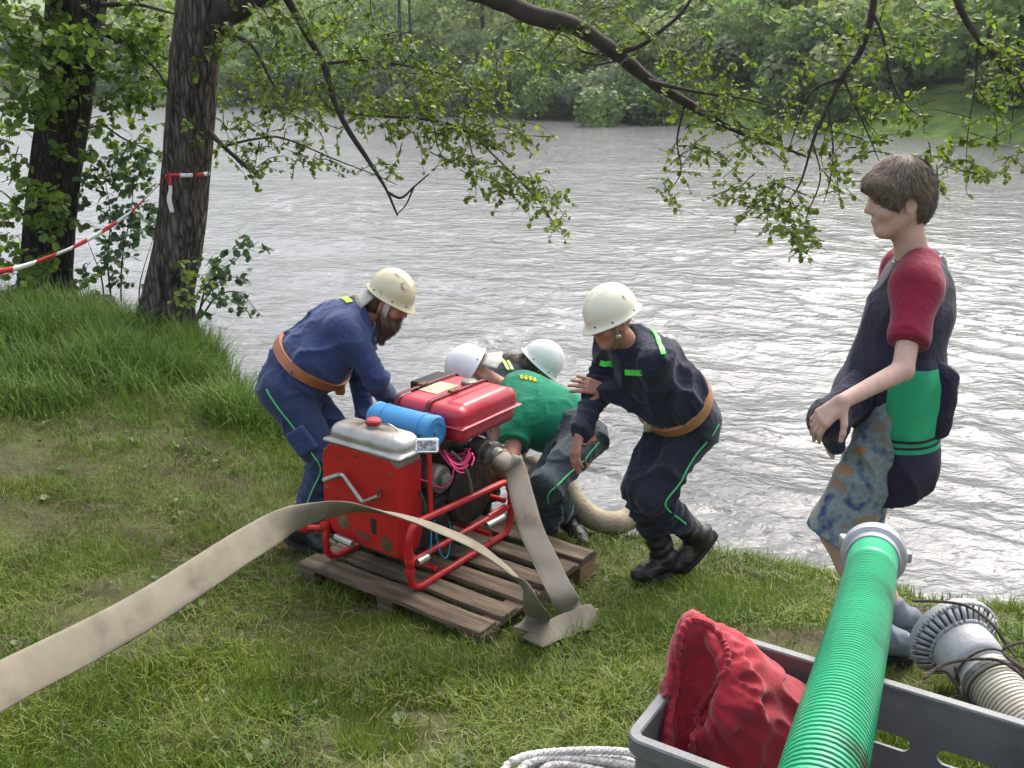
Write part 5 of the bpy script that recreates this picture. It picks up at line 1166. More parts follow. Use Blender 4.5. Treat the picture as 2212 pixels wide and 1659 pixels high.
def head_prims(S, H, fr, sc=1.0, slim=1.0):
    s_, f, u = fr; pt = lambda a, b_, c: H + (s_ * a * slim + f * b_ + u * c) * sc
    M_ = np.array([s_, f, u]); e = lambda c, r, k=.02, op='u': S.ell(pt(*c), np.array(r) * sc * np.array([slim, 1, 1]), M_, k * sc, op)
    e((0, -.012, .035), (.076, .096, .088), .02)                   # cranium
    e((0, .030, -.035), (.060, .062, .080), .035)                  # face block
    e((0, .062, -.092), (.026, .024, .022), .025)                  # chin
    for q in (-1, 1):
        S.cap(pt(q * .058, -.01, -.045), pt(q * .024, .058, -.09), .018 * sc, .016 * sc, .025 * sc)   # jaw line
        e((q * .042, .058, -.028), (.024, .022, .020), .02)        # cheek
        e((q * .031, .098, .012), (.018, .020, .013), .012, 's')   # eye hollow
        S.cap(pt(q * .010, .091, .030), pt(q * .046, .075, .030), .009 * sc, .008 * sc, .012 * sc)     # brow
        e((q * .077, -.012, -.012), (.008, .020, .031), .006)      # ear
        e((q * .084, -.006, -.008), (.005, .010, .017), .004, 's')
    S.cap(pt(0, .088, .016), pt(0, .104, -.018), .009 * sc, .0125 * sc, .010 * sc)                       # nose
    for q in (-1, 1): e((q * .011, .094, -.026), (.009, .010, .008), .006)
    e((0, .086, -.054), (.024, .012, .0065), .006); e((0, .084, -.066), (.021, .012, .0065), .006)       # lips
    e((0, .098, -.060), (.020, .008, .0016), .003, 's')
    return pt
def eyes(pt, parent, O, sc=1.0):
    for q in (-1, 1):
        c = pt(q * .031, .0765, .011) - O; g = nrm(pt(q * .031, .2, .006) - pt(q * .031, 0, .011))
        e_ = MB().lathe([(.0125 * sc * math.sin(a), .0125 * sc * math.cos(a)) for a in np.linspace(.02, 3.12, 9)], c, g, 12).build("eye", MS['eye'], parent)
        MB().lathe([(.001, .0135 * sc), (.0045 * sc, .0131 * sc), (.006 * sc, .0118 * sc)], c, g, 12).build("iris", MS['iris'], e_)

def hand_prims(S, wr, d, n, q, curl=.35, spread=.10, sc=1.0, thumb=.6, curls=None):
    """wr wrist, d hand direction, n palm normal (towards palm), q = +1: thumb on side +cross(d,n)"""
    d = nrm(d); n = nrm(n - d * (np.asarray(n) @ d)); t = np.cross(d, n) * q
    L = np.array([.043, .047, .044, .034]) * sc; kn = []
    for i in range(4):
        off = (.028 - .0185 * i) * sc
        base = wr + d * .012 * sc + t * off * .6; k_ = wr + d * (.092 - .004 * abs(i - 1.2)) * sc + t * off
        S.cap(base, k_, .0135 * sc, .0115 * sc, .012 * sc)
        c_ = curl if curls is None else curls[i]; a = spread * (1.5 - i) * .5; dr = nrm(d + t * a); p = k_; r_ = .0092 * sc
        for j, lf in enumerate((1.0, .62, .5)):
            ang = c_ * (0.9, 1.2, .9)[j]
            dr = nrm(dr * math.cos(ang) + n * math.sin(ang)) if abs(ang) > 1e-3 else dr
            dn = nrm(n - dr * (n @ dr)); 
            e_ = p + dr * L[i] * lf; S.cap(p, e_, r_, r_ * .93, .005 * sc); p = e_; r_ *= .93; n_ = n
    b0 = wr + d * .022 * sc + t * .026 * sc + n * .006 * sc; dr = nrm(d * .62 + t * .75 + n * thumb * .6)
    b1 = b0 + dr * .042 * sc; S.cap(b0, b1, .0145 * sc, .0115 * sc, .012 * sc)
    dr = nrm(dr + d * .45 + n * thumb * .3); b2 = b1 + dr * .032 * sc; S.cap(b1, b2, .0108 * sc, .010 * sc, .006 * sc)
    dr = nrm(dr + d * .35 + n * thumb * .2); S.cap(b2, b2 + dr * .025 * sc, .0098 * sc, .0085 * sc, .006 * sc)

def body_core(J, fr, skin, name, O, hands, sc=1.0, hs=1.0, arm=(.040, .036, .026), leg=(.034, .030, .028), h=.0052, slim=1.0, torso=(.085, .05)):
    S = Shape(); lf = nrm(J['shL'] - J['shR']); lh = nrm(J['hipL'] - J['hipR'])
    mid = (J['pel'] + J['neck']) / 2; W, D = torso
    S.ecap(J['pel'], mid, lh, W * .95, D, W * .85, D * .95, .04); S.ecap(mid, J['neck'] + nrm(J['pel'] - J['neck']) * .13, lf, W * .9, D, W, D * 1.05, .05)
    s_, f, u = fr
    S.cap(J['neck'] + nrm(J['pel'] - J['neck']) * .05, J['head'] - u * .06 - f * .012, .060 * sc * slim, .052 * sc * slim, .03)
    for q in 'LR':
        S.cap(J['sh' + q], J['el' + q], arm[0] * sc, arm[1] * sc, .03); S.cap(J['el' + q], J['wr' + q], arm[1] * sc, arm[2] * sc, .012)
        S.cap(J['neck'] + nrm(J['pel'] - J['neck']) * .08, J['sh' + q], .05, .045 * sc, .04)
        S.cap(J['hip' + q], J['kn' + q], leg[0] * sc, leg[1] * sc, .03); S.cap(J['kn' + q], J['an' + q], leg[1] * sc, leg[2] * sc, .012)
        S.cap(J['kn' + q] + (J['an' + q] - J['kn' + q]) * .28 - nrm(J['toe' + q] - J['an' + q]) * .012, J['kn' + q] + (J['an' + q] - J['kn' + q]) * .45 - nrm(J['toe' + q] - J['an' + q]) * .01, leg[1] * .95 * sc, leg[1] * .7 * sc, .03)
        S.cap(J['an' + q], J['toe' + q] - (J['toe' + q] - J['an' + q]) * .25, .030, .022, .015)
        if hands.get(q): hand_prims(S, J['wr' + q], **hands[q], sc=hs)
        else: S.cap(J['wr' + q], J['wr' + q] + nrm(J['wr' + q] - J['el' + q]) * .1, .026, .02)
    pt = head_prims(S, J['head'], fr, sc, slim)
    return S, pt

def sleeves(S, J, ru=(.068, .058), rf=(.056, .047), folds=.009, cuff=True, k=.05):
    for q in 'LR':
        sh, el, wr = J['sh' + q], J['el' + q], J['wr' + q]; inn = nrm((sh + wr) / 2 - el + 1e-6)
        S.cap(sh, el, ru[0], ru[1], k, fold=folds, fk=150, ft=(.85, .4), fdir=inn); S.cap(el, wr + (el - wr) * .10, rf[0], rf[1], .02, fold=folds, fk=150, ft=(.12, .45), fdir=inn)
        if cuff: S.cyl(wr + (el - wr) * .17, wr + (el - wr) * .015, rf[1] * .98, rf[1] * .92, .008)
def torso_prims(S, J, W=.20, D=.135, waist=(.175, .125), hip=None, shk=.06, belly=0.0, chest_t=.30):
    lf = nrm(J['shL'] - J['shR']); lh = nrm(J['hipL'] - J['hipR']); ax = J['neck'] - J['pel']
    ws = J['pel'] + ax * .30; ch = J['pel'] + ax * .66
    fw = nrm(np.cross(lf, ax))
    if hip: S.ecap(J['pel'] + ax * .02, ws, lh, hip[0], hip[1], waist[0], waist[1], .04)
    S.ecap(ws, ch, (lf + lh) / 2, waist[0], waist[1], W * .93, D, .05)
    S.ecap(ch, J['pel'] + ax * .82, lf, W * .93, D, W * .80, D * .86, .05)
    for q in 'LR': S.cap(J['pel'] + ax * .90, J['sh' + q], .072, .070, shk)
    if belly: S.ell(J['pel'] + ax * .38 + fw * .05, (waist[0] * .9, .12 + belly, .16), np.array([lh, fw, nrm(ax)]), .06)
    return ax, fw
def collar(S, J, fr, r=.072):
    ax = nrm(J['neck'] - J['pel']); dn = nrm(J['head'] - fr[2] * .06 - J['neck'])
    S.cyl(J['neck'] - ax * .01 - dn * .02, J['neck'] + dn * .045, r * 1.12, r * .98, .03)
    S.cap(J['neck'] + dn * .05, J['neck'] + dn * .12, r * .84, r * .84, .004, 's')
def trousers(J, thigh=(.100, .080), shin=(.078, .076), hipr=(.172, .138), end=.72, folds=.012, f=None, rise=.16):
    S = Shape(); lh = nrm(J['hipL'] - J['hipR']); ax = nrm(J['neck'] - J['pel']); dn = nrm((J['knL'] + J['knR']) / 2 - J['pel'])
    S.ecap(J['pel'] - ax * .0 + dn * .03, J['pel'] + ax * rise, lh, hipr[0], hipr[1], hipr[0] * .97, hipr[1] * .92, .05)
    for q in 'LR':
        hp, kn, an = J['hip' + q], J['kn' + q], J['an' + q]; inn = nrm((hp + an) / 2 - kn + 1e-6)
        S.cap(hp, kn, thigh[0], thigh[1], .05, fold=folds, fk=95, ft=(.9, .45), fdir=inn)
        S.cap(kn, kn + (an - kn) * end, shin[0], shin[1], .025, fold=folds, fk=110, ft=(.55, .6))
        S.cyl(kn + (an - kn) * (end - .06), kn + (an - kn) * (end + .09), shin[1] * 1.0, shin[1] * .95, .02)
    S.disp.append(cloth_disp(.012, .003, 4.6, 11))
    return S
def boot(J, q, parent, O, shaft=.24, r=.056, ms='black'):
    an, kn, toe = J['an' + q], J['kn' + q], J['toe' + q]; up = nrm(kn - an)
    fd = nrm(toe - an); sd_ = nrm(np.cross(fd, up)); flat = nrm(np.cross(sd_, fd))       # flat = foot's up
    if flat @ up < 0: flat = -flat
    # sole plane runs from heel to toe
    heel = an - up * .075 - fd * .02
    tp = toe - flat * .0; dr = nrm(tp - heel); fu = nrm(np.cross(np.cross(dr, up), dr)); 
    if fu @ up < 0: fu = -fu
    sd2 = np.cross(dr, fu)
    S = Shape()
    S.cap(an + up * shaft, an, r * 1.04, r * .92, .02, fold=.005, fk=120, ft=(.75, .4)); S.cyl(an + up * (shaft - .01), an + up * (shaft + .03), r * 1.06, r * 1.07, .012)
    S.ell(heel + fu * .045, (.040, .048, .050), np.array([sd2, dr, fu]), .03)
    S.cap(an - up * .01, heel + dr * .15 + fu * .045, .048, .040, .03)
    S.ell(heel + dr * .17 + fu * .035, (.049, .078, .042), np.array([sd2, dr, fu]), .03)
    S.cut(heel - fu * .004, -fu); S.disp.append(cloth_disp(.004, .0015, 9, 22))
    b_ = S.build("boot", .007, MS[ms], parent, O)
    out = []
    for i in range(28):
        a = 2 * math.pi * i / 28; c = math.cos(a); y = .105 + .140 * c; wdt = (.040 + .012 * max(0, c)) * abs(math.sin(a)) ** .6 * (1 if math.sin(a) > 0 else -1)
        out.append((y - .02, wdt))
    MB().prism(out, fu * .026, heel - O - fu * .022, dr, sd2).build("sole", MS['sole'], b_, smooth=False)
    # laces
    lb = MB()
    for i in range(5):
        c = an + up * (.02 + .035 * i) + fd * .0; fwd = nrm(fd - up * (fd @ up)); p0 = c + fwd * (r * .9) + sd2 * .022; p1 = c + up * .02 + fwd * (r * .9) - sd2 * .022
        ps = S.project(np.array([p0, (p0 + p1) / 2, p1]), .002); lb.tube(ps - O, .0028, 5)
    lb.build("lace", MS['sole'], b_)
    return S
def helmet(pt_fr, H, parent, O, m, sc=1.0, tilt=0.0, label=None, ridges=True, back=.0):
    s_, f, u = pt_fr
    if tilt: f, u = nrm(f * math.cos(tilt) + u * math.sin(tilt)), nrm(u * math.cos(tilt) - f * math.sin(tilt))
    c = H + u * .050 - f * .010; nth, nph = 18, 40; V = []; Fc = []
    A_, B_, C_ = .110 * sc, .134 * sc, .130 * sc
    rows = []
    for i in range(nth + 1):
        t = i / nth * 1.0; th = t * math.pi * .5
        rows.append((math.sin(th), math.cos(th), 0))
    rows += [(1.015, -.16, 0), (1.05, -.24, 1), (1.105, -.275, 1), (1.105, -.30, 1), (1.03, -.275, 1), (.975, -.2, 0), (.965, 0, 0)]
    inner = [(math.sin(t) * .96, math.cos(t) * .96, 0) for t in np.linspace(math.pi / 2 * .9, .05, 8)]
    for rr, hh, lip in rows + inner:
        for j in range(nph):
            a = 2 * math.pi * j / nph; ca, sa = math.cos(a), math.sin(a)
            x, y = sa * rr * A_, ca * rr * B_; z = hh * C_
            if lip and rr > 1.04: y += .016 * max(0, ca) ** 2; z -= .014 * max(0, ca) ** 3 - .004
            if ridges and hh > .05 and rr < 1.0 and not lip:
                for kx, am in ((0, .0055), (.042, .004), (-.042, .004)): z += am * math.exp(-((x - kx) / .008) ** 2) * hh * min(1, 3 * (1 - rr ** 4))
            V.append(c + s_ * x + f * y + u * z - O)
    R_ = len(rows) + len(inner)
    for i in range(R_ - 1):
        for j in range(nph): Fc.append((i * nph + j, i * nph + (j + 1) % nph, (i + 1) * nph + (j + 1) % nph, (i + 1) * nph + j))
    o = mesh_np("helmet", V, Fc, m, parent, True)
    dk = MS['sole']
    for a in (.55, 1.25, 2.2, 4.08, 5.03, 5.73):
        p = c + s_ * math.sin(a) * A_ * 1.012 + f * math.cos(a) * B_ * 1.012 - u * .12 * C_ - O; nn = nrm(s_ * math.sin(a) + f * math.cos(a))
        MB().lathe([(.0045, -.003), (.0045, .0015), (.002, .0028)], p, nn, 8).build("rivet", dk, o)
    return o, c, (s_, f, u)
def strap_loop(pt, parent, O, m, w=.016, chin=-.098, buckle=True, fwd=.035):
    """chin strap down one cheek, under the chin and up the other"""
    P = [pt(.086, .012, .03), pt(.083, .018, -.03), pt(.066, .028, -.078), pt(.032, fwd, chin - .016), pt(0, fwd + .006, chin - .022), pt(-.032, fwd, chin - .016), pt(-.066, .028, -.078), pt(-.083, .018, -.03), pt(-.086, .012, .03)]
    P = catmull(P, 5) - O; V = []; Fc = []; c = P.mean(0)
    T = np.gradient(P, axis=0); side = pt(0, 1, 0) - pt(0, 0, 0)
    for i, p in enumerate(P):
        t = nrm(T[i]); wv = nrm(side - t * (side @ t)); ov = nrm(np.cross(t, wv)); ov = ov if ov @ (p - c) > 0 else -ov
        V += [p + wv * w / 2, p - wv * w / 2, p - wv * w / 2 + ov * .004, p + wv * w / 2 + ov * .004]
    for i in range(len(P) - 1):
        for k in range(4): Fc.append((i * 4 + k, i * 4 + (k + 1) % 4, i * 4 + 4 + (k + 1) % 4, i * 4 + 4 + k))
    o = mesh_np("chin_strap", V, Fc, m, parent, False)
    if buckle:
        for q in (1, -1): MB().rbox(pt(q * .088, .020, -.045) - O - .011, pt(q * .088, .020, -.045) - O + .011, .005).build("buckle", MS['metal'], o)
    return o
def strands(S, region, comb, n, length, rad=.0016, seed=1, lift=.006, steps=5, droop=0.0):
    """hair locks lying on a hair shape; returns V, F"""
    rg = np.random.default_rng(seed); lo, hi = S.bounds()
    P = []; tot = 0
    while tot < n:
        p = lo + rg.random((n * 6, 3)) * (hi - lo); d = S.eval(p); p = p[np.abs(d) < .012]; p = p[region(p)]; P.append(p); tot += len(p)
        if len(P) > 12: break
    p = S.project(np.concatenate(P)[:n], .001); n = len(p)
    L = length * (.6 + .8 * rg.random(n)); path = [p]; jit = rg.normal(0, .22, (n, 3))
    for k in range(steps):
        g = S.grad(p); c = comb(p) + jit; c = c - g * (c * g).sum(1, keepdims=True); c /= np.maximum(np.linalg.norm(c, axis=1, keepdims=True), 1e-6)
        q = p + c * (L / steps)[:, None] + A3(0, 0, -1) * droop * (L / steps)[:, None]
        p = S.project(q, .001 + lift * ((k + 1) / steps) ** 2, 2); path.append(p)
    V = []; K = steps + 1
    for k, q in enumerate(path):
        g = S.grad(q); t = (path[min(k + 1, steps)] - path[max(k - 1, 0)]); w_ = np.cross(t, g); w_ /= np.maximum(np.linalg.norm(w_, axis=1, keepdims=True), 1e-9)
        r = rad * (1 - .85 * (k / steps) ** 2); V += [q - w_ * r, q + w_ * r + g * r * .5]
    V = np.stack(V, 1).reshape(-1, 3); I = np.arange(n)[:, None] * 2 * K
    Fc = np.concatenate([np.concatenate([I + 2 * k, I + 2 * k + 1, I + 2 * k + 3, I + 2 * k + 2], 1) for k in range(steps)])
    return V, Fc
def hair_object(S, name, m, parent, O, h, st):
    V, Fc = S.nets(h)
    for v, f_ in st: Fc = np.concatenate([Fc, f_ + len(V)]); V = np.concatenate([V, v])
    return mesh_np(name, V - O, Fc, m, parent, True)
def finish_person(S, skin, O, label, h=.0056):
    o = S.build("person", h, skin, None, O); o.location = O; tag(o, label, "person"); return o
def piping(TS, J, q, parent, O, lat, m, t1=1.0, w=.007):
    hp, kn, an = J['hip' + q], J['kn' + q], J['an' + q]; s0 = nrm(lat)
    P = [hp + s0 * .12 + nrm(hp - kn) * .05] + [hp + (kn - hp) * t + s0 * .10 for t in (.25, .5, .75, 1)] + [kn + (an - kn) * t + s0 * .09 for t in (.25, .5, .65)]
    n = max(3, int(len(P) * t1)); P = catmull(P[:n], 6); P = P + .008 * np.stack([noise3(P, 9.0), noise3(P + 5, 9.0), noise3(P + 9, 9.0)], 1)
    return ribbon_on(TS, "piping", P[::3], w, m, parent, O, .003, 44)
def belt_on(JS, J, t, parent, O, m, w=.05, tilt=0.0, drop=0.0, off=.006):
    ax = J['neck'] - J['pel']; lh = nrm(J['hipL'] - J['hipR']); fw = nrm(np.cross(lh, ax)); c = J['pel'] + ax * t
    up = nrm(ax); P = [c + lh * .20 * math.cos(a) + fw * .16 * math.sin(a) + up * (tilt * math.sin(a) + drop * math.cos(a)) for a in np.linspace(0, 2 * math.pi, 16, endpoint=False)]
    return ribbon_on(JS, "belt", P, w, m, parent, O, off, 64, up=up, closed=True), (c, lh, fw, up)
# ------------------------------------------------------------------ fireman crouching at the water's edge (dark navy suit)
def fireman_navy():
    J = {}; f = nrm(A3(-.86, -.5, 0)); lf = left_of(f)
    J['pel'] = aty(1486, 905, 4.50); J['hipL'] = J['pel'] + lf * .09; J['hipR'] = J['pel'] - lf * .09
    J['neck'] = reach(J['pel'], 1352, 738, .53); m_ = J['neck'] + nrm(J['pel'] - J['neck']) * .06; sv = nrm(lf + A3(0, 0, -.12))
    J['shL'] = m_ + sv * .18; J['shR'] = m_ - sv * .18
    J['elL'] = reach(J['shL'], 1412, 893, .30, True); J['wrL'] = reach(J['elL'], 1300, 838, .25)
    J['elR'] = reach(J['shR'], 1290, 858, .29); J['wrR'] = reach(J['elR'], 1252, 938, .25)
    J['anR'] = atz(1438, 1206, .31); J['knR'] = ik(J['hipR'], J['anR'], .42, .42, f)
    J['anL'] = atz(1508, 1158, .41); J['knL'] = ik(J['hipL'], J['anL'], .42, .42, f)
    J['toeL'] = atz(1462, 1238, .235); J['toeR'] = atz(1384, 1256, .225)
    J['head'] = aty(1322, 694, J['neck'][1] - .09)
    fr = frame(A3(-.93, -.30, -.30), (0, 0, 1)); O = A3(J['pel'][0], J['pel'][1] - .05, .21)
    hands = {'L': dict(d=nrm(A3(-.85, -.1, .25)), n=A3(-.1, .9, -.4), q=1, curl=.42, spread=.25), 'R': dict(d=nrm(A3(-.22, -.3, -.9)), n=A3(.75, .35, -.2), q=-1, curl=.32, spread=.16)}
    S, pt = body_core(J, fr, MS['skin_b'], "person", O, hands)
    p = finish_person(S, MS['skin_b'], O, "man in dark navy overalls and cream helmet, crouching with one hand raised")
    eyes(pt, p, O)
    JS = Shape(); torso_prims(JS, J, .195, .135, (.178, .135), (.178, .14)); sleeves(JS, J); collar(JS, J, fr)
    ax = J['neck'] - J['pel']; fw = nrm(np.cross(lf, ax))
    JS.cap(J['pel'] + ax * .40 - fw * .05, J['pel'] + ax * .68 - fw * .065, .11, .10, .08); JS.ecap(J['pel'] + ax * .27, J['pel'] + ax * .33, lf, .19, .155, .19, .155, .05)
    JS.disp.append(cloth_disp(.013, .003, 4.6, 12)); j = JS.build("jacket", .0085, MS['navy'], p, O)
    TS = trousers(J, end=.52); t_ = TS.build("trousers", .009, MS['navy2'], p, O)
    piping(TS, J, 'L', t_, O, lf, MS['pipe'], .9)
    for q in 'LR': boot(J, q, p, O, .25, .064)
    BS_ = Shape(); torso_prims(BS_, J, .195, .135, (.178, .135), (.178, .14)); BS_.ecap(J['pel'] + ax * .27, J['pel'] + ax * .33, lf, .19, .155, .19, .155, .05); b_, (c, lh, fw2, up) = belt_on(BS_, J, .24, p, O, MS['belt2'], .052, -.03, off=.016)
    MB().rbox(*(lambda x: (x - A3(.022, .012, .028), x + A3(.022, .012, .028)))(JS.project((c + fw2 * .2)[None], .012)[0] - O), .008).build("buckle", MS['metal'], b_)
    # reflective tabs on the chest pockets and shoulder seams
    for a, b2 in (((1350, 803), (1386, 805)), ((1297, 782), (1324, 788))):
        P = [aty(*a, 4.05), aty((a[0] + b2[0]) / 2, (a[1] + b2[1]) / 2, 4.05), aty(*b2, 4.05)]
        P = [march(JS, q) for q in P]; ribbon_on(JS, "reflective_tab", P, .026, MS['lime2'], j, O, .006, 14)
    P = [march(JS, aty(*q, 4.0)) for q in ((1408, 714), (1420, 730), (1428, 748), (1433, 766))]; ribbon_on(JS, "reflective_stripe", P, .022, MS['lime2'], j, O, .006, 18)
    h_, c, hf = helmet(fr, J['head'], p, O, MS['h_cream'], .96, tilt=-.10)
    strap_loop(pt, h_, O, MS['strap'])
    return p
def march(S, q, n=60):
    """first point of the shape on the sight line towards q"""
    d = nrm(q - CAM); t = 2.0; best = (9, t)
    for _ in range(n):
        v = S.eval((CAM + d * t)[None])[0]
        if v < best[0]: best = (v, t)
        if v < 1e-3 or t > 8: break
        t += max(v * .8, .002)
    return S.project((CAM + d * best[1])[None], 0)[0]
# ------------------------------------------------------------------ bearded fireman bending over the pump (blue suit)
def fireman_blue():
    J = {}; f = nrm(A3(.95, -.18, 0)); lf = left_of(f)
    J['pel'] = aty(618, 832, 4.85); J['hipL'] = J['pel'] + lf * .095; J['hipR'] = J['pel'] - lf * .095
    J['neck'] = reach(J['pel'], 792, 668, .56); m_ = J['neck'] + nrm(J['pel'] - J['neck']) * .07
    J['shL'] = m_ + lf * .19; J['shR'] = m_ - lf * .19
    J['wrR'] = aty(836, 866, 5.0); J['elR'] = ik(J['shR'], J['wrR'], .31, .27, A3(.3, -.5, -.1))
    J['wrL'] = aty(794, 903, 4.98); J['elL'] = ik(J['shL'], J['wrL'], .31, .27, A3(-.8, .2, -.3))
    J['anR'] = atz(652, 1146, .33); J['knR'] = ik(J['hipR'], J['anR'], .43, .43, f)
    J['anL'] = atz(700, 1110, .33); J['knL'] = ik(J['hipL'], J['anL'], .43, .43, f)
    J['toeR'] = atz(706, 1192, .235); J['toeL'] = atz(765, 1145, .235)
    J['head'] = aty(843, 650, J['neck'][1] - .05)
    fr = frame(A3(.80, -.16, -.56), (0, 0, 1)); O = A3(J['pel'][0] + .1, J['pel'][1], .22)
    hands = {'R': dict(d=nrm(A3(.7, .2, -.25)), n=A3(0, 0, -1), q=-1, curl=.3), 'L': dict(d=nrm(A3(.6, -.1, -.5)), n=A3(0, 0, -1), q=1, curl=.3)}
    S, pt = body_core(J, fr, MS['skin'], "person", O, hands)
    p = finish_person(S, MS['skin_b'], O, "bearded man in blue overalls and worn helmet, bending over the pump")
    eyes(pt, p, O)
    JS = Shape(); ax, fw = torso_prims(JS, J, .205, .145, (.185, .15), (.185, .15), belly=.02); sleeves(JS, J, (.078, .066), (.062, .053), .011); collar(JS, J, fr, .07)
    JS.cap(J['pel'] + ax * .28 - fw * .06, J['pel'] + ax * .75 - fw * .04, .12, .11, .08)
    JS.disp.append(cloth_disp(.013, .003, 4.2, 12)); j = JS.build("jacket", .0085, MS['blue'], p, O)
    TS = trousers(J, (.108, .086), (.084, .082), (.182, .155), .80); t_ = TS.build("trousers", .009, MS['blue2'], p, O)
    piping(TS, J, 'R', t_, O, -lf, MS['pipe'])
    pk = Shape().rbx(TS.project((J['hipR'] + (J['knR'] - J['hipR']) * .66 - lf * .12)[None], 0)[0], (.055, .022, .07), np.array([nrm(np.cross(lf, J['knR'] - J['hipR'])), lf, nrm(J['hipR'] - J['knR'])]), .012)
    pk.build("leg_pocket", .007, MS['blue'], t_, O)
    for q in 'LR':
        bs = boot(J, q, p, O, .16)
    BS_ = Shape(); torso_prims(BS_, J, .205, .145, (.185, .15), (.185, .15), belly=.02); BS_.cap(J['pel'] + ax * .28 - fw * .06, J['pel'] + ax * .75 - fw * .04, .12, .11, .08); b_, (c, lh, fw2, up) = belt_on(BS_, J, .33, p, O, MS['belt'], .05, .03, off=.016)
    MB().rbox(*(lambda x: (x - A3(.025, .02, .035), x + A3(.025, .02, .035)))(JS.project((c + fw2 * .22)[None], .012)[0] - O), .012).build("pouch", MS['belt'], b_)
    P = [march(JS, aty(*q, 4.5)) for q in ((738, 640), (745, 646), (756, 655))]; ribbon_on(JS, "reflective_tab", P, .032, MS['lime'], j, O, .006, 12)
    h_, c, hf = helmet(fr, J['head'], p, O, MS['h_old'], .92, tilt=.10)
    strap_loop(pt, h_, O, MS['flap'], .030, buckle=False)
    s_, f_, u_ = fr
    # leather neck flap below the helmet's back
    V = []; Fc = []; na, nr = 15, 4
    for i in range(nr):
        for k in range(na):
            a = math.pi + (k / (na - 1) - .5) * 2.0; r = .105 + .012 * i; V.append(J['head'] + s_ * math.sin(a) * r * .9 + f_ * math.cos(a) * r * 1.12 + u_ * (-.004 - .028 * i) - O)
    for i in range(nr - 1):
        for k in range(na - 1): Fc.append((i * na + k, i * na + k + 1, i * na + na + k + 1, i * na + na + k))
    o = mesh_np("neck_flap", V, Fc, MS['flap'], h_, True); md = o.modifiers.new("thick", 'SOLIDIFY'); md.thickness = .005
    # long hair down the back, beard on the chin
    HS = Shape(); HS.ell(pt(0, -.04, .0), (.082, .075, .09), np.array([s_, f_, u_]), .03); back = nrm(J['pel'] - J['neck'])
    nb = J['neck'] - fw * .050; HS.cap(pt(0, -.055, -.05), nb + back * .02, .055, .045, .04); HS.cap(nb + back * .02, nb + back * .15 - fw * .035, .045, .020, .03)
    HS.disp.append(lambda P: .004 * ridge(P * (1, 1, .4), 30))
    st = [strands(HS, lambda P: np.ones(len(P), bool), lambda P: back + A3(-.2, 0, -.2) + 0 * P, 900, .09, .0018, 5)]
    hair_object(HS, "hair", MS['hair_b'], p, O, .007, st)
    BS = Shape(); BS.ell(pt(0, .045, -.095), (.056, .050, .040), np.array([s_, f_, u_]), .03); BS.cap(pt(0, .065, -.10), pt(0, .070, -.205), .050, .018, .04)
    for q in (-1, 1): BS.cap(pt(q * .060, .0, -.03), pt(q * .05, .04, -.09), .020, .026, .03)
    BS.ell(pt(0, .094, -.046), (.032, .014, .008), np.array([s_, f_, u_]), .01); BS.ell(pt(0, .098, -.062), (.018, .016, .006), np.array([s_, f_, u_]), .006, 's')
    BS.disp.append(lambda P: .004 * ridge(P * (1, 1, .5), 34))
    st = [strands(BS, lambda P: np.ones(len(P), bool), lambda P: A3(.1, 0, -1) + 0 * P, 700, .05, .0016, 6, .012)]
    hair_object(BS, "beard", MS['hair_b'], p, O, .006, st)
    return p
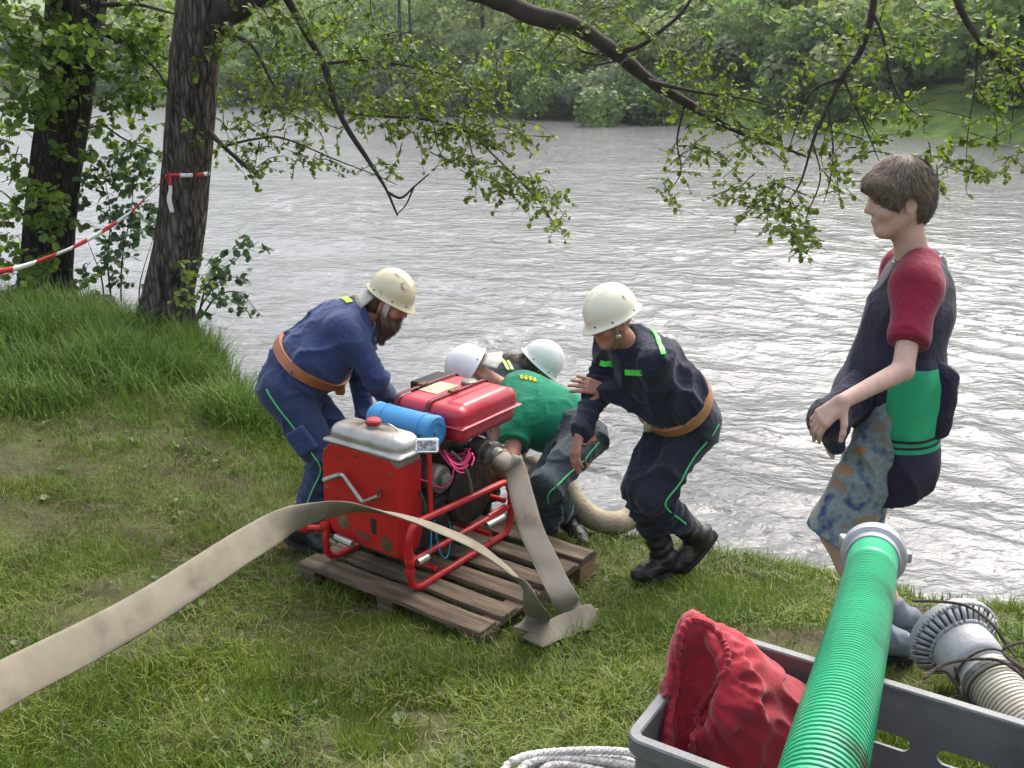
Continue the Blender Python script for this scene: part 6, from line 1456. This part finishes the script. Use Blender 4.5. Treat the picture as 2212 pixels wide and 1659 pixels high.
# ------------------------------------------------------------------ man in a green T-shirt reaching down behind the pump
def man_green():
    J = {}; f = nrm(A3(-.96, -.12, 0)); lf = left_of(f)
    J['pel'] = aty(1262, 938, 5.05); J['hipL'] = J['pel'] + lf * .09; J['hipR'] = J['pel'] - lf * .09
    J['neck'] = reach(J['pel'], 1092, 845, .56, True); m_ = J['neck'] + nrm(J['pel'] - J['neck']) * .07
    J['shL'] = m_ + lf * .18 + A3(0, 0, -.02); J['shR'] = m_ - lf * .18 + A3(0, 0, -.02)
    J['elL'] = reach(J['shL'], 1104, 988, .31); J['wrL'] = reach(J['elL'], 1052, 1040, .24, True)
    J['wrR'] = aty(1050, 1030, 5.0); J['elR'] = ik(J['shR'], J['wrR'], .30, .26, A3(.5, .5, -.3))
    J['anL'] = atz(1182, 1140, .27); J['knL'] = ik(J['hipL'], J['anL'], .42, .41, A3(-.5, -.85, 0))
    J['anR'] = atz(1226, 1122, .22); J['knR'] = ik(J['hipR'], J['anR'], .42, .41, A3(-.45, -.6, 0))
    J['toeL'] = atz(1168, 1186, .17); J['toeR'] = atz(1258, 1170, .13)
    J['head'] = aty(1024, 806, J['neck'][1] - .03)
    fr = frame(A3(-.50, -.12, -.82), A3(-.82, 0, .55)); O = A3(J['pel'][0] - .1, J['pel'][1], .18); s_, f_, u_ = fr
    hands = {'L': dict(d=nrm(A3(-.5, -.1, -.8)), n=A3(-.2, .9, .1), q=1, curl=.5), 'R': dict(d=nrm(A3(-.5, -.1, -.8)), n=A3(-.2, -.9, .1), q=-1, curl=.5)}
    S, pt = body_core(J, fr, MS['skin_b'], "person", O, hands, arm=(.052, .046, .030), torso=(.165, .115))
    p = finish_person(S, MS['skin_b'], O, "man in green T-shirt and white helmet, doubled over behind the pump")
    eyes(pt, p, O)
    JS = Shape(); ax, fw = torso_prims(JS, J, .20, .14, (.185, .150), None, belly=.03)
    JS.cap(J['pel'] + ax * .36 - fw * .04, J['pel'] + ax * .78 - fw * .05, .125, .11, .08)
    for q in 'LR':
        sh, el = J['sh' + q], J['el' + q]; JS.cap(sh, sh + (el - sh) * .45, .076, .076, .05, fold=.006, fk=90); JS.cyl(sh + (el - sh) * .3, sh + (el - sh) * .72, .074, .086, .03)
    dn = nrm(J['head'] - u_ * .06 - J['neck']); JS.cyl(J['neck'] - dn * .03, J['neck'] + dn * .012, .085, .070, .02)
    JS.disp.append(cloth_disp(.007, .002, 4.2, 10)); j = JS.build("t_shirt", .0085, MS['green'], p, O)
    # yellow print across the back of the shirt
    yl = mat("yellow_print", (.55, .50, .03), scale=50, rough=.8); bk = [(1128, 812), (1139, 815), (1150, 818)]
    for dx, dy in ((0, 0), (9, 1.5), (19, 3.5), (28, 5.5)):
        for oy, hh in ((0, .03),):
            P = [march(JS, aty(1126 + dx + k * 1.2, 811 + dy + k * 4.2, 4.7)) for k in range(3)]; ribbon_on(JS, "print", P, .017, yl, j, O, .003, 6)
    TS = trousers(J, (.104, .084), (.080, .076), (.170, .135), .66, rise=.06); t_ = TS.build("trousers", .009, MS['slate'], p, O); piping(TS, J, 'L', t_, O, lf, MS['pipe'], .8, .006)
    for q in 'LR': boot(J, q, p, O, .26, .060)
    belt_on(TS, J, .10, p, O, MS['belt'], .035)
    h_, c, hf = helmet(fr, J['head'], p, O, MS['h_white'], 1.0, ridges=False)
    strap_loop(pt, h_, O, MS['flap'], .022)
    V = []; Fc = []; na, nr = 19, 5
    for i in range(nr):
        for k in range(na):
            a = math.pi + (k / (na - 1) - .5) * 1.9; e_ = i / (nr - 1); r = .118 + .055 * e_ + .006 * e_ * math.sin(a * 13)
            V.append(J['head'] + s_ * math.sin(a) * r * (.9 + .25 * e_) + f_ * math.cos(a) * r * 1.05 + u_ * (.002 - .085 * e_ + .006 * e_ * math.sin(a * 9)) - O)
    for i in range(nr - 1):
        for k in range(na - 1): Fc.append((i * na + k, i * na + k + 1, i * na + na + k + 1, i * na + na + k))
    o = mesh_np("neck_flap", V, Fc, MS['flap'], h_, True); md = o.modifiers.new("thick", 'SOLIDIFY'); md.thickness = .004
    return p
# ------------------------------------------------------------------ long-haired fireman, mostly hidden behind the others
def fireman_hidden():
    J = {}; f = nrm(A3(.95, -.1, 0)); lf = left_of(f)
    J['pel'] = aty(985, 880, 5.45); J['hipL'] = J['pel'] + lf * .09; J['hipR'] = J['pel'] - lf * .09
    J['neck'] = reach(J['pel'], 1122, 812, .47, True); m_ = J['neck'] + nrm(J['pel'] - J['neck']) * .06
    J['shL'] = m_ + lf * .175 - A3(0, 0, .02); J['shR'] = m_ - lf * .175 - A3(0, 0, .02)
    for q, s_ in (('L', 1), ('R', -1)):
        J['wr' + q] = J['sh' + q] + A3(.06, -.02, -.50); J['el' + q] = ik(J['sh' + q], J['wr' + q], .29, .26, A3(-1, 0, 0))
        J['an' + q] = A3(J['pel'][0] + .05, J['pel'][1] + lf[1] * s_ * .12, .06); J['kn' + q] = ik(J['hip' + q], J['an' + q], .42, .41, f); J['toe' + q] = J['an' + q] + f * .17 + A3(0, 0, -.07)
    J['head'] = aty(1163, 793, J['neck'][1] - .02)
    fr = frame(A3(.72, .15, -.66), A3(.6, 0, .8)); O = A3(J['pel'][0], J['pel'][1], 0.0); s_, f_, u_ = fr
    hd = dict(d=A3(.1, 0, -1), n=A3(1, 0, 0), curl=.5)
    S, pt = body_core(J, fr, MS['skin_b'], "person", O, {'L': dict(hd, q=1), 'R': dict(hd, q=-1)}, h=.006)
    p = finish_person(S, MS['skin_b'], O, "long-haired person in dark jacket and off-white helmet, stooping behind the green shirt", .0085)
    JS = Shape(); ax, fw = torso_prims(JS, J, .20, .14, (.18, .14), (.18, .14)); sleeves(JS, J); collar(JS, J, fr); JS.disp.append(cloth_disp()); j = JS.build("jacket", .010, MS['navy'], p, O)
    for dx in (0, 9):
        P = [march(JS, aty(*q, 5.0)) for q in ((1085 + dx, 778), (1091 + dx, 788), (1097 + dx, 800))]; ribbon_on(JS, "reflective_stripe", P, .018, MS['lime'], j, O, .006, 10)
    TS = trousers(J); TS.build("trousers", .011, MS['navy2'], p, O)
    for q in 'LR': boot(J, q, p, O)
    h_, c, hf = helmet(fr, J['head'], p, O, MS['h_grey'], .98); strap_loop(pt, h_, O, MS['strap'])
    HS = Shape(); HS.ell(pt(0, -.045, -.0), (.082, .07, .09), np.array([s_, f_, u_]), .03); back = nrm(J['pel'] - J['neck']); nb = J['neck'] - fw * .08
    HS.cap(pt(0, -.07, -.05), nb + back * .05 + A3(0, 0, .03), .055, .045, .04); HS.cap(nb + back * .05 + A3(0, 0, .03), nb + back * .24 + A3(0, 0, .02), .042, .02, .03)
    HS.disp.append(lambda P: .005 * ridge(P, 28))
    hair_object(HS, "hair", MS['hair_d'], p, O, .007, [strands(HS, lambda P: np.ones(len(P), bool), lambda P: back + A3(0, 0, .1) + 0 * P, 900, .09, .0018, 8, .012)])
    return p
# ------------------------------------------------------------------ boy watching
def boy():
    J = {}; f = nrm(A3(-.96, .26, 0)); lf = left_of(f)
    J['pel'] = aty(1930, 895, 3.22); J['hipL'] = J['pel'] + lf * .085; J['hipR'] = J['pel'] - lf * .085
    J['neck'] = reach(J['pel'], 1988, 536, .53)
    J['shL'] = J['neck'] + lf * .155 + A3(-.015, 0, -.06); J['shR'] = J['neck'] - lf * .155 + A3(-.015, 0, -.06)
    J['wrL'] = aty(1822, 866, 3.02); J['elL'] = reach(J['shL'], 1950, 800, .29); J['wrL'] = reach(J['elL'], 1822, 866, .245)
    J['wrR'] = aty(1818, 890, 3.22); J['elR'] = ik(J['shR'], J['wrR'], .285, .245, A3(.5, .35, -.6))
    J['anL'] = atz(1912, 1380, .68); J['knL'] = ik(J['hipL'], J['anL'], .45, .44, f + lf * .1)
    J['anR'] = atz(1935, 1330, .69); J['knR'] = ik(J['hipR'], J['anR'], .43, .42, f)
    J['toeL'] = J['anL'] + f * .10 + A3(0, 0, -.055); J['toeR'] = J['anR'] + nrm(f + lf * .3) * .15 + A3(0, 0, -.055)
    J['head'] = aty(1946, 432, J['neck'][1] - .02)
    fr = frame(A3(-.97, .10, -.16), (0, 0, 1)); O = A3(J['pel'][0] + .02, J['pel'][1], .60); s_, f_, u_ = fr
    hands = {'L': dict(d=nrm(A3(-.62, .1, -.65)), n=A3(.55, .55, -.5), q=1, curl=.5, spread=.05), 'R': dict(d=nrm(A3(-.5, -.3, -.6)), n=A3(.5, -.5, -.3), q=-1, curl=.5)}
    S, pt = body_core(J, fr, MS['skin_y'], "person", O, hands, sc=1.02, arm=(.037, .033, .024), leg=(.064, .050, .034), slim=.93, hs=.95, torso=(.085, .05))
    p = finish_person(S, MS['skin_y'], O, "boy in dark T-shirt with crimson sleeves, patterned shorts, watching with folded arms")
    eyes(pt, p, O, 1.02)
    tee = cloth("dark_jersey", (.020, .020, .036), .2); red = cloth("crimson_jersey", (.20, .010, .032), .2)
    JS = Shape(); ax, fw = torso_prims(JS, J, .178, .125, (.155, .130), (.158, .132), shk=.05)
    JS.cap(J['pel'] + ax * .70 - fw * .03, J['pel'] + ax * .80 - fw * .035, .095, .085, .06)
    JS.cap(J['pel'] + ax * .62 + fw * .03, J['pel'] + ax * .20 + fw * .11, .085, .080, .08); JS.ell(J['pel'] + ax * .06 + fw * .15, (.14, .06, .085), np.array([lf, fw, nrm(ax)]), .06)
    dn = nrm(J['head'] - u_ * .06 - J['neck']); JS.cyl(J['neck'] - dn * .035, J['neck'] + dn * .004, .088, .071, .02)
    JS.disp.append(cloth_disp(.006, .002, 4.2, 10, (1, 1, .4))); j = JS.build("t_shirt", .0075, tee, p, O)
    SS = Shape()
    for q, nm in (('L', 1), ('R', 0)):
        SS = Shape(); sh, el = J['sh' + q], J['el' + q]; sdn = lf if q == 'L' else -lf
        SS.cap(J['neck'] + sdn * .066 - A3(0, 0, .012), sh, .066, .076, .03); SS.cap(sh, sh + (el - sh) * .5, .075, .060, .05); SS.cyl(sh + (el - sh) * .2, sh + (el - sh) * .68, .056, .064, .03)
        SS.disp.append(cloth_disp(.0045, .0015, 4.0, 10, (1, 1, .6))); SS.build("sleeve", .0075, red, j, O)
    # patterned shorts
    sh_m = mat("patterned_cotton", [(.30, (.035, .045, .14)), (.42, (.12, .15, .17)), (.50, (.20, .24, .24)), (.60, (.16, .18, .16)), (.66, (.30, .16, .07))], scale=17, detail=2, rough=.9, bump=.2, bump_scale=40)
    TS = Shape(); TS.ecap(J['pel'] - nrm(ax) * .03, J['pel'] + ax * .22, lf, .152, .125, .148, .118, .04)
    for q in 'LR':
        hp, kn = J['hip' + q], J['kn' + q]; TS.cap(hp, hp + (kn - hp) * .7, .098, .092, .05, fold=.006, fk=60); TS.cyl(hp + (kn - hp) * .5, hp + (kn - hp) * 1.02, .094, .108, .03)
    TS.disp.append(cloth_disp(.008, .002, 4.5, 10)); TS.build("shorts", .0085, sh_m, p, O)
    # sweater knotted round the waist: navy with a green band and two stripes
    sw = bpy.data.materials.new("striped_sweater"); sw.use_nodes = True; N, L = sw.node_tree.nodes, sw.node_tree.links; b_ = N["Principled BSDF"]; b_.inputs["Roughness"].default_value = .9
    hemz = atz_on(1950, 1085, J['pel'][1] - .1); tc = N.new("ShaderNodeTexCoord"); sx = N.new("ShaderNodeSeparateXYZ"); L.new(tc.outputs["Object"], sx.inputs[0])
    z1 = aty(1950, 945, 3.1)[2] - O[2]; z2 = aty(1950, 1085, 3.1)[2] - O[2]
    mr = N.new("ShaderNodeMapRange"); mr.inputs["From Min"].default_value = z2; mr.inputs["From Max"].default_value = z1 + .26; L.new(sx.outputs[2], mr.inputs[0])
    rp = N.new("ShaderNodeValToRGB"); rp.color_ramp.interpolation = 'CONSTANT'; e = rp.color_ramp.elements; tot = z1 + .26 - z2; st = (z1 - z2) / tot; nv = (.013, .011, .03, 1); gr = (.015, .30, .13, 1)
    lev = [(0, nv), (st - .075, gr), (st - .045, nv), (st - .025, gr), (st, nv), (st + .025, gr), (.97, nv)]
    while len(e) < len(lev): e.new(.5)
    for q, (a, c) in zip(e, lev): q.position = a; q.color = c
    L.new(mr.outputs[0], rp.inputs[0]); L.new(rp.outputs[0], b_.inputs["Base Color"])
    bp = N.new("ShaderNodeBump"); nz = N.new("ShaderNodeTexNoise"); nz.inputs["Scale"].default_value = 60; bp.inputs["Strength"].default_value = .3; bp.inputs["Distance"].default_value = .01; L.new(nz.outputs[0], bp.inputs["Height"]); L.new(bp.outputs[0], b_.inputs["Normal"])
    WS = Shape(); top = J['pel'] + A3(.02, -.02, .13); bot = J['pel'] + A3(.03, -.03, -.30)
    WS.ecap(top, bot + A3(0, 0, .14), lf, .165, .128, .168, .122, .05); WS.ecap(bot + A3(0, 0, .14), bot + A3(-.01, 0, .02), lf, .168, .122, .165, .115, .04)
    WS.cut(J['pel'] + f * .045, f); WS.cut(bot + A3(-.06, 0, .02), A3(.34, 0, -1)); WS.disp.append(cloth_disp(.010, .003, 4.0, 9, (1, 1, .4)))
    so = WS.build("sweater", .0085, sw, p, O)
    nav = cloth("navy_knit", (.013, .011, .03), .4); NS = Shape()
    ring = [J['pel'] + A3(0, 0, .14) + lf * .165 * math.cos(a) + f * .145 * math.sin(a) for a in np.linspace(-.5, math.pi + .4, 9)]
    NS.ecap(J['pel'] + A3(.085, -.125, .17), J['pel'] + A3(.10, -.125, -.02), A3(1, 0, 0), .055, .035, .050, .030, .03); NS.cap(J['pel'] + A3(.08, .08, .16), J['pel'] + A3(.09, -.10, .17), .045, .045, .03)
    hb = (J['wrL'] + J['wrR']) / 2 + A3(-.06, .0, -.025)
    NS.cap(J['pel'] + fw * .12 + A3(0, -.04, .10), hb + A3(.02, 0, -.02), .072, .060, .05); NS.cap(hb + A3(.02, 0, -.02), hb + A3(.06, .02, -.12), .058, .032, .04)
    NS.disp.append(cloth_disp(.006, .003, 5.0, 12)); NS.build("sweater_bundle", .008, nav, so, O)
    # trainers
    grey = mat("trainer_fabric", (.14, .16, .19), scale=40, rough=.8)
    for q in 'LR': boot(J, q, p, O, .03, .040, 'black').__class__
    for ch in p.children:
        if ch.name.startswith("boot"):
            ch.data.materials[0] = grey; ch.name = "trainer"
    # bead necklace
    nk = MB(); c = J['neck'] + dn * .012
    pts = [c + lf * .072 * math.cos(a) + f * .074 * math.sin(a) - A3(0, 0, .030 * max(0, math.sin(a)) - .012) for a in np.linspace(0, 2 * math.pi, 40, endpoint=False)]
    nk.tube(np.array(pts) - O, .0045, 6, closed=True); nk.build("necklace", mat("bone_beads", [(.45, (.10, .07, .04)), (.55, (.55, .50, .38))], scale=70, rough=.5), p)
    # hair
    HS = Shape(); M_ = np.array([s_, f_, u_]); HS.ell(pt(0, -.004, .050), (.083, .094, .090), M_, .02); HS.ell(pt(0, -.048, .000), (.070, .048, .080), M_, .03)
    for q in (-1, 1): HS.ell(pt(q * .070, .022, .030), (.013, .040, .040), M_, .02)
    HS.ell(pt(0, .066, .062), (.070, .042, .036), M_, .025)
    HS.ell(pt(0, .125, -.02), (.085, .062, .075), M_, .02, 's')
    for q in (-1, 1): HS.ell(pt(q * .088, -.008, -.016), (.03, .024, .036), M_, .008, 's')
    HS.disp.append(lambda P: .005 * ridge(P * (1, 1, .35), 26) + .004 * noise3(P, 14))
    crown = pt(0, -.04, .13); dwn = lambda P: nrm_rows(P - crown) * .8 - u_ * .6 + f_ * .35 * np.clip((P - J['head']) @ f_ / .08, -.4, 1)[:, None]
    st = [strands(HS, lambda P: np.ones(len(P), bool), dwn, 5600, .050, .0012, 11, .012)]
    hair_object(HS, "hair", MS['hair_y'], p, O, .0055, st)
    return p
def nrm_rows(V): return V / np.maximum(np.linalg.norm(V, axis=1, keepdims=True), 1e-9)
def atz_on(px, py, Y): return aty(px, py, Y)[2]
for fn_ in (fireman_navy, fireman_blue, man_green, fireman_hidden, boy): fn_()
# ================================================================== grass
def grass_material(name, cols):
    m = bpy.data.materials.new(name); m.use_nodes = True; N, L = m.node_tree.nodes, m.node_tree.links; b_ = N["Principled BSDF"]; g = N.new("ShaderNodeNewGeometry")
    rp = N.new("ShaderNodeValToRGB"); e = rp.color_ramp.elements
    while len(e) < len(cols): e.new(.5)
    for q, (a, c) in zip(e, cols): q.position = a; q.color = (*c, 1)
    tc = N.new("ShaderNodeTexCoord"); nz = N.new("ShaderNodeTexNoise"); nz.inputs["Scale"].default_value = 1.6; nz.inputs["Detail"].default_value = 4; L.new(tc.outputs["Object"], nz.inputs["Vector"])
    mx = N.new("ShaderNodeMix"); mx.inputs[0].default_value = .55; L.new(g.outputs["Random Per Island"], mx.inputs[2]); L.new(nz.outputs["Fac"], mx.inputs[3]); L.new(mx.outputs[0], rp.inputs[0]); L.new(rp.outputs[0], b_.inputs["Base Color"]); b_.inputs["Roughness"].default_value = .55
    t = N.new("ShaderNodeBsdfTranslucent"); ms = N.new("ShaderNodeMixShader"); ms.inputs[0].default_value = .3; L.new(rp.outputs[0], t.inputs[0]); L.new(b_.outputs[0], ms.inputs[1]); L.new(t.outputs[0], ms.inputs[2]); L.new(ms.outputs[0], N["Material Output"].inputs[0])
    return m
def blades(X, Y, h, w, lean, az, seg, sink=.01):
    n = len(X); Z = ground_z(X, Y) - sink; base = np.c_[X, Y, Z]; d = np.c_[np.cos(az), np.sin(az), az * 0]; s_ = np.c_[-np.sin(az), np.cos(az), az * 0]; rows = []
    for k in range(seg + 1):
        t = k / seg; out = d * (np.sin(lean * t) * t * h)[:, None] if seg > 1 else d * (np.sin(lean) * t * h)[:, None]; up_ = (np.cos(lean * t * .9) * t * h + sink * t) if seg > 1 else np.cos(lean) * t * h + sink * t
        c = base + out; c[:, 2] += up_; ww = w * (1 - .88 * t ** 1.5); rows += [c - s_ * ww[:, None] / 2, c + s_ * ww[:, None] / 2]
    V = np.stack(rows, 1).reshape(-1, 3); I = np.arange(n)[:, None] * 2 * (seg + 1); Fc = np.concatenate([I + [2 * k, 2 * k + 1, 2 * k + 3, 2 * k + 2] for k in range(seg)]); return V, Fc
rg = np.random.default_rng(12)
def sample(n, x0, x1, y0, y1, wt=None):
    out = []
    while sum(map(len, out)) < n:
        X = rg.uniform(x0, x1, n); Y = rg.uniform(y0, y1, n); k = ground_z(X, Y) > .03
        if wt is not None: k &= rg.random(n) < wt(X, Y)
        out.append(np.c_[X, Y][k])
    q = np.concatenate(out)[:n]; return q[:, 0], q[:, 1]
g_m = grass_material("lawn_grass", [(.22, (.044, .074, .005)), (.42, (.096, .158, .007)), (.60, (.146, .215, .010)), (.82, (.200, .250, .018)), (.97, (.25, .23, .07))])
near_w = lambda X, Y: np.minimum(1, (3.0 / np.hypot(X, Y)) ** 1.3) * (.12 + .88 * (noise3(np.c_[X, Y, X * 0], 1.7) + .55 * noise3(np.c_[X, Y, X * 0], 4.5) > -.42))
X, Y = sample(230000, -4.4, 3.2, 2.0, 9.2, near_w); n = len(X)
cl = noise3(np.c_[X, Y, X * 0 + 3], 3.2); h = (.026 + .036 * rg.random(n)) * (1 + 1.3 * np.clip(cl, -.5, 1)); flow = 6.28 * noise3(np.c_[X, Y, X * 0 + 8], 1.1)
V, Fc = blades(X, Y, h, .0034 + .0016 * rg.random(n), np.abs(rg.normal(.65, .4, n)), flow + rg.normal(0, 1.0, n), 1); o = mesh_np("grass", V, Fc, g_m, None, False); tag(o, "short mown grass covering the river bank", "grass", kind="stuff")
X, Y = sample(42000, -4.4, 3.2, 2.0, 8.0, lambda X, Y: np.minimum(1, (3.0 / np.hypot(X, Y)) ** 1.2) * np.clip(.25 + 1.2 * noise3(np.c_[X, Y, X * 0 + 5], 2.4), 0, 1)); n = len(X)
V, Fc = blades(X, Y, .05 + .075 * rg.random(n), .0035 + .0015 * rg.random(n), .5 + 1.2 * rg.random(n), rg.random(n) * 6.28, 2); o = mesh_np("long_grass", V, Fc, g_m, None, False); tag(o, "longer tufts of grass left in the mown bank", "grass", kind="stuff")
# cut stalks lying on the turf
straw = grass_material("cut_straw", [(.2, (.08, .10, .02)), (.5, (.15, .16, .05)), (.8, (.25, .23, .10))])
X, Y = sample(5000, -4.2, 3.0, 2.0, 7.5, lambda X, Y: np.minimum(1, (2.8 / np.hypot(X, Y)) ** 1.2) * np.clip(.35 + noise3(np.c_[X, Y, X * 0 + 12], 1.3), 0, 1)); n = len(X); az = rg.random(n) * 6.28; Ln = .03 + .07 * rg.random(n); Zg = ground_z(X, Y) + .022 + .02 * rg.random(n)
a_ = np.c_[X, Y, Zg]; d = np.c_[np.cos(az), np.sin(az), rg.normal(0, .12, n)]; s_ = np.c_[-np.sin(az), np.cos(az), az * 0] * .0016; V = np.stack([a_ - s_, a_ + s_, a_ + d * Ln[:, None] + s_ * .6, a_ + d * Ln[:, None] - s_ * .6], 1).reshape(-1, 3)
o = mesh_np("grass_clippings", V, np.arange(4 * n).reshape(-1, 4), straw, None, False); tag(o, "dry cut stalks strewn over the mown grass", "clippings", kind="stuff")
# tall rank grass by the alders and along the water
t_m = grass_material("rank_grass", [(.2, (.050, .105, .010)), (.5, (.110, .195, .016)), (.8, (.175, .255, .030))])
def tall_w(X, Y):
    a = np.clip((Y - 5.6 + .25 * noise3(np.c_[X, Y, X * 0], 2)) / .8, 0, 1) * (X < -1.0) * np.clip(.55 + 1.1 * noise3(np.c_[X, Y, X * 0 + 4], 2.6), .12, 1); b_ = np.clip(1 - np.abs(ybank(X) - Y) / .5, 0, 1) * .35 * (X > 1.2); return np.maximum(a, b_)
X, Y = sample(52000, -7.5, 3.4, 3.0, 11.5, tall_w); n = len(X); tall = np.clip((Y - 5.7) / .7, .25, 1) * np.where(X > 1.0, .8, 1)
V, Fc = blades(X, Y, (.10 + .24 * rg.random(n)) * tall * (1 + .5 * noise3(np.c_[X, Y, X * 0 + 4], 2.6)), .007 + .006 * rg.random(n), .3 + 1.1 * rg.random(n) ** 1.4, rg.random(n) * 6.28, 2); o = mesh_np("rank_grass", V, Fc, t_m, None, False); tag(o, "tall uncut grass round the alders and along the water", "grass", kind="stuff")
# broad-leaved weeds low in the turf
X, Y = sample(130, -3, 2.6, 2.1, 6.5); P = []; D = []
for x_, y_ in zip(X, Y):
    k = rg.integers(4, 9); a = rg.random(k) * 6.28; P.append(np.c_[x_ + .01 * np.cos(a), y_ + .01 * np.sin(a), np.full(k, gz(x_, y_) + .02)]); D.append(np.c_[np.cos(a), np.sin(a), .35 + .3 * rg.random(k)])
P, D = np.concatenate(P), np.concatenate(D); V, Fc = leaf_verts(P, D, A3(0, 0, 1) + 0 * P + rg.normal(0, .2, P.shape), .016 + .026 * rg.random(len(P))); o = mesh_np("ground_weeds", V, Fc, leaf_material("weed_leaf", (.085, .13, .03), .25, .35), None, False); tag(o, "scattered broad-leaved weeds low in the turf", "weeds", kind="stuff")
# ================================================================== thin haze volume, added to veil the far bank and lift shadows
hz = MB().box((-460, -340, -2.2), (460, 720, 110)).build("haze", None, None, smooth=False)
hz.data.materials.clear(); hm = bpy.data.materials.new("veiling_haze"); hm.use_nodes = True; N, L = hm.node_tree.nodes, hm.node_tree.links
N.remove(N["Principled BSDF"]); pv = N.new("ShaderNodeVolumePrincipled"); pv.inputs["Color"].default_value = (.92, .95, 1.0, 1); pv.inputs["Density"].default_value = .00035; pv.inputs["Anisotropy"].default_value = .3
L.new(pv.outputs[0], N["Material Output"].inputs["Volume"]); hz.data.materials.append(hm); tag(hz, kind="stuff")
